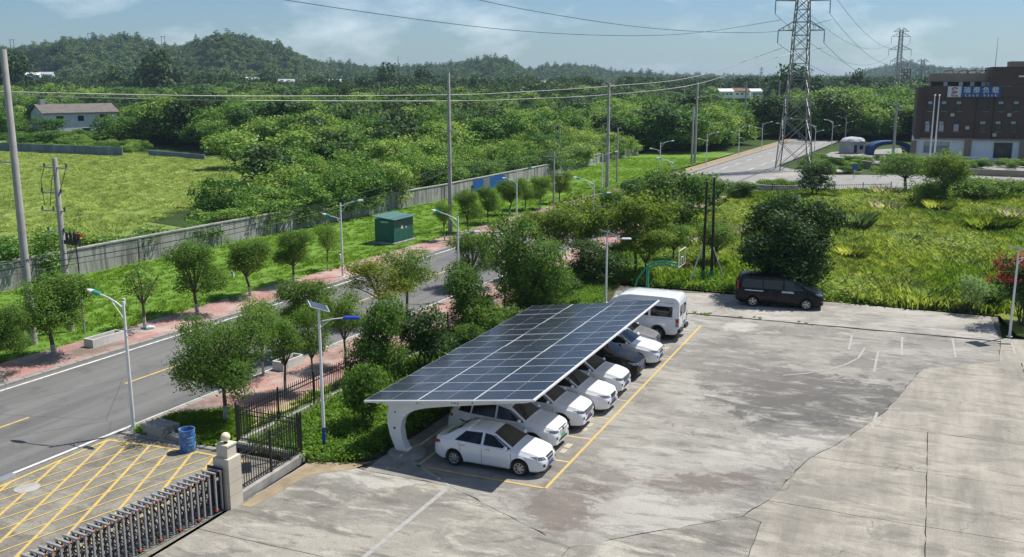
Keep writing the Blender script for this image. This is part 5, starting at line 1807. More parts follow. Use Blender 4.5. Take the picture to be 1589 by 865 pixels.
pm.add([(fm, fm, 0.003), (pl_ - fm, fm, 0.003), (pl_ - fm, pw_ / 2 - 0.006, 0.003), (fm, pw_ / 2 - 0.006, 0.003)], [(0, 1, 2, 3)], 1)
pm.add([(fm, pw_ / 2 + 0.006, 0.003), (pl_ - fm, pw_ / 2 + 0.006, 0.003), (pl_ - fm, pw_ - fm, 0.003), (fm, pw_ - fm, 0.003)], [(0, 1, 2, 3)], 1)
panel_me = pm.mesh('solar_panel', [m_alu, m_cell])
for i in range(15):
    for j in range(3):
        y = j * PW + 0.011
        o = obj('solar_panel', panel_me, cp, (i * PL + 0.008, y, roof_z(y) + 0.005 + rnd.uniform(-.003, .003)))
        o.rotation_euler = (sl_ang + rnd.uniform(-.006, .006), rnd.uniform(-.006, .006), 0)
MB().bar((-0.02, -0.02, roof_z(0) - 0.03), (LEN, -0.02, roof_z(0) - 0.03), 0.05, 0.07).build('eave_trim', m_metal_white, cp)
MB().bar((-0.02, 0, roof_z(0) - 0.045), (-0.02, WID, roof_z(WID) - 0.045), 0.04, 0.07).build('end_trim', m_metal_white, cp)

# ------------------------------------------------------------------ vehicles
def carpaint(name, c, rough=0.22, coat=0.8, metal=0.0):
    m, nt, nd, lk, bs = newmat(name)
    v = objvec(nt)
    dust = ramp(nt, noise(nt, 2.5, 5, 0.6, v), [(0.4, 0.0), (0.75, 0.22)])
    lk.new(mixc(nt, dust, c, tuple(0.75 * x + 0.07 for x in c)), bs.inputs['Base Color'])
    bs.inputs['Roughness'].default_value = rough
    bs.inputs['Metallic'].default_value = metal
    bs.inputs['Coat Weight'].default_value = coat
    bs.inputs['Coat Roughness'].default_value = 0.04
    return m


m_cwhite = carpaint('white_car_paint', (0.74, 0.75, 0.76))
m_cblack = carpaint('black_car_paint', (0.004, 0.004, 0.005), 0.25, 0.0)
m_cblack.node_tree.nodes['Principled BSDF'].inputs['Specular IOR Level'].default_value = 0.25
m_csilver = carpaint('silver_car_paint', (0.34, 0.33, 0.32), 0.28, 0.8, 0.5)
m_chrome = mat('chrome', (0.62, 0.63, 0.64), 0.14, 0.95)
m_lens = mat('headlight_lens', (0.34, 0.35, 0.36), 0.1, 0.5, spec=0.8, c2=(0.07, 0.07, 0.075), scale=16)
m_tail = mat('red_tail_lens', (0.35, 0.012, 0.012), 0.15, c2=(0.28, 0.01, 0.01))
m_plate_b = mat('blue_number_plate', (0.022, 0.060, 0.30), 0.4)
m_plate_g = mat('green_number_plate', (0.06, 0.34, 0.14), 0.4)
m_seam = mat('panel_gap', (0.03, 0.03, 0.03), 0.8)
m_rim = mat('alloy_rim', (0.46, 0.47, 0.48), 0.3, 0.75)
m_trim = mat('black_trim', (0.018, 0.018, 0.019), 0.5)


def lerp_tab(tab, x):
    xs = [p[0] for p in tab]
    zs = [p[1] for p in tab]
    if xs[0] > xs[-1]:
        xs, zs = xs[::-1], zs[::-1]
    return float(np.interp(x, xs, zs))


def smooth_tab(tab, n=60):
    """rounds a polyline profile a little"""
    xs = [p[0] for p in tab]
    zs = [p[1] for p in tab]
    if xs[0] > xs[-1]:
        xs, zs = xs[::-1], zs[::-1]
    X = np.linspace(xs[0], xs[-1], 240)
    Z = np.interp(X, xs, zs)
    k = np.array([1, 2, 3, 4, 3, 2, 1], float)
    k /= k.sum()
    Zp = np.concatenate([np.full(3, Z[0]), Z, np.full(3, Z[-1])])
    Zs = np.convolve(Zp, k, 'valid')
    return list(zip(X.tolist(), Zs.tolist()))


def car_body(s):
    L, W = s['L'], s['W']
    hl = L / 2
    top, belt = smooth_tab(s['top']), s['belt']
    r, ra = s['r'], s['r'] + s.get('arch', 0.055)
    xs = list(np.arange(-hl, hl + 1e-6, 0.11))
    for xw in s['axles']:
        xs += list(np.linspace(xw - ra - 0.02, xw + ra + 0.02, 19))
    xs += [hl - 0.03, hl - 0.07, -hl + 0.03, -hl + 0.07]
    xs = sorted(set(round(float(x), 3) for x in xs))
    ys = []
    for x in xs:
        if not ys or x - ys[-1] > 0.012:
            ys.append(x)
    xs = ys
    plan = s['plan']
    rings = []
    for x in xs:
        w_ = W / 2 * lerp_tab(plan, x)
        zl = lerp_tab(s['sill'], x)
        for xw in s['axles']:
            if abs(x - xw) < ra:
                zl = max(zl, r + math.sqrt(ra * ra - (x - xw) ** 2))
        zt = lerp_tab(top, x)
        zb = min(lerp_tab(belt, x), zt - 0.05)
        gh = min(1.0, max(0.0, (zt - zb - 0.12) / max(0.05, s['H'] - zb - 0.15)))   # 0 on hood, 1 under the roof
        wr = w_ * ((1 - gh) * 0.84 + gh * s['wr'])
        flare = 0.0
        for xw in s['axles']:
            dxw = abs(x - xw)
            if dxw < ra + 0.08:
                flare = max(flare, 0.018 * (1 - max(0, dxw - ra) / 0.08))
        P_ = [(w_ * 0.93 + flare, zl), (w_ * 0.985 + flare, max(0.40 * zb, zl + 0.02)), (w_ * 1.0 + flare * 0.6, max(0.66 * zb, zl + 0.05)), (w_ * 0.985, max(0.86 * zb, zl + 0.08)), (w_ * 0.965, max(zb, zl + 0.10)), (w_ * s.get('gb', 0.93), max(zb, zl + 0.10) + 0.022),
              ((wr + 0.0) * (1 - 0.0), zt - (0.018 + 0.062 * gh)), (wr * 0.86, zt - (0.010 + 0.018 * gh)), (wr * 0.5, zt - 0.003), (0.0, zt)]
        ring = [(x, y, z) for y, z in P_] + [(x, -y, z) for y, z in reversed(P_[:-1])]
        rings.append(ring)
    mb = MB().loft(rings, 0, True, True)
    return mb


def patch(bvh, axis, c, nu=8, nv=4, off=0.006):
    """a skin piece laid on the body: c = four corners in the projection plane"""
    V = []
    for j in range(nv + 1):
        for i in range(nu + 1):
            u, v_ = i / nu, j / nv
            a = [c[0][k] * (1 - u) + c[1][k] * u for k in (0, 1)]
            b = [c[3][k] * (1 - u) + c[2][k] * u for k in (0, 1)]
            p = [a[k] * (1 - v_) + b[k] * v_ for k in (0, 1)]
            if axis in ('R', 'L'):
                sg = 1 if axis == 'L' else -1
                o, d = Vector((p[0], 5 * sg, p[1])), Vector((0, -sg, 0))
            elif axis == 'T':
                o, d = Vector((p[0], p[1], 6)), Vector((0, 0, -1))
            elif axis == 'F':
                o, d = Vector((6, p[0], p[1])), Vector((-1, 0, 0))
            else:
                o, d = Vector((-6, p[0], p[1])), Vector((1, 0, 0))
            h, n_, _, _ = bvh.ray_cast(o, d)
            if h is None:
                h, n_, _, _ = bvh.find_nearest(o + d * (5.9 - s_half[0] if axis in 'FB' else 4.2))
            if n_.dot(d) > 0:
                n_ = -n_
            V.append(h + n_ * off)
    F = [(j * (nu + 1) + i, j * (nu + 1) + i + 1, (j + 1) * (nu + 1) + i + 1, (j + 1) * (nu + 1) + i) for j in range(nv) for i in range(nu)]
    return V, F


s_half = [2.2]
WHEELS = {}


def wheel_meshes(r, style):
    key = (round(r, 3), style)
    if key in WHEELS:
        return WHEELS[key]
    wd = 0.205
    ty = MB()
    prof = [(0.62 * r, -wd / 2 + 0.01), (0.9 * r, -wd / 2), (0.985 * r, -wd / 2 + 0.03), (r, -wd / 4), (r, wd / 4), (0.985 * r, wd / 2 - 0.03), (0.9 * r, wd / 2), (0.62 * r, wd / 2 - 0.01)]
    n = 26
    ty.loft([[(q * math.cos(2 * math.pi * k / n), y, q * math.sin(2 * math.pi * k / n)) for k in range(n)] for q, y in prof], 0)
    ty.path([(0, -0.05, 0), (0, 0.04, 0)], 0.6 * r, n)
    rm = MB()
    rm.loft([[(q * math.cos(2 * math.pi * k / n), y, q * math.sin(2 * math.pi * k / n)) for k in range(n)] for q, y in ((0.64 * r, wd / 2 - 0.02), (0.66 * r, wd / 2 - 0.002), (0.60 * r, wd / 2 - 0.006), (0.57 * r, wd / 2 - 0.05))], 0)
    ns = 7 if style == 0 else 5
    for k in range(ns):
        a = 2 * math.pi * k / ns + 0.3
        ca, sa = math.cos(a), math.sin(a)
        hw0, hw1 = (0.034 * r / 0.31, 0.030 * r / 0.31) if style == 0 else (0.032, 0.042)
        p0, p1 = 0.10 * r, 0.60 * r
        y0 = wd / 2 - 0.012
        rm.add([(p0 * ca - hw0 * sa, y0, p0 * sa + hw0 * ca), (p1 * ca - hw1 * sa, y0 - 0.008, p1 * sa + hw1 * ca), (p1 * ca + hw1 * sa, y0 - 0.008, p1 * sa - hw1 * ca), (p0 * ca + hw0 * sa, y0, p0 * sa - hw0 * ca),
                (p0 * ca - hw0 * sa, y0 - 0.04, p0 * sa + hw0 * ca), (p1 * ca - hw1 * sa, y0 - 0.045, p1 * sa + hw1 * ca), (p1 * ca + hw1 * sa, y0 - 0.045, p1 * sa - hw1 * ca), (p0 * ca + hw0 * sa, y0 - 0.04, p0 * sa - hw0 * ca)],
               [(0, 1, 2, 3), (0, 1, 5, 4), (2, 3, 7, 6), (4, 5, 6, 7)])
    rm.path([(0, wd / 2 - 0.04, 0), (0, wd / 2 - 0.004, 0)], 0.16 * r, 12)
    WHEELS[key] = (ty.mesh('wheel', m_black, 40), rm.mesh('rim', m_rim, 40))
    return WHEELS[key]


BODIES = {}


def vehicle(name, label, cat, s, loc, rz, group, paint, details):
    key = s['key']
    if key not in BODIES:
        mb = car_body(s)
        BODIES[key] = (mb, BVHTree.FromPolygons([Vector(v_) for v_ in mb.v], mb.f))
    mb, bvh = BODIES[key]
    s_half[0] = s['L'] / 2
    t = thing(name, label, cat, loc, rz, group)
    mb.build('body', paint, t, 38)
    for nm, m_, sub in details(s):
        me = MB()
        for (axis, c, nu, nv, off) in sub:
            V, F = patch(bvh, axis, c, nu, nv, off)
            me.add(V, F)
        me.build(nm, m_, t, 50)
    ty, rm = wheel_meshes(s['r'], s.get('rim', 0))
    for xw in s['axles']:
        for sd in (1, -1):
            wo = obj('wheel', ty, t, (xw, sd * (s['W'] / 2 - 0.115), s['r']))
            if sd < 0:
                wo.rotation_euler = (0, 0, math.pi)
            wo.rotation_euler.y = rnd.uniform(0, 6)
            obj('rim', rm, wo)
    MB().box(-s['L'] / 2 + 0.25, s['L'] / 2 - 0.25, -s['W'] / 2 + 0.27, s['W'] / 2 - 0.27, 0.17, 0.5).build('underbody', m_black, t)
    if key == 'suv':
        for sd in (1, -1):
            MB().path([(0.1, sd * 0.60, 1.60), (0.0, sd * 0.61, 1.70), (-0.8, sd * 0.61, 1.73), (-1.45, sd * 0.59, 1.66), (-1.55, sd * 0.58, 1.58)], 0.02, 6).build('roof_rail', m_trim if paint is m_cblack else m_chrome, t, 40)
    if key in ('suv', 'sedan', 'mpv'):
        zr_ = {'suv': 1.60, 'sedan': 1.40, 'mpv': 1.56}[key]
        MB().loft([[(-1.30, -0.02, zr_), (-1.30, 0.02, zr_), (-1.12, 0.008, zr_ + 0.03), (-1.12, -0.008, zr_ + 0.03)], [(-1.45, -0.008, zr_ + 0.09), (-1.45, 0.008, zr_ + 0.09), (-1.43, 0.004, zr_ + 0.10), (-1.43, -0.004, zr_ + 0.10)]], 0, True, True).build('roof_antenna', m_trim, t)
    if 'mirror' in s:
        mx, mz = s['mirror']
        for sd in (1, -1):
            mo = MB().sphere((mx, sd * (s['W'] / 2 + 0.06), mz), (0.075, 0.115, 0.075), 12, 8).build('mirror', paint, t, 60)
            MB().bar((mx + 0.02, sd * (s['W'] / 2 - 0.10), mz - 0.07), (mx, sd * (s['W'] / 2 + 0.0), mz - 0.05), 0.05, 0.03).build('mirror_arm', m_trim, mo)
    return t


def mirror_c(c):
    return [(x, z) for x, z in c]


def car_details(plate, grille, suv, fogs=True):
    def f(s):
        out = []
        g = s['glass']
        out.append(('windscreen', m_glassdark, [('T', [(g['ws'][0], -g['ws'][1]), (g['ws'][0], g['ws'][1]), (g['ws'][2], g['ws'][3]), (g['ws'][2], -g['ws'][3])], 12, 6, 0.006)]))
        out.append(('rear_window', m_glassdark, [('T', [(g['rw'][0], -g['rw'][1]), (g['rw'][0], g['rw'][1]), (g['rw'][2], g['rw'][3]), (g['rw'][2], -g['rw'][3])], 10, 5, 0.006)]))
        for c in g['side']:
            for ax in ('L', 'R'):
                out.append(('side_window', m_glassdark, [(ax, c, 8, 4, 0.006)]))
        for c in g.get('pillar', []):
            for ax in ('L', 'R'):
                out.append(('window_trim', m_trim, [(ax, c, 4, 3, 0.005)]))
        for x0, z0, x1, z1 in s['seams']:
            hw = 0.007
            for ax in ('L', 'R'):
                out.append(('door_gap', m_seam, [(ax, [(x0 - hw, z0), (x0 + hw, z0), (x1 + hw, z1), (x1 - hw, z1)], 1, 6, 0.004)]))
        for x0, z0 in s['handles']:
            for ax in ('L', 'R'):
                out.append(('door_handle', m_chrome if grille == 'slats' else s.get('hmat', m_csilver), [(ax, [(x0 - 0.10, z0), (x0 + 0.10, z0), (x0 + 0.10, z0 + 0.032), (x0 - 0.10, z0 + 0.032)], 3, 1, 0.02)]))
        for ax in ('L', 'R'):
            zs = 0.40 if suv else 0.25
            out.append(('sill_trim', m_trim, [(ax, [(s['axles'][0] + s['r'] + 0.06, 0.24), (s['axles'][1] - s['r'] - 0.06, 0.24), (s['axles'][1] - s['r'] - 0.06, zs), (s['axles'][0] + s['r'] + 0.06, zs)], 10, 2, 0.004)]))
            if suv:
                for xw in s['axles']:
                    for k in range(9):
                        t0, t1 = math.pi * k / 9, math.pi * (k + 1) / 9
                        r0_, r1_ = s['r'] + 0.062, s['r'] + 0.105
                        q = [(xw + r0_ * math.cos(t0), s['r'] + r0_ * math.sin(t0)), (xw + r0_ * math.cos(t1), s['r'] + r0_ * math.sin(t1)), (xw + r1_ * math.cos(t1), s['r'] + r1_ * math.sin(t1)), (xw + r1_ * math.cos(t0), s['r'] + r1_ * math.sin(t0))]
                        out.append(('arch_flare', m_trim, [(ax, q, 1, 1, 0.006)]))
        nz = s['nose']
        W2 = s['W'] / 2
        for sg in (1, -1):
            hl_ = [(sg * 0.42 * W2 / 0.87, nz - 0.01), (sg * 0.84 * W2, nz + 0.01), (sg * 0.86 * W2, nz + 0.13), (sg * 0.44 * W2 / 0.87, nz + 0.085)]
            out.append(('headlight', m_lens, [('F', hl_, 8, 3, 0.006)]))
            if fogs:
                fz = nz - 0.26
                out.append(('fog_light', m_trim, [('F', [(sg * 0.52 * W2 / 0.87, fz), (sg * 0.70 * W2, fz + 0.01), (sg * 0.72 * W2, fz + 0.12), (sg * 0.54 * W2, fz + 0.11)], 4, 2, 0.006)]))
        if grille == 'slats':
            out.append(('grille', m_trim, [('F', [(-0.40, nz - 0.13), (0.40, nz - 0.13), (0.46, nz + 0.085), (-0.46, nz + 0.085)], 8, 4, 0.006)]))
            for k in range(5):
                z = nz - 0.115 + k * 0.043
                out.append(('grille_slat', m_chrome, [('F', [(-0.40, z), (0.40, z), (0.405, z + 0.018), (-0.405, z + 0.018)], 8, 1, 0.014)]))
        elif grille == 'hex':
            out.append(('grille', m_trim, [('F', [(-0.24, nz - 0.09), (0.24, nz - 0.09), (0.34, nz + 0.07), (-0.34, nz + 0.07)], 8, 4, 0.006)]))
            out.append(('grille_surround', m_chrome, [('F', [(-0.27, nz - 0.115), (0.27, nz - 0.115), (0.25, nz - 0.088), (-0.25, nz - 0.088)], 8, 1, 0.012)]))
        elif grille == 'split':
            out.append(('grille', m_trim, [('F', [(-0.34, nz - 0.10), (0.34, nz - 0.10), (0.30, nz + 0.025), (-0.30, nz + 0.025)], 8, 3, 0.006)]))
            out.append(('grille_bar', m_trim, [('F', [(-0.40, nz + 0.05), (0.40, nz + 0.05), (0.40, nz + 0.09), (-0.40, nz + 0.09)], 8, 1, 0.007)]))
            out.append(('badge', m_chrome, [('F', [(-0.05, nz + 0.0), (0.05, nz + 0.0), (0.05, nz + 0.06), (-0.05, nz + 0.06)], 2, 2, 0.014)]))
        else:
            for k in range(4):
                z = nz - 0.13 + k * 0.05
                out.append(('grille_slat', m_chrome, [('F', [(-0.38, z), (0.38, z), (0.385, z + 0.02), (-0.385, z + 0.02)], 8, 1, 0.010)]))
            out.append(('badge', m_dark, [('F', [(-0.06, nz - 0.02), (0.06, nz - 0.02), (0.06, nz + 0.07), (-0.06, nz + 0.07)], 2, 2, 0.016)]))
            out.append(('light_bar', m_trim, [('F', [(-0.40, nz + 0.075), (0.40, nz + 0.075), (0.40, nz + 0.105), (-0.40, nz + 0.105)], 8, 1, 0.007)]))
        out.append(('air_intake', m_trim, [('F', [(-0.45, nz - 0.38), (0.45, nz - 0.38), (0.40, nz - 0.29), (-0.40, nz - 0.29)], 8, 2, 0.006)]))
        out.append(('number_plate', plate, [('F', [(-0.22, nz - 0.28), (0.22, nz - 0.28), (0.22, nz - 0.145), (-0.22, nz - 0.145)], 3, 2, 0.025)]))
        tz = s['tail']
        for sg in (1, -1):
            out.append(('tail_light', m_tail, [('B', [(sg * 0.50 * W2, tz), (sg * 0.86 * W2, tz), (sg * 0.90 * W2, tz + 0.15), (sg * 0.55 * W2, tz + 0.13)], 6, 3, 0.006)]))
            out.append(('tail_light', m_tail, [('L' if sg > 0 else 'R', [(-s['L'] / 2 + 0.10, tz + 0.0), (-s['L'] / 2 + 0.33, tz + 0.05), (-s['L'] / 2 + 0.30, tz + 0.13), (-s['L'] / 2 + 0.13, tz + 0.15)], 4, 2, 0.007)]))
        out.append(('rear_plate', plate, [('B', [(-0.22, tz - 0.28), (0.22, tz - 0.28), (0.22, tz - 0.145), (-0.22, tz - 0.145)], 3, 2, 0.02)]))
        return out
    return f


SEDAN = dict(key='sedan', L=4.30, W=1.74, H=1.46, r=0.30, axles=(-1.27, 1.28), wr=0.70,
             top=[(2.15, 0.60), (2.10, 0.68), (1.95, 0.78), (1.6, 0.88), (1.02, 0.985), (0.30, 1.36), (0.05, 1.43), (-0.4, 1.46), (-0.9, 1.435), (-1.2, 1.36), (-1.72, 1.06), (-2.0, 1.03), (-2.12, 0.97), (-2.15, 0.80)],
             belt=[(2.15, 0.52), (1.9, 0.66), (1.0, 0.84), (0, 0.90), (-1.2, 0.95), (-2.0, 0.93), (-2.15, 0.72)],
             plan=[(2.15, 0.62), (2.08, 0.76), (1.9, 0.88), (1.5, 0.965), (0.9, 1.0), (-1.2, 1.0), (-1.8, 0.95), (-2.05, 0.86), (-2.15, 0.72)],
             sill=[(2.15, 0.26), (1.9, 0.20), (-1.8, 0.22), (-2.15, 0.34)], nose=0.62, tail=0.76, mirror=(0.78, 0.99),
             glass=dict(ws=(0.98, 0.70, 0.22, 0.52), rw=(-1.66, 0.60, -1.12, 0.48),
                        side=[[(-0.12, 0.945), (0.80, 0.92), (0.20, 1.30), (-0.10, 1.345)], [(-1.25, 0.985), (-0.22, 0.948), (-0.20, 1.345), (-0.86, 1.32)]],
                        pillar=[[(0.84, 0.92), (0.95, 0.92), (0.30, 1.29), (0.22, 1.30)]]),
             seams=[(0.98, 0.30, 0.95, 0.85), (-0.17, 0.27, -0.17, 0.92), (-0.98, 0.62, -1.1, 0.95)], handles=[(0.06, 0.80), (-0.92, 0.83)], rim=0)

SUV = dict(key='suv', L=4.60, W=1.85, H=1.69, r=0.345, axles=(-1.33, 1.35), wr=0.74,
           top=[(2.30, 0.72), (2.24, 0.84), (2.08, 0.94), (1.7, 1.04), (1.08, 1.12), (0.42, 1.53), (0.15, 1.62), (-0.4, 1.68), (-1.1, 1.67), (-1.6, 1.58), (-1.85, 1.48), (-2.15, 1.08), (-2.26, 0.95), (-2.30, 0.75)],
           belt=[(2.30, 0.62), (2.05, 0.80), (1.0, 0.99), (0, 1.04), (-1.2, 1.09), (-2.05, 1.06), (-2.30, 0.70)],
           plan=[(2.30, 0.64), (2.22, 0.78), (2.05, 0.89), (1.6, 0.97), (1.0, 1.0), (-1.4, 1.0), (-1.9, 0.96), (-2.2, 0.86), (-2.30, 0.74)],
           sill=[(2.30, 0.30), (2.05, 0.25), (-1.95, 0.27), (-2.30, 0.40)], nose=0.74, tail=0.88, mirror=(0.86, 1.14),
           glass=dict(ws=(1.04, 0.74, 0.40, 0.58), rw=(-2.08, 0.62, -1.84, 0.52),
                      side=[[(-0.12, 1.085), (0.90, 1.06), (0.34, 1.46), (-0.10, 1.55)], [(-1.18, 1.13), (-0.20, 1.09), (-0.18, 1.555), (-1.12, 1.55)], [(-1.78, 1.17), (-1.24, 1.135), (-1.20, 1.55), (-1.55, 1.51)]],
                      pillar=[[(0.92, 1.06), (1.02, 1.06), (0.42, 1.45), (0.36, 1.46)]]),
           seams=[(1.05, 0.36, 1.02, 1.0), (-0.16, 0.33, -0.16, 1.06), (-1.05, 0.74, -1.22, 1.10)], handles=[(0.10, 0.95), (-0.95, 0.98)], rim=1)
MPV = dict(SUV, key='mpv', L=4.75, H=1.64, r=0.335, axles=(-1.36, 1.43),
           top=[(2.375, 0.70), (2.32, 0.80), (2.15, 0.90), (1.75, 1.00), (1.10, 1.09), (0.36, 1.50), (0.10, 1.58), (-0.4, 1.63), (-1.1, 1.62), (-1.65, 1.54), (-1.95, 1.40), (-2.22, 1.06), (-2.34, 0.95), (-2.375, 0.75)],
           belt=[(2.375, 0.60), (2.1, 0.78), (1.0, 0.96), (0, 1.02), (-1.2, 1.06), (-2.1, 1.04), (-2.375, 0.70)],
           plan=[(2.375, 0.62), (2.30, 0.77), (2.1, 0.89), (1.7, 0.97), (1.0, 1.0), (-1.4, 1.0), (-1.95, 0.96), (-2.28, 0.86), (-2.375, 0.74)],
           sill=[(2.375, 0.28), (2.05, 0.23), (-1.95, 0.25), (-2.375, 0.40)], nose=0.72,
           glass=dict(SUV['glass'], rw=(-2.14, 0.62, -1.92, 0.52)))
PC = 'cars parked under the solar canopy'
RZF = -math.pi / 2
for k, (spec, paint_, pl, gr_, suv, x, y, dz, lab) in enumerate((
        (SEDAN, m_cwhite, m_plate_b, 'hex', False, 1.42, 2.52, 0.0, 'white saloon car fully in view at the open end of the solar canopy'),
        (SUV, m_cwhite, m_plate_g, 'bars', True, 3.85, 3.05, 0.0, 'white electric SUV with green number plate beside the saloon'),
        (SUV, m_cwhite, m_plate_b, 'slats', True, 6.30, 2.85, 0.0, 'white SUV with slatted chrome grille, next to the green-plated one'),
        (MPV, m_cwhite, m_plate_b, 'hex', False, 8.62, 2.62, 0.0, 'white car with small hexagonal grille between two slat-grilled SUVs'),
        (SUV, m_cwhite, m_plate_b, 'slats', True, 11.10, 2.70, 0.0, 'white SUV with slatted grille parked beside the black car'),
        (SUV, m_cblack, m_plate_b, 'slats', True, 13.62, 2.72, 0.0, 'glossy black SUV between white cars under the canopy'),
        (MPV, m_cwhite, m_plate_b, 'split', False, 16.10, 2.50, 0.0, 'white crossover with dark grille between black SUV and silver car'),
        (SEDAN, m_csilver, m_plate_b, 'hex', False, 18.70, 3.15, 0.0, 'silver saloon car beside the white high-roof van'),
        (SUV, m_cwhite, m_plate_b, 'slats', True, 24.0, 3.1, 0.0, 'white SUV roof showing beyond the white high-roof van'))):
    vehicle('parked_car', lab, 'car', spec, (x, y, 0.002), RZF + rnd.uniform(-0.02, 0.02), PC, paint_, car_details(pl, gr_, suv))

# high-roof white van, tail towards the yard
VAN = dict(key='van', L=5.35, W=1.98, H=2.45, r=0.345, axles=(-1.45, 1.55), wr=0.915, gb=0.965, arch=0.09,
           top=[(2.675, 0.80), (2.60, 0.98), (2.2, 1.18), (1.95, 1.28), (1.15, 2.15), (0.85, 2.36), (0.3, 2.45), (-1.6, 2.45), (-2.45, 2.42), (-2.60, 2.30), (-2.675, 2.1)],
           belt=[(2.675, 0.70), (2.3, 0.98), (1.5, 1.10), (-2.6, 1.12), (-2.675, 1.05)],
           plan=[(2.675, 0.74), (2.55, 0.86), (2.2, 0.96), (1.6, 1.0), (-2.5, 1.0), (-2.63, 0.985), (-2.675, 0.955)],
           sill=[(2.675, 0.32), (2.3, 0.28), (-2.4, 0.34), (-2.675, 0.50)], mirror=(1.55, 1.38), rim=1)


def van_details(s):
    out = [('windscreen', m_glassdark, [('T', [(1.88, -0.80), (1.88, 0.80), (1.12, 0.70), (1.12, -0.70)], 10, 5, 0.006)])]
    for c in ([(-2.30, 1.30), (-1.0, 1.30), (-1.0, 1.86), (-2.30, 1.86)], [(-0.85, 1.30), (0.35, 1.30), (0.35, 1.86), (-0.85, 1.86)], [(0.55, 1.26), (1.45, 1.26), (0.95, 1.86), (0.55, 1.86)]):
        for ax in ('L', 'R'):
            out.append(('side_window', m_glassdark, [(ax, c, 8, 4, 0.007)]))
    for sg in (1, -1):
        out.append(('rear_window', m_glassdark, [('B', [(sg * 0.10, 1.32), (sg * 0.66, 1.32), (sg * 0.64, 1.90), (sg * 0.10, 1.90)], 4, 4, 0.008)]))
        out.append(('tail_light', m_tail, [('B', [(sg * 0.80, 1.02), (sg * 0.93, 1.02), (sg * 0.93, 1.24), (sg * 0.80, 1.24)], 3, 3, 0.012)]))
        out.append(('tail_light', m_tail, [('L' if sg > 0 else 'R', [(-2.66, 1.02), (-2.50, 1.02), (-2.50, 1.24), (-2.66, 1.24)], 2, 3, 0.012)]))
        out.append(('reversing_light', m_lens, [('B', [(sg * 0.80, 0.80), (sg * 0.93, 0.80), (sg * 0.93, 1.01), (sg * 0.80, 1.01)], 3, 3, 0.012)]))
        out.append(('reversing_light', m_lens, [('L' if sg > 0 else 'R', [(-2.66, 0.80), (-2.50, 0.80), (-2.50, 1.01), (-2.66, 1.01)], 2, 3, 0.012)]))
        ax = 'L' if sg > 0 else 'R'
        out.append(('body_seam', m_seam, [(ax, [(-2.55, 2.06), (0.8, 2.06), (0.8, 2.075), (-2.55, 2.075)], 12, 1, 0.005)]))
        out.append(('side_moulding', m_csilver, [(ax, [(-2.5, 1.20), (1.6, 1.20), (1.6, 1.215), (-2.5, 1.215)], 12, 1, 0.006)]))
        out.append(('headlight', m_lens, [('F', [(sg * 0.5, 0.82), (sg * 0.82, 0.84), (sg * 0.84, 1.0), (sg * 0.52, 0.96)], 4, 3, 0.008)]))
        a0 = s['axles'][0]
        arc = []
        for k in range(10):
            t0, t1 = math.pi * k / 10, math.pi * (k + 1) / 10
            r0_, r1_ = 0.438, 0.50
            out.append(('arch_flare', m_trim, [(ax, [(a0 + r0_ * math.cos(t0), 0.345 + r0_ * math.sin(t0)), (a0 + r0_ * math.cos(t1), 0.345 + r0_ * math.sin(t1)), (a0 + r1_ * math.cos(t1), 0.345 + r1_ * math.sin(t1)), (a0 + r1_ * math.cos(t0), 0.345 + r1_ * math.sin(t0))], 2, 2, 0.02)]))
    out.append(('door_split', m_seam, [('B', [(-0.01, 0.62), (0.01, 0.62), (0.01, 2.1), (-0.01, 2.1)], 1, 6, 0.006)]))
    out.append(('rear_plate', m_plate_b, [('B', [(-0.62, 0.78), (-0.18, 0.78), (-0.18, 0.92), (-0.62, 0.92)], 3, 2, 0.02)]))
    out.append(('door_handle', m_trim, [('B', [(0.04, 1.12), (0.14, 1.12), (0.14, 1.20), (0.04, 1.20)], 2, 2, 0.02)]))
    return out


v = vehicle('passenger_van', 'white high-roof passenger van parked tail-out beyond the canopy', 'van', VAN, (21.4, 2.82, 0.002), math.pi / 2, None, m_cwhite, van_details)
v.scale = (0.915, 1, 1)
for ch in v.children:
    if ch.name.startswith('wheel'):
        ch.rotation_euler.y = 0
        ch.scale = (1 / 0.915, 1, 1)
for sg in (1, -1):
    MB().box(-2.80, -2.58, sg * 0.62 - 0.34, sg * 0.62 + 0.34, 0.48, 0.70, bev=0.04).build('rear_bumper', m_trim, v)
MB().box(-2.72, -2.60, -0.27, 0.27, 0.50, 0.58).build('tow_step', m_trim, v)

# black people carrier side-on at the back of the yard
BVAN = dict(key='carrier', L=5.25, W=1.95, H=1.97, r=0.335, axles=(-1.55, 1.62), wr=0.86, gb=0.955,
            top=[(2.625, 0.72), (2.56, 0.88), (2.35, 1.02), (1.95, 1.16), (1.70, 1.25), (0.95, 1.76), (0.70, 1.87), (0.2, 1.95), (-1.8, 1.96), (-2.4, 1.92), (-2.55, 1.80), (-2.625, 1.5)],
            belt=[(2.625, 0.62), (2.3, 0.86), (1.5, 1.04), (0, 1.08), (-2.5, 1.12), (-2.625, 1.0)],
            plan=[(2.625, 0.66), (2.52, 0.80), (2.3, 0.91), (1.8, 0.98), (1.2, 1.0), (-2.3, 1.0), (-2.55, 0.965), (-2.625, 0.90)],
            sill=[(2.625, 0.30), (2.2, 0.24), (-2.3, 0.28), (-2.625, 0.45)], mirror=(1.28, 1.20), rim=1)
m_sticker = mat('pale_sticker', (0.55, 0.57, 0.60), 0.4, c2=(0.25, 0.28, 0.34), scale=9)
m_darkglass2 = mat('black_privacy_glass', (0.006, 0.007, 0.009), 0.05, spec=0.7)


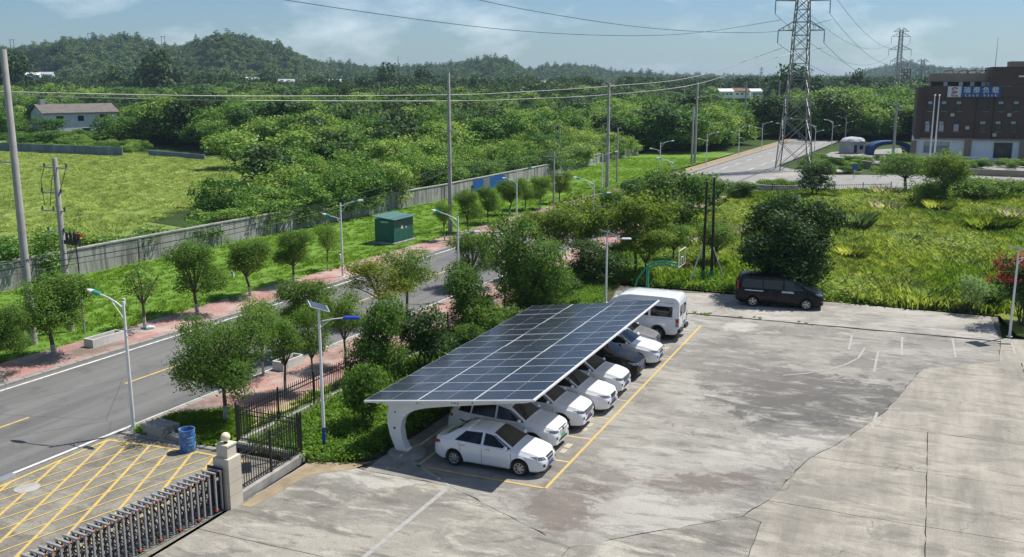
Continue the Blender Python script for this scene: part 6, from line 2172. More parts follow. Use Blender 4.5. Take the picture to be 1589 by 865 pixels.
def carrier_details(s):
    out = [('windscreen', m_glassdark, [('T', [(1.62, -0.78), (1.62, 0.78), (0.92, 0.64), (0.92, -0.64)], 10, 5, 0.006)])]
    for c in ([(-2.25, 1.20), (-1.02, 1.18), (-1.02, 1.72), (-2.15, 1.72)], [(-0.95, 1.18), (0.20, 1.17), (0.20, 1.72), (-0.95, 1.72)], [(0.30, 1.16), (1.22, 1.14), (0.72, 1.70), (0.30, 1.72)], [(1.26, 1.14), (1.48, 1.14), (0.90, 1.62), (0.80, 1.66)]):
        for ax in ('L', 'R'):
            out.append(('side_window', m_darkglass2, [(ax, c, 8, 4, 0.006)]))
    for sg in (1, -1):
        ax = 'L' if sg > 0 else 'R'
        out.append(('slide_rail', m_chrome, [(ax, [(-2.05, 1.02), (-0.95, 1.0), (-0.95, 1.05), (-2.05, 1.07)], 8, 1, 0.012)]))
        out.append(('door_sticker', m_sticker, [(ax, [(0.15, 0.98), (0.88, 0.97), (0.84, 1.08), (0.15, 1.10)], 6, 2, 0.010)]))
        out.append(('headlight', m_lens, [('F', [(sg * 0.5, 0.86), (sg * 0.84, 0.88), (sg * 0.82, 1.02), (sg * 0.52, 0.95)], 5, 3, 0.008)]))
        out.append(('fog_light', m_lens, [('F', [(sg * 0.55, 0.50), (sg * 0.80, 0.50), (sg * 0.80, 0.56), (sg * 0.55, 0.56)], 5, 1, 0.012)]))
        out.append(('tail_light', m_tail, [(ax, [(-2.58, 1.05), (-2.46, 1.05), (-2.44, 1.62), (-2.52, 1.62)], 2, 4, 0.008)]))
        for x0 in (0.26, -0.98, 1.36):
            out.append(('door_gap', m_seam, [(ax, [(x0 - .008, 0.34), (x0 + .008, 0.34), (x0 + .008, 1.08), (x0 - .008, 1.08)], 1, 6, 0.004)]))
    out.append(('grille', m_trim, [('F', [(-0.42, 0.62), (0.42, 0.62), (0.40, 0.84), (-0.40, 0.84)], 8, 3, 0.006)]))
    out.append(('number_plate', m_plate_b, [('F', [(-0.22, 0.46), (0.22, 0.46), (0.22, 0.59), (-0.22, 0.59)], 3, 2, 0.02)]))
    return out


ang_v = math.atan2(-3.14, 0.30)
vehicle('people_carrier', 'black people carrier parked side-on under the huge dark tree', 'van', BVAN, (31.45, -3.35, 0.002), ang_v, None, m_cblack, carrier_details)

# ------------------------------------------------------------------ hills
m_hillground = soil_grass('wooded_hill', [(0.3, (0.020, 0.036, 0.014)), (0.7, (0.045, 0.066, 0.024))], 0.01)


def hill(ridge, d_base, d_ridge, d_back, step, name='hills', zb=-0.3, seed=0):
    """terrain whose crest follows the ridge seen in the photo at the distance d_ridge"""
    xs = list(range(int(ridge[0][0]), int(ridge[-1][0]) + 1, step))
    rows = [0, 0.12, 0.28, 0.46, 0.64, 0.8, 0.92, 1.0, 1.15, 1.5, 2.0]
    V = []
    rr = np.random.default_rng(seed)
    ph = rr.uniform(0, 6, 6)
    for t in rows:
        for px in xs:
            py = float(np.interp(px, [p[0] for p in ridge], [p[1] for p in ridge]))
            wob = 1 + 0.10 * math.sin(px / 47 + ph[0]) + 0.06 * math.sin(px / 19 + ph[1])
            dr = d_ridge * wob
            db = d_base * (1 + 0.08 * math.sin(px / 61 + ph[2]))
            d = db + (dr - db) * t if t <= 1 else dr + (d_back - d_ridge) * (t - 1)
            zr = AT(px, py + 5, dr)[2]
            k = t if t <= 1 else 2 - t
            k = k * k * (3 - 2 * k)
            z = zb + (zr - zb) * k
            if 0 < t < 1:
                z += (zr - zb) * 0.09 * math.sin(px / 23 + t * 7 + ph[3]) * math.sin(t * math.pi)
            x, y, _ = AT(px, 125, d)
            V.append((x, y, z))
    n = len(xs)
    F = [(j * n + i, j * n + i + 1, (j + 1) * n + i + 1, (j + 1) * n + i) for j in range(len(rows) - 1) for i in range(n - 1)]
    mb = MB().add(V, F)
    o = mb.build(name, m_hillground, smooth=80)
    if sum(p.normal.z for p in o.data.polygons) < 0:
        o.data.flip_normals()
    o['kind'] = 'structure'
    return o


def wood_on(o, n, s0, s1, name, label):
    """trees scattered over a hill"""
    me = o.data
    me.calc_loop_triangles()
    T = np.array([t.vertices[:] for t in me.loop_triangles])
    V = np.array([v_.co[:] for v_ in me.vertices])
    A = np.array([t.area for t in me.loop_triangles])
    i = R.choice(len(T), n, p=A / A.sum())
    u, v_ = R.uniform(0, 1, n), R.uniform(0, 1, n)
    f = u + v_ > 1
    u[f], v_[f] = 1 - u[f], 1 - v_[f]
    a, b, c = V[T[i, 0]], V[T[i, 1]], V[T[i, 2]]
    P = a + (b - a) * u[:, None] + (c - a) * v_[:, None]
    s = R.uniform(s0, s1, n)
    s *= 1 + 0.25 * np.sin(P[:, 0] / 40) * np.cos(P[:, 1] / 33)
    P[:, 2] -= 0.4
    return gn_scatter(name, P, np.stack([s * 1.15, s * 1.15, s * R.uniform(0.8, 1.25, n)], axis=1), HILLTREES, label=label)


HILLTREES = []
for i in range(4):
    lb = lobeset(7, 3.3, 2.6, 4.0, 1.6, 200 + i) if i < 3 else [((0, 0, 3 + 1.6 * k), (2.2 - 0.5 * k, 2.2 - 0.5 * k, 1.4)) for k in range(4)]
    HILLTREES.append(crown('hill_tree', lb, L_HILL, 420, 1.05, per=7, spread=0.6, zmin=-0.7, tintsd=0.26))
R1 = [(-220, 108), (-120, 98), (-40, 90), (0, 85), (50, 78), (90, 71), (130, 68), (175, 66), (205, 65), (240, 77), (265, 78), (300, 71), (330, 65), (350, 62), (365, 63), (385, 67), (410, 69), (430, 73), (455, 85), (475, 98), (500, 103), (545, 110), (600, 122)]
R2 = [(440, 118), (470, 103), (510, 101), (540, 106), (580, 110), (620, 107), (660, 106), (700, 105), (740, 101), (770, 97), (790, 100), (805, 110), (850, 122)]
R3 = [(760, 120), (800, 114), (840, 111), (870, 107), (905, 105), (935, 109), (945, 116), (985, 117), (1010, 122), (1060, 126)]
R4 = [(950, 124), (1000, 122), (1040, 121), (1066, 119), (1100, 119), (1130, 121), (1170, 121), (1220, 122), (1270, 121), (1330, 122)]
R5 = [(1280, 126), (1318, 121), (1345, 111), (1370, 106), (1400, 99), (1420, 100), (1440, 107), (1465, 107), (1490, 111), (1560, 113), (1650, 116), (1750, 122)]
h1 = hill(R1, 720, 1200, 1500, 12, seed=1)
wood_on(h1, 9500, 0.6, 1.5, 'left_hill_forest', 'dense dark forest covering the left hills')
h2 = hill(R2, 900, 1550, 1800, 12, seed=2)
wood_on(h2, 5200, 0.9, 1.5, 'middle_hill_forest', 'forest covering the low middle hills')
h3 = hill(R3, 1100, 1700, 2000, 12, seed=3)
wood_on(h3, 4200, 0.9, 1.6, 'low_ridge_forest', 'forest on the low ridge right of the middle')
h4 = hill(R4, 1700, 2300, 2600, 14, seed=4)
wood_on(h4, 3600, 1.0, 1.8, 'far_ridge_forest', 'blue-green forest along the far ridge')
h5 = hill(R5, 1600, 2300, 2700, 12, seed=5)
wood_on(h5, 5200, 1.0, 1.8, 'right_hill_forest', 'dark blue forest on the hill behind the office building')

# ------------------------------------------------------------------ houses
m_whitewall = mat('whitewashed_wall', (0.78, 0.78, 0.77), 0.9, c2=(0.60, 0.60, 0.58), scale=0.5)
m_greywall = mat('grey_render', (0.42, 0.44, 0.46), 0.9, c2=(0.33, 0.34, 0.35), scale=0.5)  # plain grey with a random tone spread
m_rooftile = mat('brown_tile_roof', (0.165, 0.145, 0.13), 0.9, c2=(0.11, 0.095, 0.085), scale=0.8, bmp=0.3)
m_redroof = mat('red_brown_roof', (0.23, 0.10, 0.07), 0.9, c2=(0.15, 0.075, 0.055), scale=0.8)
m_pane = mat('window_pane', (0.035, 0.042, 0.05), 0.12, spec=0.6)


def house(name, label, loc, rz, L, Dp, H, rise, roofm, wins, group=None, over=0.5, wallm=None):
    """gable house: long side along local x, front at y=0, gable ends at x=0 and x=L"""
    t = thing(name, label, 'house', loc, rz, group)
    wm = wallm or m_whitewall
    mb = MB()
    P_ = [(0, 0), (Dp, 0), (Dp, H), (Dp / 2, H + rise), (0, H)]
    mb.loft([[(x, y, z - (0.3 if z == 0 else 0)) for y, z in P_] for x in (0, L)], 0, True, True)
    mb.build('wall', wm, t)
    rf = MB()
    sl = rise / (Dp / 2)
    for y0, y1 in ((-over, Dp / 2), (Dp + over, Dp / 2)):
        z0, z1 = H - sl * over, H + rise
        rf.add([(-over, y0, z0 + .04), (L + over, y0, z0 + .04), (L + over, y1, z1 + .04), (-over, y1, z1 + .04), (-over, y0, z0 + .24), (L + over, y0, z0 + .24), (L + over, y1, z1 + .24), (-over, y1, z1 + .24)], [(0, 1, 2, 3), (4, 5, 6, 7), (0, 1, 5, 4), (1, 2, 6, 5), (2, 3, 7, 6), (3, 0, 4, 7)])
    ro = rf.build('roof', roofm, t)
    for x, z, w_, h_ in wins:
        wo = MB().box(x, x + w_, -0.06, 0.02, z, z + h_).build('window', m_whitewall, t)
        MB().box(x + .08, x + w_ - .08, -0.075, -0.062, z + .08, z + h_ - .08).build('pane', m_pane, wo)
    return t, ro


A = AT(70, 209.5, 243)
rh = math.atan2(RGT[1] * math.cos(.78) + FWD[1] * math.sin(.78), RGT[0] * math.cos(.78) + FWD[0] * math.sin(.78))
t, ro = house('farm_house', 'white two-storey farmhouse with brown gable roof at the field edge', (A[0], A[1], 0), rh, 18.5, 8.6, 5.7, 1.9, m_rooftile,
              [(13.8, 3.3, 2.2, 1.9), (14.0, 0.7, 2.3, 1.2), (9.2, 0.7, 2.2, 1.2), (3.0, 3.4, 1.9, 1.6), (8.2, 3.5, 1.7, 1.5)])
MB().box(1.0, 2.2, 4.0, 5.2, 7.4, 9.0).build('chimney', m_greywall, ro)
MB().box(16.8, 17.6, -0.4, -0.05, 2.6, 3.2).build('air_conditioner', m_metal_white, t)


def far_house(px, base, dd, wpx, hpx, label, roofm, rise=0.3, group='far village houses', turn=0.2):
    x, y, z = AT(px, base, dd)
    L = wpx * dd / F_PX
    H = hpx * dd / F_PX
    rz = math.atan2(RGT[1] * math.cos(turn) + FWD[1] * math.sin(turn), RGT[0] * math.cos(turn) + FWD[0] * math.sin(turn))
    house('village_house', label, (x, y, min(z, 40) if z > 0.5 else -0.3), rz, L, L * 0.7, H * 0.7 + (z if z < 0 else 0), H * rise, roofm, [(L * 0.15, H * 0.30, L * 0.16, H * 0.2), (L * 0.45, H * 0.30, L * 0.16, H * 0.2), (L * 0.74, H * 0.30, L * 0.16, H * 0.2)], group, over=0.3)


VH = 'small pale village house half hidden below the hills'
for px, base, dd, wpx, hpx, lab, rm_ in (
        (1117, 152, 480, 22, 13, 'white gabled house in front of the far paddies', m_whitewall), (1138, 152, 485, 26, 14, 'red-roofed white house next to the gabled one by the paddies', m_redroof), (1165, 151, 490, 18, 12, 'white house with open gable at the end of the paddy row', m_whitewall),
        (432, 137, 640, 24, 13, VH, m_greywall), (485, 138, 600, 22, 13, VH, m_rooftile), (507, 138, 600, 22, 14, VH, m_whitewall), (382, 134, 700, 22, 13, VH, m_whitewall), (398, 132, 720, 14, 11, VH, m_greywall),
        (40, 124, 600, 20, 10, VH, m_whitewall), (60, 124, 610, 20, 11, VH, m_greywall), (803, 134, 640, 12, 9, VH, m_whitewall), (822, 135, 650, 14, 9, VH, m_rooftile), (834, 135, 660, 14, 9, VH, m_greywall), (745, 136, 640, 12, 13, VH, m_greywall), (935, 142, 520, 24, 9, VH, m_redroof)):
    far_house(px, base, dd, wpx, hpx, lab, rm_)
m_paddy = soil_grass('paddy_green', [(0.3, (0.06, 0.12, 0.02)), (0.5, (0.10, 0.18, 0.03)), (0.72, (0.17, 0.24, 0.05))], 0.03)
sheet('paddy_field', [AT(1092, 150, 270)[:2], AT(1205, 150, 270)[:2], AT(1215, 150, 525)[:2], AT(1080, 150, 525)[:2]], -0.1, m_paddy)
# hilltop temple
for px, base, wpx, hpx, lab in ((349, 64, 14, 10, 'small dark-roofed hall on the hilltop below the mast'), (362, 67, 32, 9, 'long low brown hall on the wooded hilltop'), (392, 72, 22, 8, 'lower brown hall on the hilltop shoulder')):
    x, y, z = AT(px, base, 1160)
    house('hill_hall', lab, (x, y, z - 2), math.atan2(RGT[1], RGT[0]), wpx * 1160 / F_PX, 9, hpx * 0.55 * 1160 / F_PX + 2, 3, m_rooftile, [], 'halls on the hilltop', wallm=m_greywall)

# ------------------------------------------------------------------ brown office building
DB = 172.0
m_brown = mat('dark_brown_render', (0.095, 0.058, 0.047), 0.8, c2=(0.078, 0.048, 0.04), scale=0.4)
m_tan = mat('tan_stone', (0.33, 0.25, 0.18), 0.85, c2=(0.26, 0.20, 0.145), scale=0.6)
m_offwhite = mat('white_ground_floor', (0.84, 0.84, 0.83), 0.8, c2=(0.78, 0.78, 0.77), scale=0.4)
m_beige = mat('beige_render', (0.34, 0.28, 0.20), 0.9, c2=(0.27, 0.225, 0.165), scale=0.4)
turn = -0.36
ex, ey = RGT[0] * math.cos(turn) + FWD[0] * math.sin(turn), RGT[1] * math.cos(turn) + FWD[1] * math.sin(turn)
B0 = AT(1416, 245, DB)
bld = thing('office_building', 'dark brown office building with blue rooftop name board and white ground floor', 'building', (B0[0], B0[1], 0), math.atan2(ey, ex))


def fac(px, py):
    """photo pixel -> (along, up) on the facade plane"""
    d = ray(px, py)
    nx, ny = -ey, ex
    t = ((B0[0] - CAM[0]) * nx + (B0[1] - CAM[1]) * ny) / (d[0] * nx + d[1] * ny)
    x, y, z = CAM[0] + d[0] * t, CAM[1] + d[1] * t, CAM_H + d[2] * t
    return (x - B0[0]) * ex + (y - B0[1]) * ey, z


def fbox(x0, y0, x1, y1, d0, d1, nm, m, parent=bld):
    """box on the facade from a photo rectangle; d0/d1 depth behind (+) or before (-) the facade"""
    s0, z1 = fac(x0, y0)
    s1, z0 = fac(x1, y1)
    return MB().box(s0, s1, d0, d1, z0, z1).build(nm, m, parent)


sL, zroof = fac(1421, 136)
z_white = fac(1500, 216)[1]
MB().box(0, 34, 0.0, 16, z_white, zroof).build('upper_storeys', m_brown, bld)
MB().box(0.9, 33.5, -0.25, -0.002, fac(1500, 150)[1], zroof + 0.25).build('parapet_band', m_brown, bld)
MB().box(0.0, 0.9, -0.45, -0.002, z_white - 0.1, zroof + 0.1).build('edge_pier', m_brown, bld)
MB().box(0.1, 34, 0.05, 16, -0.3, z_white - 0.012).build('ground_floor', m_offwhite, bld)
MB().box(0, 34, -0.4, -0.004, z_white - 0.16, z_white + 0.1).build('string_course', m_tan, bld)
for x0, x1 in ((1413.5, 1420), (1497, 1505), (1583, 1591)):
    fbox(x0, 218, x1, 250, -0.3, 0.04, 'pier', m_tan)
for row, (y0, y1) in enumerate(((157, 173), (188, 204.5))):
    for k, (x0, x1) in enumerate(((1440, 1447), (1461, 1469), (1484, 1492), (1525, 1534), (1549, 1557.5), (1573, 1581))):
        dx = 0 if row == 0 else -4.5
        wo = fbox(x0 + dx, y0, x1 + dx, y1, -0.06, 0.02, 'window', m_dark)
        ym = y0 + (y1 - y0) * 0.32
        fbox(x0 + dx + 0.7, y0 + 0.7, x1 + dx - 0.7, ym - 0.5, -0.075, -0.062, 'upper_pane', m_greywall if (k + row) % 4 != 3 else m_pane, wo)
        fbox(x0 + dx + 0.7, ym, x1 + dx - 0.7, y1 - 0.7, -0.075, -0.062, 'lower_pane', m_pane if row == 0 or k > 2 else m_greywall, wo)
sh = fbox(1434, 220, 1472, 238, -0.05, 0.06, 'roller_shutter', m_greysheet)
for k in range(7):
    fbox(1435 + k * 5.3, 221, 1435 + k * 5.3 + 4.6, 226, -0.08, -0.051, 'shutter_panel', m_galv, sh)
wo = fbox(1543, 221.5, 1569, 246, -0.08, 0.06, 'large_window', m_dark)
for k in range(2):
    fbox(1544 + k * 12.6, 222.5, 1555.6 + k * 12.6, 245, -0.10, -0.081, 'pane', m_pane, wo)
fbox(1455, 240.5, 1513, 243.5, -4.0, -2.6, 'canopy_roof', m_offwhite)
for px in (1457, 1484, 1511):
    fbox(px, 243.6, px + 1, 252, -3.4, -3.2, 'canopy_post', m_galv)
for row, (y0, y1) in enumerate(((173, 175), (204.5, 206.5))):
    for k, (x0, x1) in enumerate(((1440, 1447), (1461, 1469), (1484, 1492), (1525, 1534), (1549, 1557.5), (1573, 1581))):
        fbox(x0 - 1 - 4.5 * row, y0, x1 + 1 - 4.5 * row, y1 - 0.9, -0.16, -0.003, 'window_sill', m_tan)
for px in (1452, 1514, 1541):
    s_ = fac(px, 180)[0]
    MB().tube((s_, -0.1, z_white), (s_, -0.1, fac(1500, 151)[1]), 0.07, n=6).build('downpipe', m_dark, bld)
for px, py in ((1475, 176), (1498, 196), (1540, 207), (1563, 176)):
    fbox(px, py, px + 5.5, py + 5, -0.55, -0.05, 'air_conditioner', m_galv)
# roof structures
MB().box(fac(1446, 115)[0], fac(1541, 115)[0], 5.0, 12, fac(1446, 127)[1], fac(1446, 115)[1] + 0.1).build('roof_block', m_beige, bld)
MB().box(fac(1446, 115)[0] + .3, fac(1541, 115)[0], 5.5, 11.5, zroof + 0.01, fac(1446, 127)[1] - 0.01).build('roof_recess', m_dark, bld)
for px in (1466, 1490, 1508, 1526, 1533):
    fbox(px, 127.5, px + 5, 135.5, 2.0, 3.2, 'roof_unit', m_greywall)
MB().box(fac(1541, 104)[0], 34.5, -0.1, 14, zroof + 0.3, fac(1541, 104)[1]).build('stair_tower', m_brown, bld)
fbox(1572, 95, 1600, 104, 3, 8, 'tower_cap', m_tan)
fbox(1581, 117.5, 1600, 120, -0.35, -0.11, 'tower_ledge', m_offwhite)
rl = MB()
zr = fac(1446, 115)[1]
s0, s1 = fac(1462, 108)[0], fac(1541, 108)[0]
for k in range(16):
    x = s0 + (s1 - s0) * k / 15
    rl.tube((x, 5.2, zr), (x, 5.2, zr + 0.95), 0.03, n=5)
rl.bar((s0, 5.2, zr + 0.95), (s1, 5.2, zr + 0.95), 0.05, 0.05).bar((s0, 5.2, zr + 0.5), (s1, 5.2, zr + 0.5), 0.03, 0.03)
rl.build('roof_railing', m_galv, bld)
for k, px in enumerate((1476, 1500, 1514, 1534)):
    x = fac(px, 110)[0]
    MB().path([(x - 0.8, 6.5, zr), (x - 0.8, 6.5, zr + 0.5), (x + 0.6, 6.5, zr + 0.7), (x + 0.8, 6.5, zr)], 0.12, 7).build('roof_pipe', m_redroof, bld)
x = fac(1547, 104)[0]
MB().tube((x, 3, fac(1541, 104)[1]), (x + 0.05, 3, fac(1548, 57)[1]), 0.06, 0.03, n=6).build('lightning_rod', m_galv, bld)

# name board on the parapet
m_sblue = mat('sign_blue', (0.012, 0.075, 0.27), 0.45, c2=(0.010, 0.065, 0.24))
m_swhite = mat('sign_white', (0.66, 0.68, 0.70), 0.5, c2=(0.62, 0.64, 0.66))
m_sred = mat('sign_red', (0.42, 0.03, 0.04), 0.5)
sgn = thing('name_board', 'blue and white rooftop name board of the office building', 'sign', (B0[0], B0[1], 0), math.atan2(ey, ex))
fbox(1471, 134.5, 1491, 151, -0.55, -0.40, 'logo_panel', m_swhite, sgn)
fbox(1491.2, 134.5, 1552, 151, -0.55, -0.40, 'name_panel', m_sblue, sgn)


def text_mesh(txt, size, m, sx=1.0):
    cu = bpy.data.curves.new('lettering', 'FONT')
    cu.body = txt
    cu.size = size
    cu.extrude = 0.015
    cu.offset = 0.012 * size
    cu.align_x = 'CENTER'
    cu.align_y = 'CENTER'
    tmp = bpy.data.objects.new('lettering', cu)
    col.objects.link(tmp)
    dg_ = bpy.context.evaluated_depsgraph_get()
    me = bpy.data.meshes.new_from_object(tmp.evaluated_get(dg_))
    bpy.data.objects.remove(tmp)
    me.materials.clear()
    me.materials.append(m)
    return me


def put_text(txt, px, py, size, m, sx=1.0):
    s_, z_ = fac(px, py)
    o = obj('lettering', text_mesh(txt, size, m), sgn, (s_, -0.575, z_))
    o.rotation_euler = (math.pi / 2, 0, 0)
    o.scale = (sx, 1, 1)
    return o


for k, ch in enumerate('\u745e\u6cf0\u8d1f\u8f7d'):
    put_text(ch, 1500.5 + k * 14.6, 140.6, 1.12, m_swhite)
for k, ch in enumerate('Load bank'):
    if ch != ' ':
        put_text(ch, 1498.5 + k * 5.8, 148.0, 0.68, m_swhite)
put_text('Rata', 1481, 148.3, 0.62, m_sblue)
s_, z_ = fac(1481, 140.5)
em = MB()
for a0, a1 in ((0.5, 2.9), (3.6, 6.0)):
    n = 10
    em.loft([[(s_ + r_ * math.cos(a0 + (a1 - a0) * i / n), -0.575, z_ + r_ * math.sin(a0 + (a1 - a0) * i / n)) for r_ in (0.34, 0.56)] for i in range(n + 1)], 0, closed=False)
em.box(s_ - 0.3, s_ + 0.2, -0.58, -0.57, z_ + 0.0, z_ + 0.11).box(s_ - 0.22, s_ - 0.1, -0.58, -0.57, z_ - 0.3, z_ - 0.005).box(s_ + 0.0, s_ + 0.35, -0.58, -0.57, z_ - 0.3, z_ - 0.2)
em.build('emblem', m_sred, sgn)

for px, lab in ((1440, 'white flagpole in front of the brown building, with a cord block halfway'), (1447, 'second white flagpole standing close beside the first')):
    p = G(px, 275)
    t = thing('flagpole', lab, 'flagpole', (p[0], p[1], 0), 0, 'white flagpoles')
    MB().lathe([(0.17, 0), (0.15, 0.4), (0.07, 11.5)], 10).build('shaft', m_metal_white, t, 40)
    MB().sphere((0, 0, 11.6), 0.15, 10, 7).build('finial', m_metal_white, t, 60)
    MB().sphere((0.12, 0, 5.6), 0.12, 8, 6).build('cord_block', m_metal_white, t, 60)

# compound: beige wall, guard house, blue arch, planter island, railing
pts = [G(1262, 251), G(1300, 253), G(1352, 260)]
pts2 = [G(1352, 262), G(1430, 268), G(1495, 271), G(1620, 276)]
for pp, lab, h_ in ((pts, 'beige compound wall rising beside the junction', 0.85), (pts2, 'long beige compound wall in front of the brown building', 0.8)):
    t = thing('compound_wall', lab, 'wall', (0, 0, 0))
    for i in range(len(pp) - 1):
        p, q = pp[i], pp[i + 1]
        MB().bar((p[0], p[1], h_ / 2 - 0.15), (q[0], q[1], h_ / 2 - 0.15), 0.3, h_ + 0.3).build('wall_section', m_beige, t)
        MB().bar((p[0], p[1], h_ + 0.04), (q[0], q[1], h_ + 0.04), 0.42, 0.08).build('coping', m_coping, t)
sheet('compound_yard', [G(1290, 236), G(1262, 247), G(1430, 262), G(1620, 268), G(1620, 238), G(1400, 230)], -0.02, m_road_far)
p = G(1322, 238)
gh = thing('guard_house', 'small white guard house with crumpled pale dome roof', 'hut', (p[0], p[1], 0), math.atan2(RGT[1], RGT[0]) + 0.35)
gh.scale = (0.85, 0.85, 0.85)
MB().box(-2.2, 2.2, -1.8, 1.8, -0.2, 2.5).build('wall', m_greywall, gh)
db_ = MB()
rings = []
for i, (q, z) in enumerate(((1.12, 2.5), (1.16, 2.75), (1.0, 3.2), (0.7, 3.5), (0.25, 3.65))):
    rings.append([(q * 2.5 * math.cos(2 * math.pi * k / 18) * (1 + 0.05 * math.sin(k * 5 + i)), q * 2.1 * math.sin(2 * math.pi * k / 18) * (1 + 0.05 * math.cos(k * 3 + i)), z + 0.07 * math.sin(k * 2.7 + i)) for k in range(18)])
db_.loft(rings, 0, True, True)
db_.build('dome_roof', m_greywall, gh)
MB().box(-1.0, -0.2, -1.83, -1.79, 0.2, 1.9).build('door', m_dark, gh)
MB().box(0.5, 1.5, -1.83, -1.79, 0.9, 1.8).build('window', m_pane, gh)
p = G(1378, 240)
ar = thing('blue_arch', 'dark blue arched awning beside the guard house', 'awning', (p[0], p[1], 0), math.atan2(RGT[1], RGT[0]))
m_navy = mat('navy_fabric', (0.012, 0.05, 0.17), 0.6, c2=(0.010, 0.04, 0.13))
rings = []
for i in range(13):
    a = math.pi * i / 12
    x0, z0 = 3.9 * math.cos(a), 2.6 * math.sin(a) ** 0.45
    rings.append([(x0, -1.6, z0), (x0, 1.6, z0), (x0 * 0.84, 1.6, z0 - 0.62 if 0 < i < 12 else z0), (x0 * 0.84, -1.6, z0 - 0.62 if 0 < i < 12 else z0)])
MB().loft(rings, 0, True, True).build('awning_shell', m_navy, ar, 40)
for sx in (-3.6, 3.6):
    MB().tube((sx, -1.3, -0.1), (sx, -1.3, 1.2), 0.12, n=8).build('leg', m_navy, ar)
p = G(1208, 292)
isl = thing('planter_island', 'round grey planter island with clipped greenery at the junction', 'planter', (p[0], p[1], 0))
MB().lathe([(3.3, -0.1), (3.3, 0.62), (2.95, 0.62), (2.95, 0.3)], 32, cap=False).build('rim_wall', m_conc_block, isl, 40)
MB().lathe([(2.96, 0.42), (0.05, 0.50)], 24).build('soil', m_bed, isl)
lb = [((2.2 * math.cos(k), 2.2 * math.sin(k), 0.55), (0.8, 0.8, 0.4)) for k in range(6)] + [((0, 0, 0.55), (1.6, 1.6, 0.5))]
obj('greenery', crown('greenery', lb, L_FRESH, 2600, 0.2, spread=0.2, zmin=-0.1), isl)
rp = [G(1145, 304), G(1250, 302), G(1382, 299)]
t = thing('yard_railing', 'low black railing between the weed plot and the junction', 'railing', (0, 0, 0))
for i in range(2):
    p, q = rp[i], rp[i + 1]
    L = math.hypot(q[0] - p[0], q[1] - p[1])
    for z in (0.25, 1.05):
        MB().bar((p[0], p[1], z), (q[0], q[1], z), 0.05, 0.05).build('rail', m_black_metal, t)
    n = int(L / 3.0)
    for k in range(n + 1):
        x, y = p[0] + (q[0] - p[0]) * k / n, p[1] + (q[1] - p[1]) * k / n
        MB().box(x - .05, x + .05, y - .05, y + .05, 0, 1.35).build('post', m_black_metal, t)
    pk = MB()
    m_ = int(L / 0.28)
    for k in range(m_):
        x, y = p[0] + (q[0] - p[0]) * (k + .5) / m_, p[1] + (q[1] - p[1]) * (k + .5) / m_
        pk.box(x - .014, x + .014, y - .014, y + .014, 0.1, 1.2)
    pk.build('picket_row', m_black_metal, t)['kind'] = 'stuff'
p = G(1138, 306)
tag(MB().box(-.35, .35, -.35, .35, -.1, 1.25, bev=.03).box(-.42, .42, -.42, .42, 1.251, 1.36).build('railing_pillar', m_greywall, loc=(p[0], p[1], 0)), 'pale end pillar of the low black railing', 'pillar')
p = G(1285, 300)
sp2 = thing('road_sign', 'small blue road sign on a post at the junction', 'sign', (G(1325, 278)[0], G(1325, 278)[1], 0), math.atan2(RGT[1], RGT[0]))
MB().tube((0, 0, 0), (0, 0, 2.0), 0.05, n=6).build('post', m_galv, sp2)
MB().box(-0.4, 0.4, -0.06, -0.04, 1.3, 2.1).build('sign_face', m_sblue, sp2)
sheet('junction_median', [G(1165, 283), G(1265, 268), G(1340, 266), G(1290, 262), G(1215, 262)], -0.04, m_conc_strip)

# ------------------------------------------------------------------ lattice towers
m_lattice = mat('tower_steel', (0.30, 0.30, 0.295), 0.5, 0.45, c2=(0.20, 0.20, 0.195), scale=1.0)


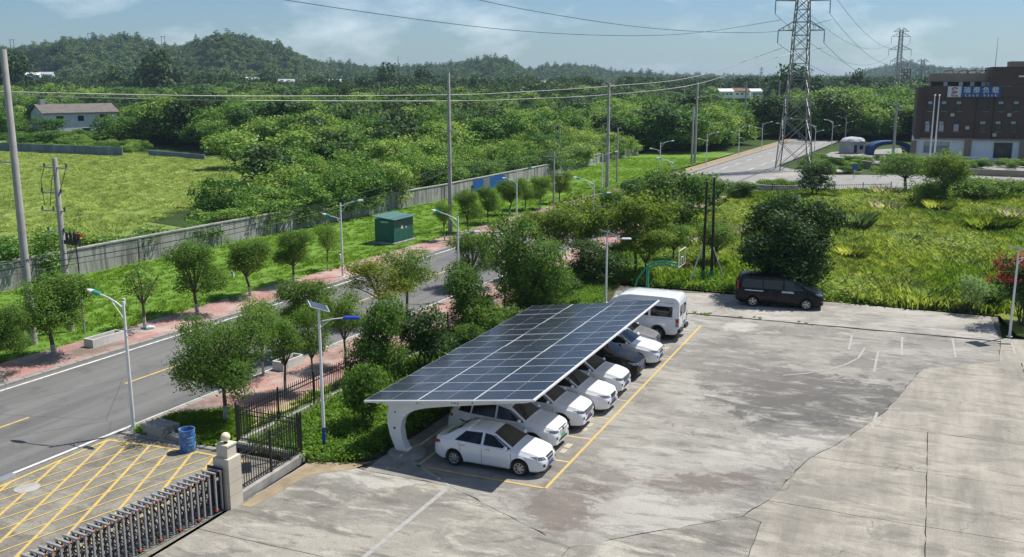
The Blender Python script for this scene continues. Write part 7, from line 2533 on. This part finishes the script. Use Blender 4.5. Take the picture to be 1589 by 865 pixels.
def tower(name, label, x, y, rz, H, prof, arms, wsc, group=None, detail=True):
    """prof: (z, half width); arms: (z, half span, insulator length)"""
    t = thing(name, label, 'pylon', (x, y, -0.2), rz, group)
    hw = lambda z: float(np.interp(z, [p[0] for p in prof], [p[1] for p in prof]))
    levels = [0.0]
    while levels[-1] < H - 0.8:
        levels.append(min(H, levels[-1] + max(1.3, hw(levels[-1]) * 1.75)))
    for sx in (-1, 1):
        for sy in (-1, 1):
            lg = MB()
            zs = sorted(set([0] + [p[0] for p in prof if p[0] <= H] + [H]))
            for a, b in zip(zs[:-1], zs[1:]):
                lg.bar((sx * hw(a), sy * hw(a), a), (sx * hw(b), sy * hw(b), b), 0.17 * wsc, 0.17 * wsc)
            lg.build('leg', m_lattice, t)
    for face in range(4):
        br = MB()
        for a, b in zip(levels[:-1], levels[1:]):
            ha, hb = hw(a), hw(b)
            def pt(s, h, z):
                return ((s * h, -h, z), (s * h, h, z), (-h, s * h, z), (h, s * h, z))[face]
            br.bar(pt(-1, ha, a), pt(1, hb, b), 0.085 * wsc, 0.085 * wsc).bar(pt(1, ha, a), pt(-1, hb, b), 0.085 * wsc, 0.085 * wsc)
            br.bar(pt(-1, hb, b), pt(1, hb, b), 0.08 * wsc, 0.08 * wsc)
        br.build('bracing', m_lattice, t)
    ends = []
    for z, sp, il in arms:
        for sg in (-1, 1):
            am = MB()
            h = hw(z)
            tip = (0, sg * sp, z)
            for sx in (-1, 1):
                am.bar((sx * h, sg * h, z), tip, 0.11 * wsc, 0.11 * wsc)
                am.bar((sx * hw(z + 1.4), sg * hw(z + 1.4), z + 1.4), tip, 0.10 * wsc, 0.10 * wsc)
                for k in (0.33, 0.66):
                    p0 = Vector((sx * h, sg * h, z)).lerp(Vector(tip), k)
                    p1 = Vector((sx * hw(z + 1.4), sg * hw(z + 1.4), z + 1.4)).lerp(Vector(tip), k)
                    am.bar(p0, p1, 0.06 * wsc, 0.06 * wsc)
            for k in (0.33, 0.66):
                am.bar(Vector((-h, sg * h, z)).lerp(Vector(tip), k), Vector((h, sg * h, z)).lerp(Vector(tip), k), 0.06 * wsc, 0.06 * wsc)
            ao = am.build('cross_arm', m_lattice, t)
            if il:
                ins = MB()
                n = 8
                prof_i = [(0.03, z - 0.1)]
                for k in range(n):
                    zz = z - 0.15 - il * k / n
                    prof_i += [(0.04, zz), (0.13 * wsc, zz - il / n * 0.5), (0.04, zz - il / n * 0.7)]
                ins.lathe(prof_i[::-1], 7, c=(0, sg * (sp - 0.05)))
                ins.build('insulator', m_dark if detail else m_lattice, ao)
            c_, s_ = math.cos(rz), math.sin(rz)
            yy = sg * (sp - 0.05)
            ends.append((x - s_ * yy, y + c_ * yy, z - il - 0.35))
    return t, ends


tx, ty_ = G(1231, 263)
rzt = math.atan2(FWD[1], FWD[0]) - 0.12
Dt = DIST(tx, ty_)
def ztw(py, d=Dt):
    return CAM_H + (YH - py) * d / F_PX / math.cos(PITCH) ** 0.5 + 0.2
t1, e1 = tower('lattice_tower', 'tall lattice pylon rising out of the top of the picture by the junction', tx, ty_, rzt, 33, [(0, 2.45), (15.8, 1.25), (21.5, 1.1), (33, 0.55)],
               [(ztw(52), 3.5, 1.75), (ztw(9), 4.1, 1.85), (ztw(-32), 3.4, 1.8)], 1.0, 'power line pylons')
D2 = 350.0
x2, y2, _ = AT(1387, 200, D2)
t2, e2 = tower('lattice_tower', 'second lattice pylon before the blue hill, left of the brown building', x2, y2, rzt, 31.6, [(0, 1.5), (12, 0.85), (31.6, 0.5)],
               [(ztw(97, D2), 3.0, 2.0), (ztw(80, D2), 3.9, 2.2), (ztw(61, D2), 3.2, 2.2), (ztw(48.5, D2) - 1.3, 2.6, 0)], 0.95, 'power line pylons')
x3, y3, _ = AT(1425, 180, 520)
t3, e3 = tower('lattice_tower', 'third lattice pylon showing beside the brown building roof', x3, y3, rzt, 24.5, [(0, 1.8), (12, 1.0), (24.5, 0.7)], [(ztw(110, 520), 3.4, 1.5), (ztw(93.5, 520) - 1.4, 3.2, 0)], 1.2, 'power line pylons')
bbt = thing('lattice_billboard', 'reddish lattice frame on a mast in front of the blue hill', 'mast', (*AT(1400, 180, 430)[:2], -0.3), rzt - 1.5)
zb0, zb1 = AT(1400, 121, 430)[2], AT(1400, 107, 430)[2]
MB().tube((0, 0, 0), (0, 0, zb0), 0.35, n=8).build('mast', m_lattice, bbt)
fr_ = MB()
for k in range(4):
    z = zb0 + (zb1 - zb0) * k / 3
    fr_.bar((-2.0, 0, z), (2.0, 0, z), 0.3, 0.3)
for x in (-2, -0.7, 0.7, 2):
    fr_.bar((x, 0, zb0), (x, 0, zb1), 0.3, 0.3)
fr_.bar((-2, 0, zb0), (2, 0.4, zb1), 0.25, 0.25).bar((2, 0, zb0), (-2, 0.4, zb1), 0.25, 0.25)
fr_.build('frame', m_redroof, bbt)
for i, (px, top, base, dd) in enumerate(((20, 62, 80, 1150), (140, 52, 66, 1200), (254, 57, 76, 1250))):
    x, y, z0 = AT(px, base, dd)
    z1 = AT(px, top, dd)[2]
    t = thing('goal_pylon', 'tiny goalpost-shaped pylon on the skyline of the left hills', 'pylon', (x, y, z0 - 4), math.atan2(FWD[1], FWD[0]), 'tiny pylons on the hills')
    H_ = z1 - z0 + 4
    MB().bar((0, -0.8, 0), (0, -2.2, H_ * 0.6), 0.5, 0.5).bar((0, 0.8, 0), (0, 2.2, H_ * 0.6), 0.5, 0.5).bar((0, -2.2, H_ * 0.6), (0, -2.0, H_), 0.5, 0.5).bar((0, 2.2, H_ * 0.6), (0, 2.0, H_), 0.5, 0.5).bar((0, -2.2, H_ * 0.6), (0, 2.2, H_ * 0.6), 0.4, 0.4).bar((0, -0.8, H_ * .2), (0, 1.6, H_ * 0.4), 0.3, 0.3).bar((0, 0.8, H_ * .2), (0, -1.6, H_ * 0.4), 0.3, 0.3).build('frame', m_lattice, t)
    MB().bar((0, -3.2, H_), (0, 3.2, H_), 0.5, 0.5).build('cross_arm', m_lattice, t)
for px, top, base, dd, lab in ((352, 44, 60, 1180, 'tiny pylon on the hilltop above the hall'), (513, 89, 102, 1500, 'tiny pylon on the middle ridge'), (1181, 105, 121, 900, 'small far pylon on the skyline left of the tall tower'), (1028, 110, 124, 1500, 'faint far pylon on the low skyline')):
    x, y, z0 = AT(px, base, dd)
    z1 = AT(px, top, dd)[2]
    H_ = z1 - z0 + 3
    t = thing('skyline_pylon', lab, 'pylon', (x, y, z0 - 3), math.atan2(FWD[1], FWD[0]), 'tiny pylons on the hills')
    sc_ = dd / 1200
    MB().bar((0, -1.8 * sc_, 0), (0, -0.3 * sc_, H_), 0.45 * sc_, 0.45 * sc_).bar((0, 1.8 * sc_, 0), (0, 0.3 * sc_, H_), 0.45 * sc_, 0.45 * sc_).bar((0, -1.2 * sc_, H_ * .35), (0, 0.7 * sc_, H_ * .7), .3 * sc_, .3 * sc_).bar((0, 1.2 * sc_, H_ * .35), (0, -0.7 * sc_, H_ * .7), .3 * sc_, .3 * sc_).build('frame', m_lattice, t)
    for k in (0.62, 0.8, 0.95):
        MB().bar((0, -2.8 * sc_, H_ * k), (0, 2.8 * sc_, H_ * k), 0.4 * sc_, 0.4 * sc_).build('cross_arm', m_lattice, t)
x, y, z0 = AT(618, 110, 1500)
tag(MB().tube((0, 0, -3), (0, 0, AT(618, 87, 1500)[2] - z0), 0.7, 0.3, n=6).bar((0, -1.2, 14), (0, 1.2, 14), 0.4, 0.4).build('radio_mast', m_lattice, loc=(x, y, z0)), 'thin radio mast on the skyline of the middle ridge', 'mast')

# conductors: away to the second pylon, and back over the lawn towards the left
PW_G = 'power line conductors'
order = [(0, 2), (1, 3), (2, 4), (3, 5)]
for i, j in ((0, 0), (1, 1), (2, 2), (3, 3), (4, 4), (5, 5)):
    cable('bare conductor from the tall pylon to the second pylon', sag(e1[i], e2[j], 5.0), 0.03, m_cable_dk, PW_G)
for pts_, lab in (([(1216, 74, Dt), (1080, 119, Dt - 8), (945, 134, Dt - 20), (800, 143.5, Dt - 35), (697, 147.5, Dt - 45), (400, 149.5, Dt - 62), (200, 147, Dt - 70), (0, 142.5, Dt - 76), (-200, 136, Dt - 80)], 'upper of two pale conductors crossing in front of the green scrub'),
                  ([(1281, 74, Dt), (1210, 88, Dt - 6), (1085, 130, Dt - 14), (945, 147, Dt - 25), (800, 154.5, Dt - 38), (697, 157, Dt - 46), (400, 156.5, Dt - 62), (200, 153, Dt - 70), (0, 147.5, Dt - 76), (-200, 140, Dt - 80)], 'lower of two pale conductors crossing in front of the green scrub'),
                  ([(1213, 31, Dt), (1100, 49, Dt - 8), (1000, 55.5, Dt - 18), (860, 52, Dt - 32), (700, 37, Dt - 48), (430, -2, Dt - 66), (250, -40, Dt - 76)], 'dark conductor crossing the sky below the clouds'),
                  ([(1290, 31, Dt), (1215, 48, Dt - 6), (1120, 50.5, Dt - 14), (1000, 43, Dt - 24), (860, 23, Dt - 38), (730, -3, Dt - 50), (600, -40, Dt - 60)], 'dark conductor leaving the top of the picture beside the clouds')):
    cable(lab, [AT(*p) for p in pts_], 0.040 if 'pale' in lab else 0.032, m_cable_al if 'pale' in lab else m_cable_dk, PW_G, 60)

# ------------------------------------------------------------------ haze
hz = MB().box(-5600, 5600, -5600, 5600, -1.4, 92)
m_haze = bpy.data.materials.new('haze')
m_haze.use_nodes = True
nt = m_haze.node_tree
nt.nodes.remove(nt.nodes['Principled BSDF'])
pv = nt.nodes.new('ShaderNodeVolumePrincipled')
pv.inputs['Color'].default_value = (0.60, 0.82, 1.0, 1)
pv.inputs['Density'].default_value = 0.00011
pv.inputs['Anisotropy'].default_value = 0.2
nt.links.new(pv.outputs[0], nt.nodes['Material Output'].inputs['Volume'])
ho = hz.build('haze', m_haze, loc=(CAM[0], CAM[1], 0))
ho['kind'] = 'stuff'
ho['label'] = 'thin bluish summer haze over the whole place'
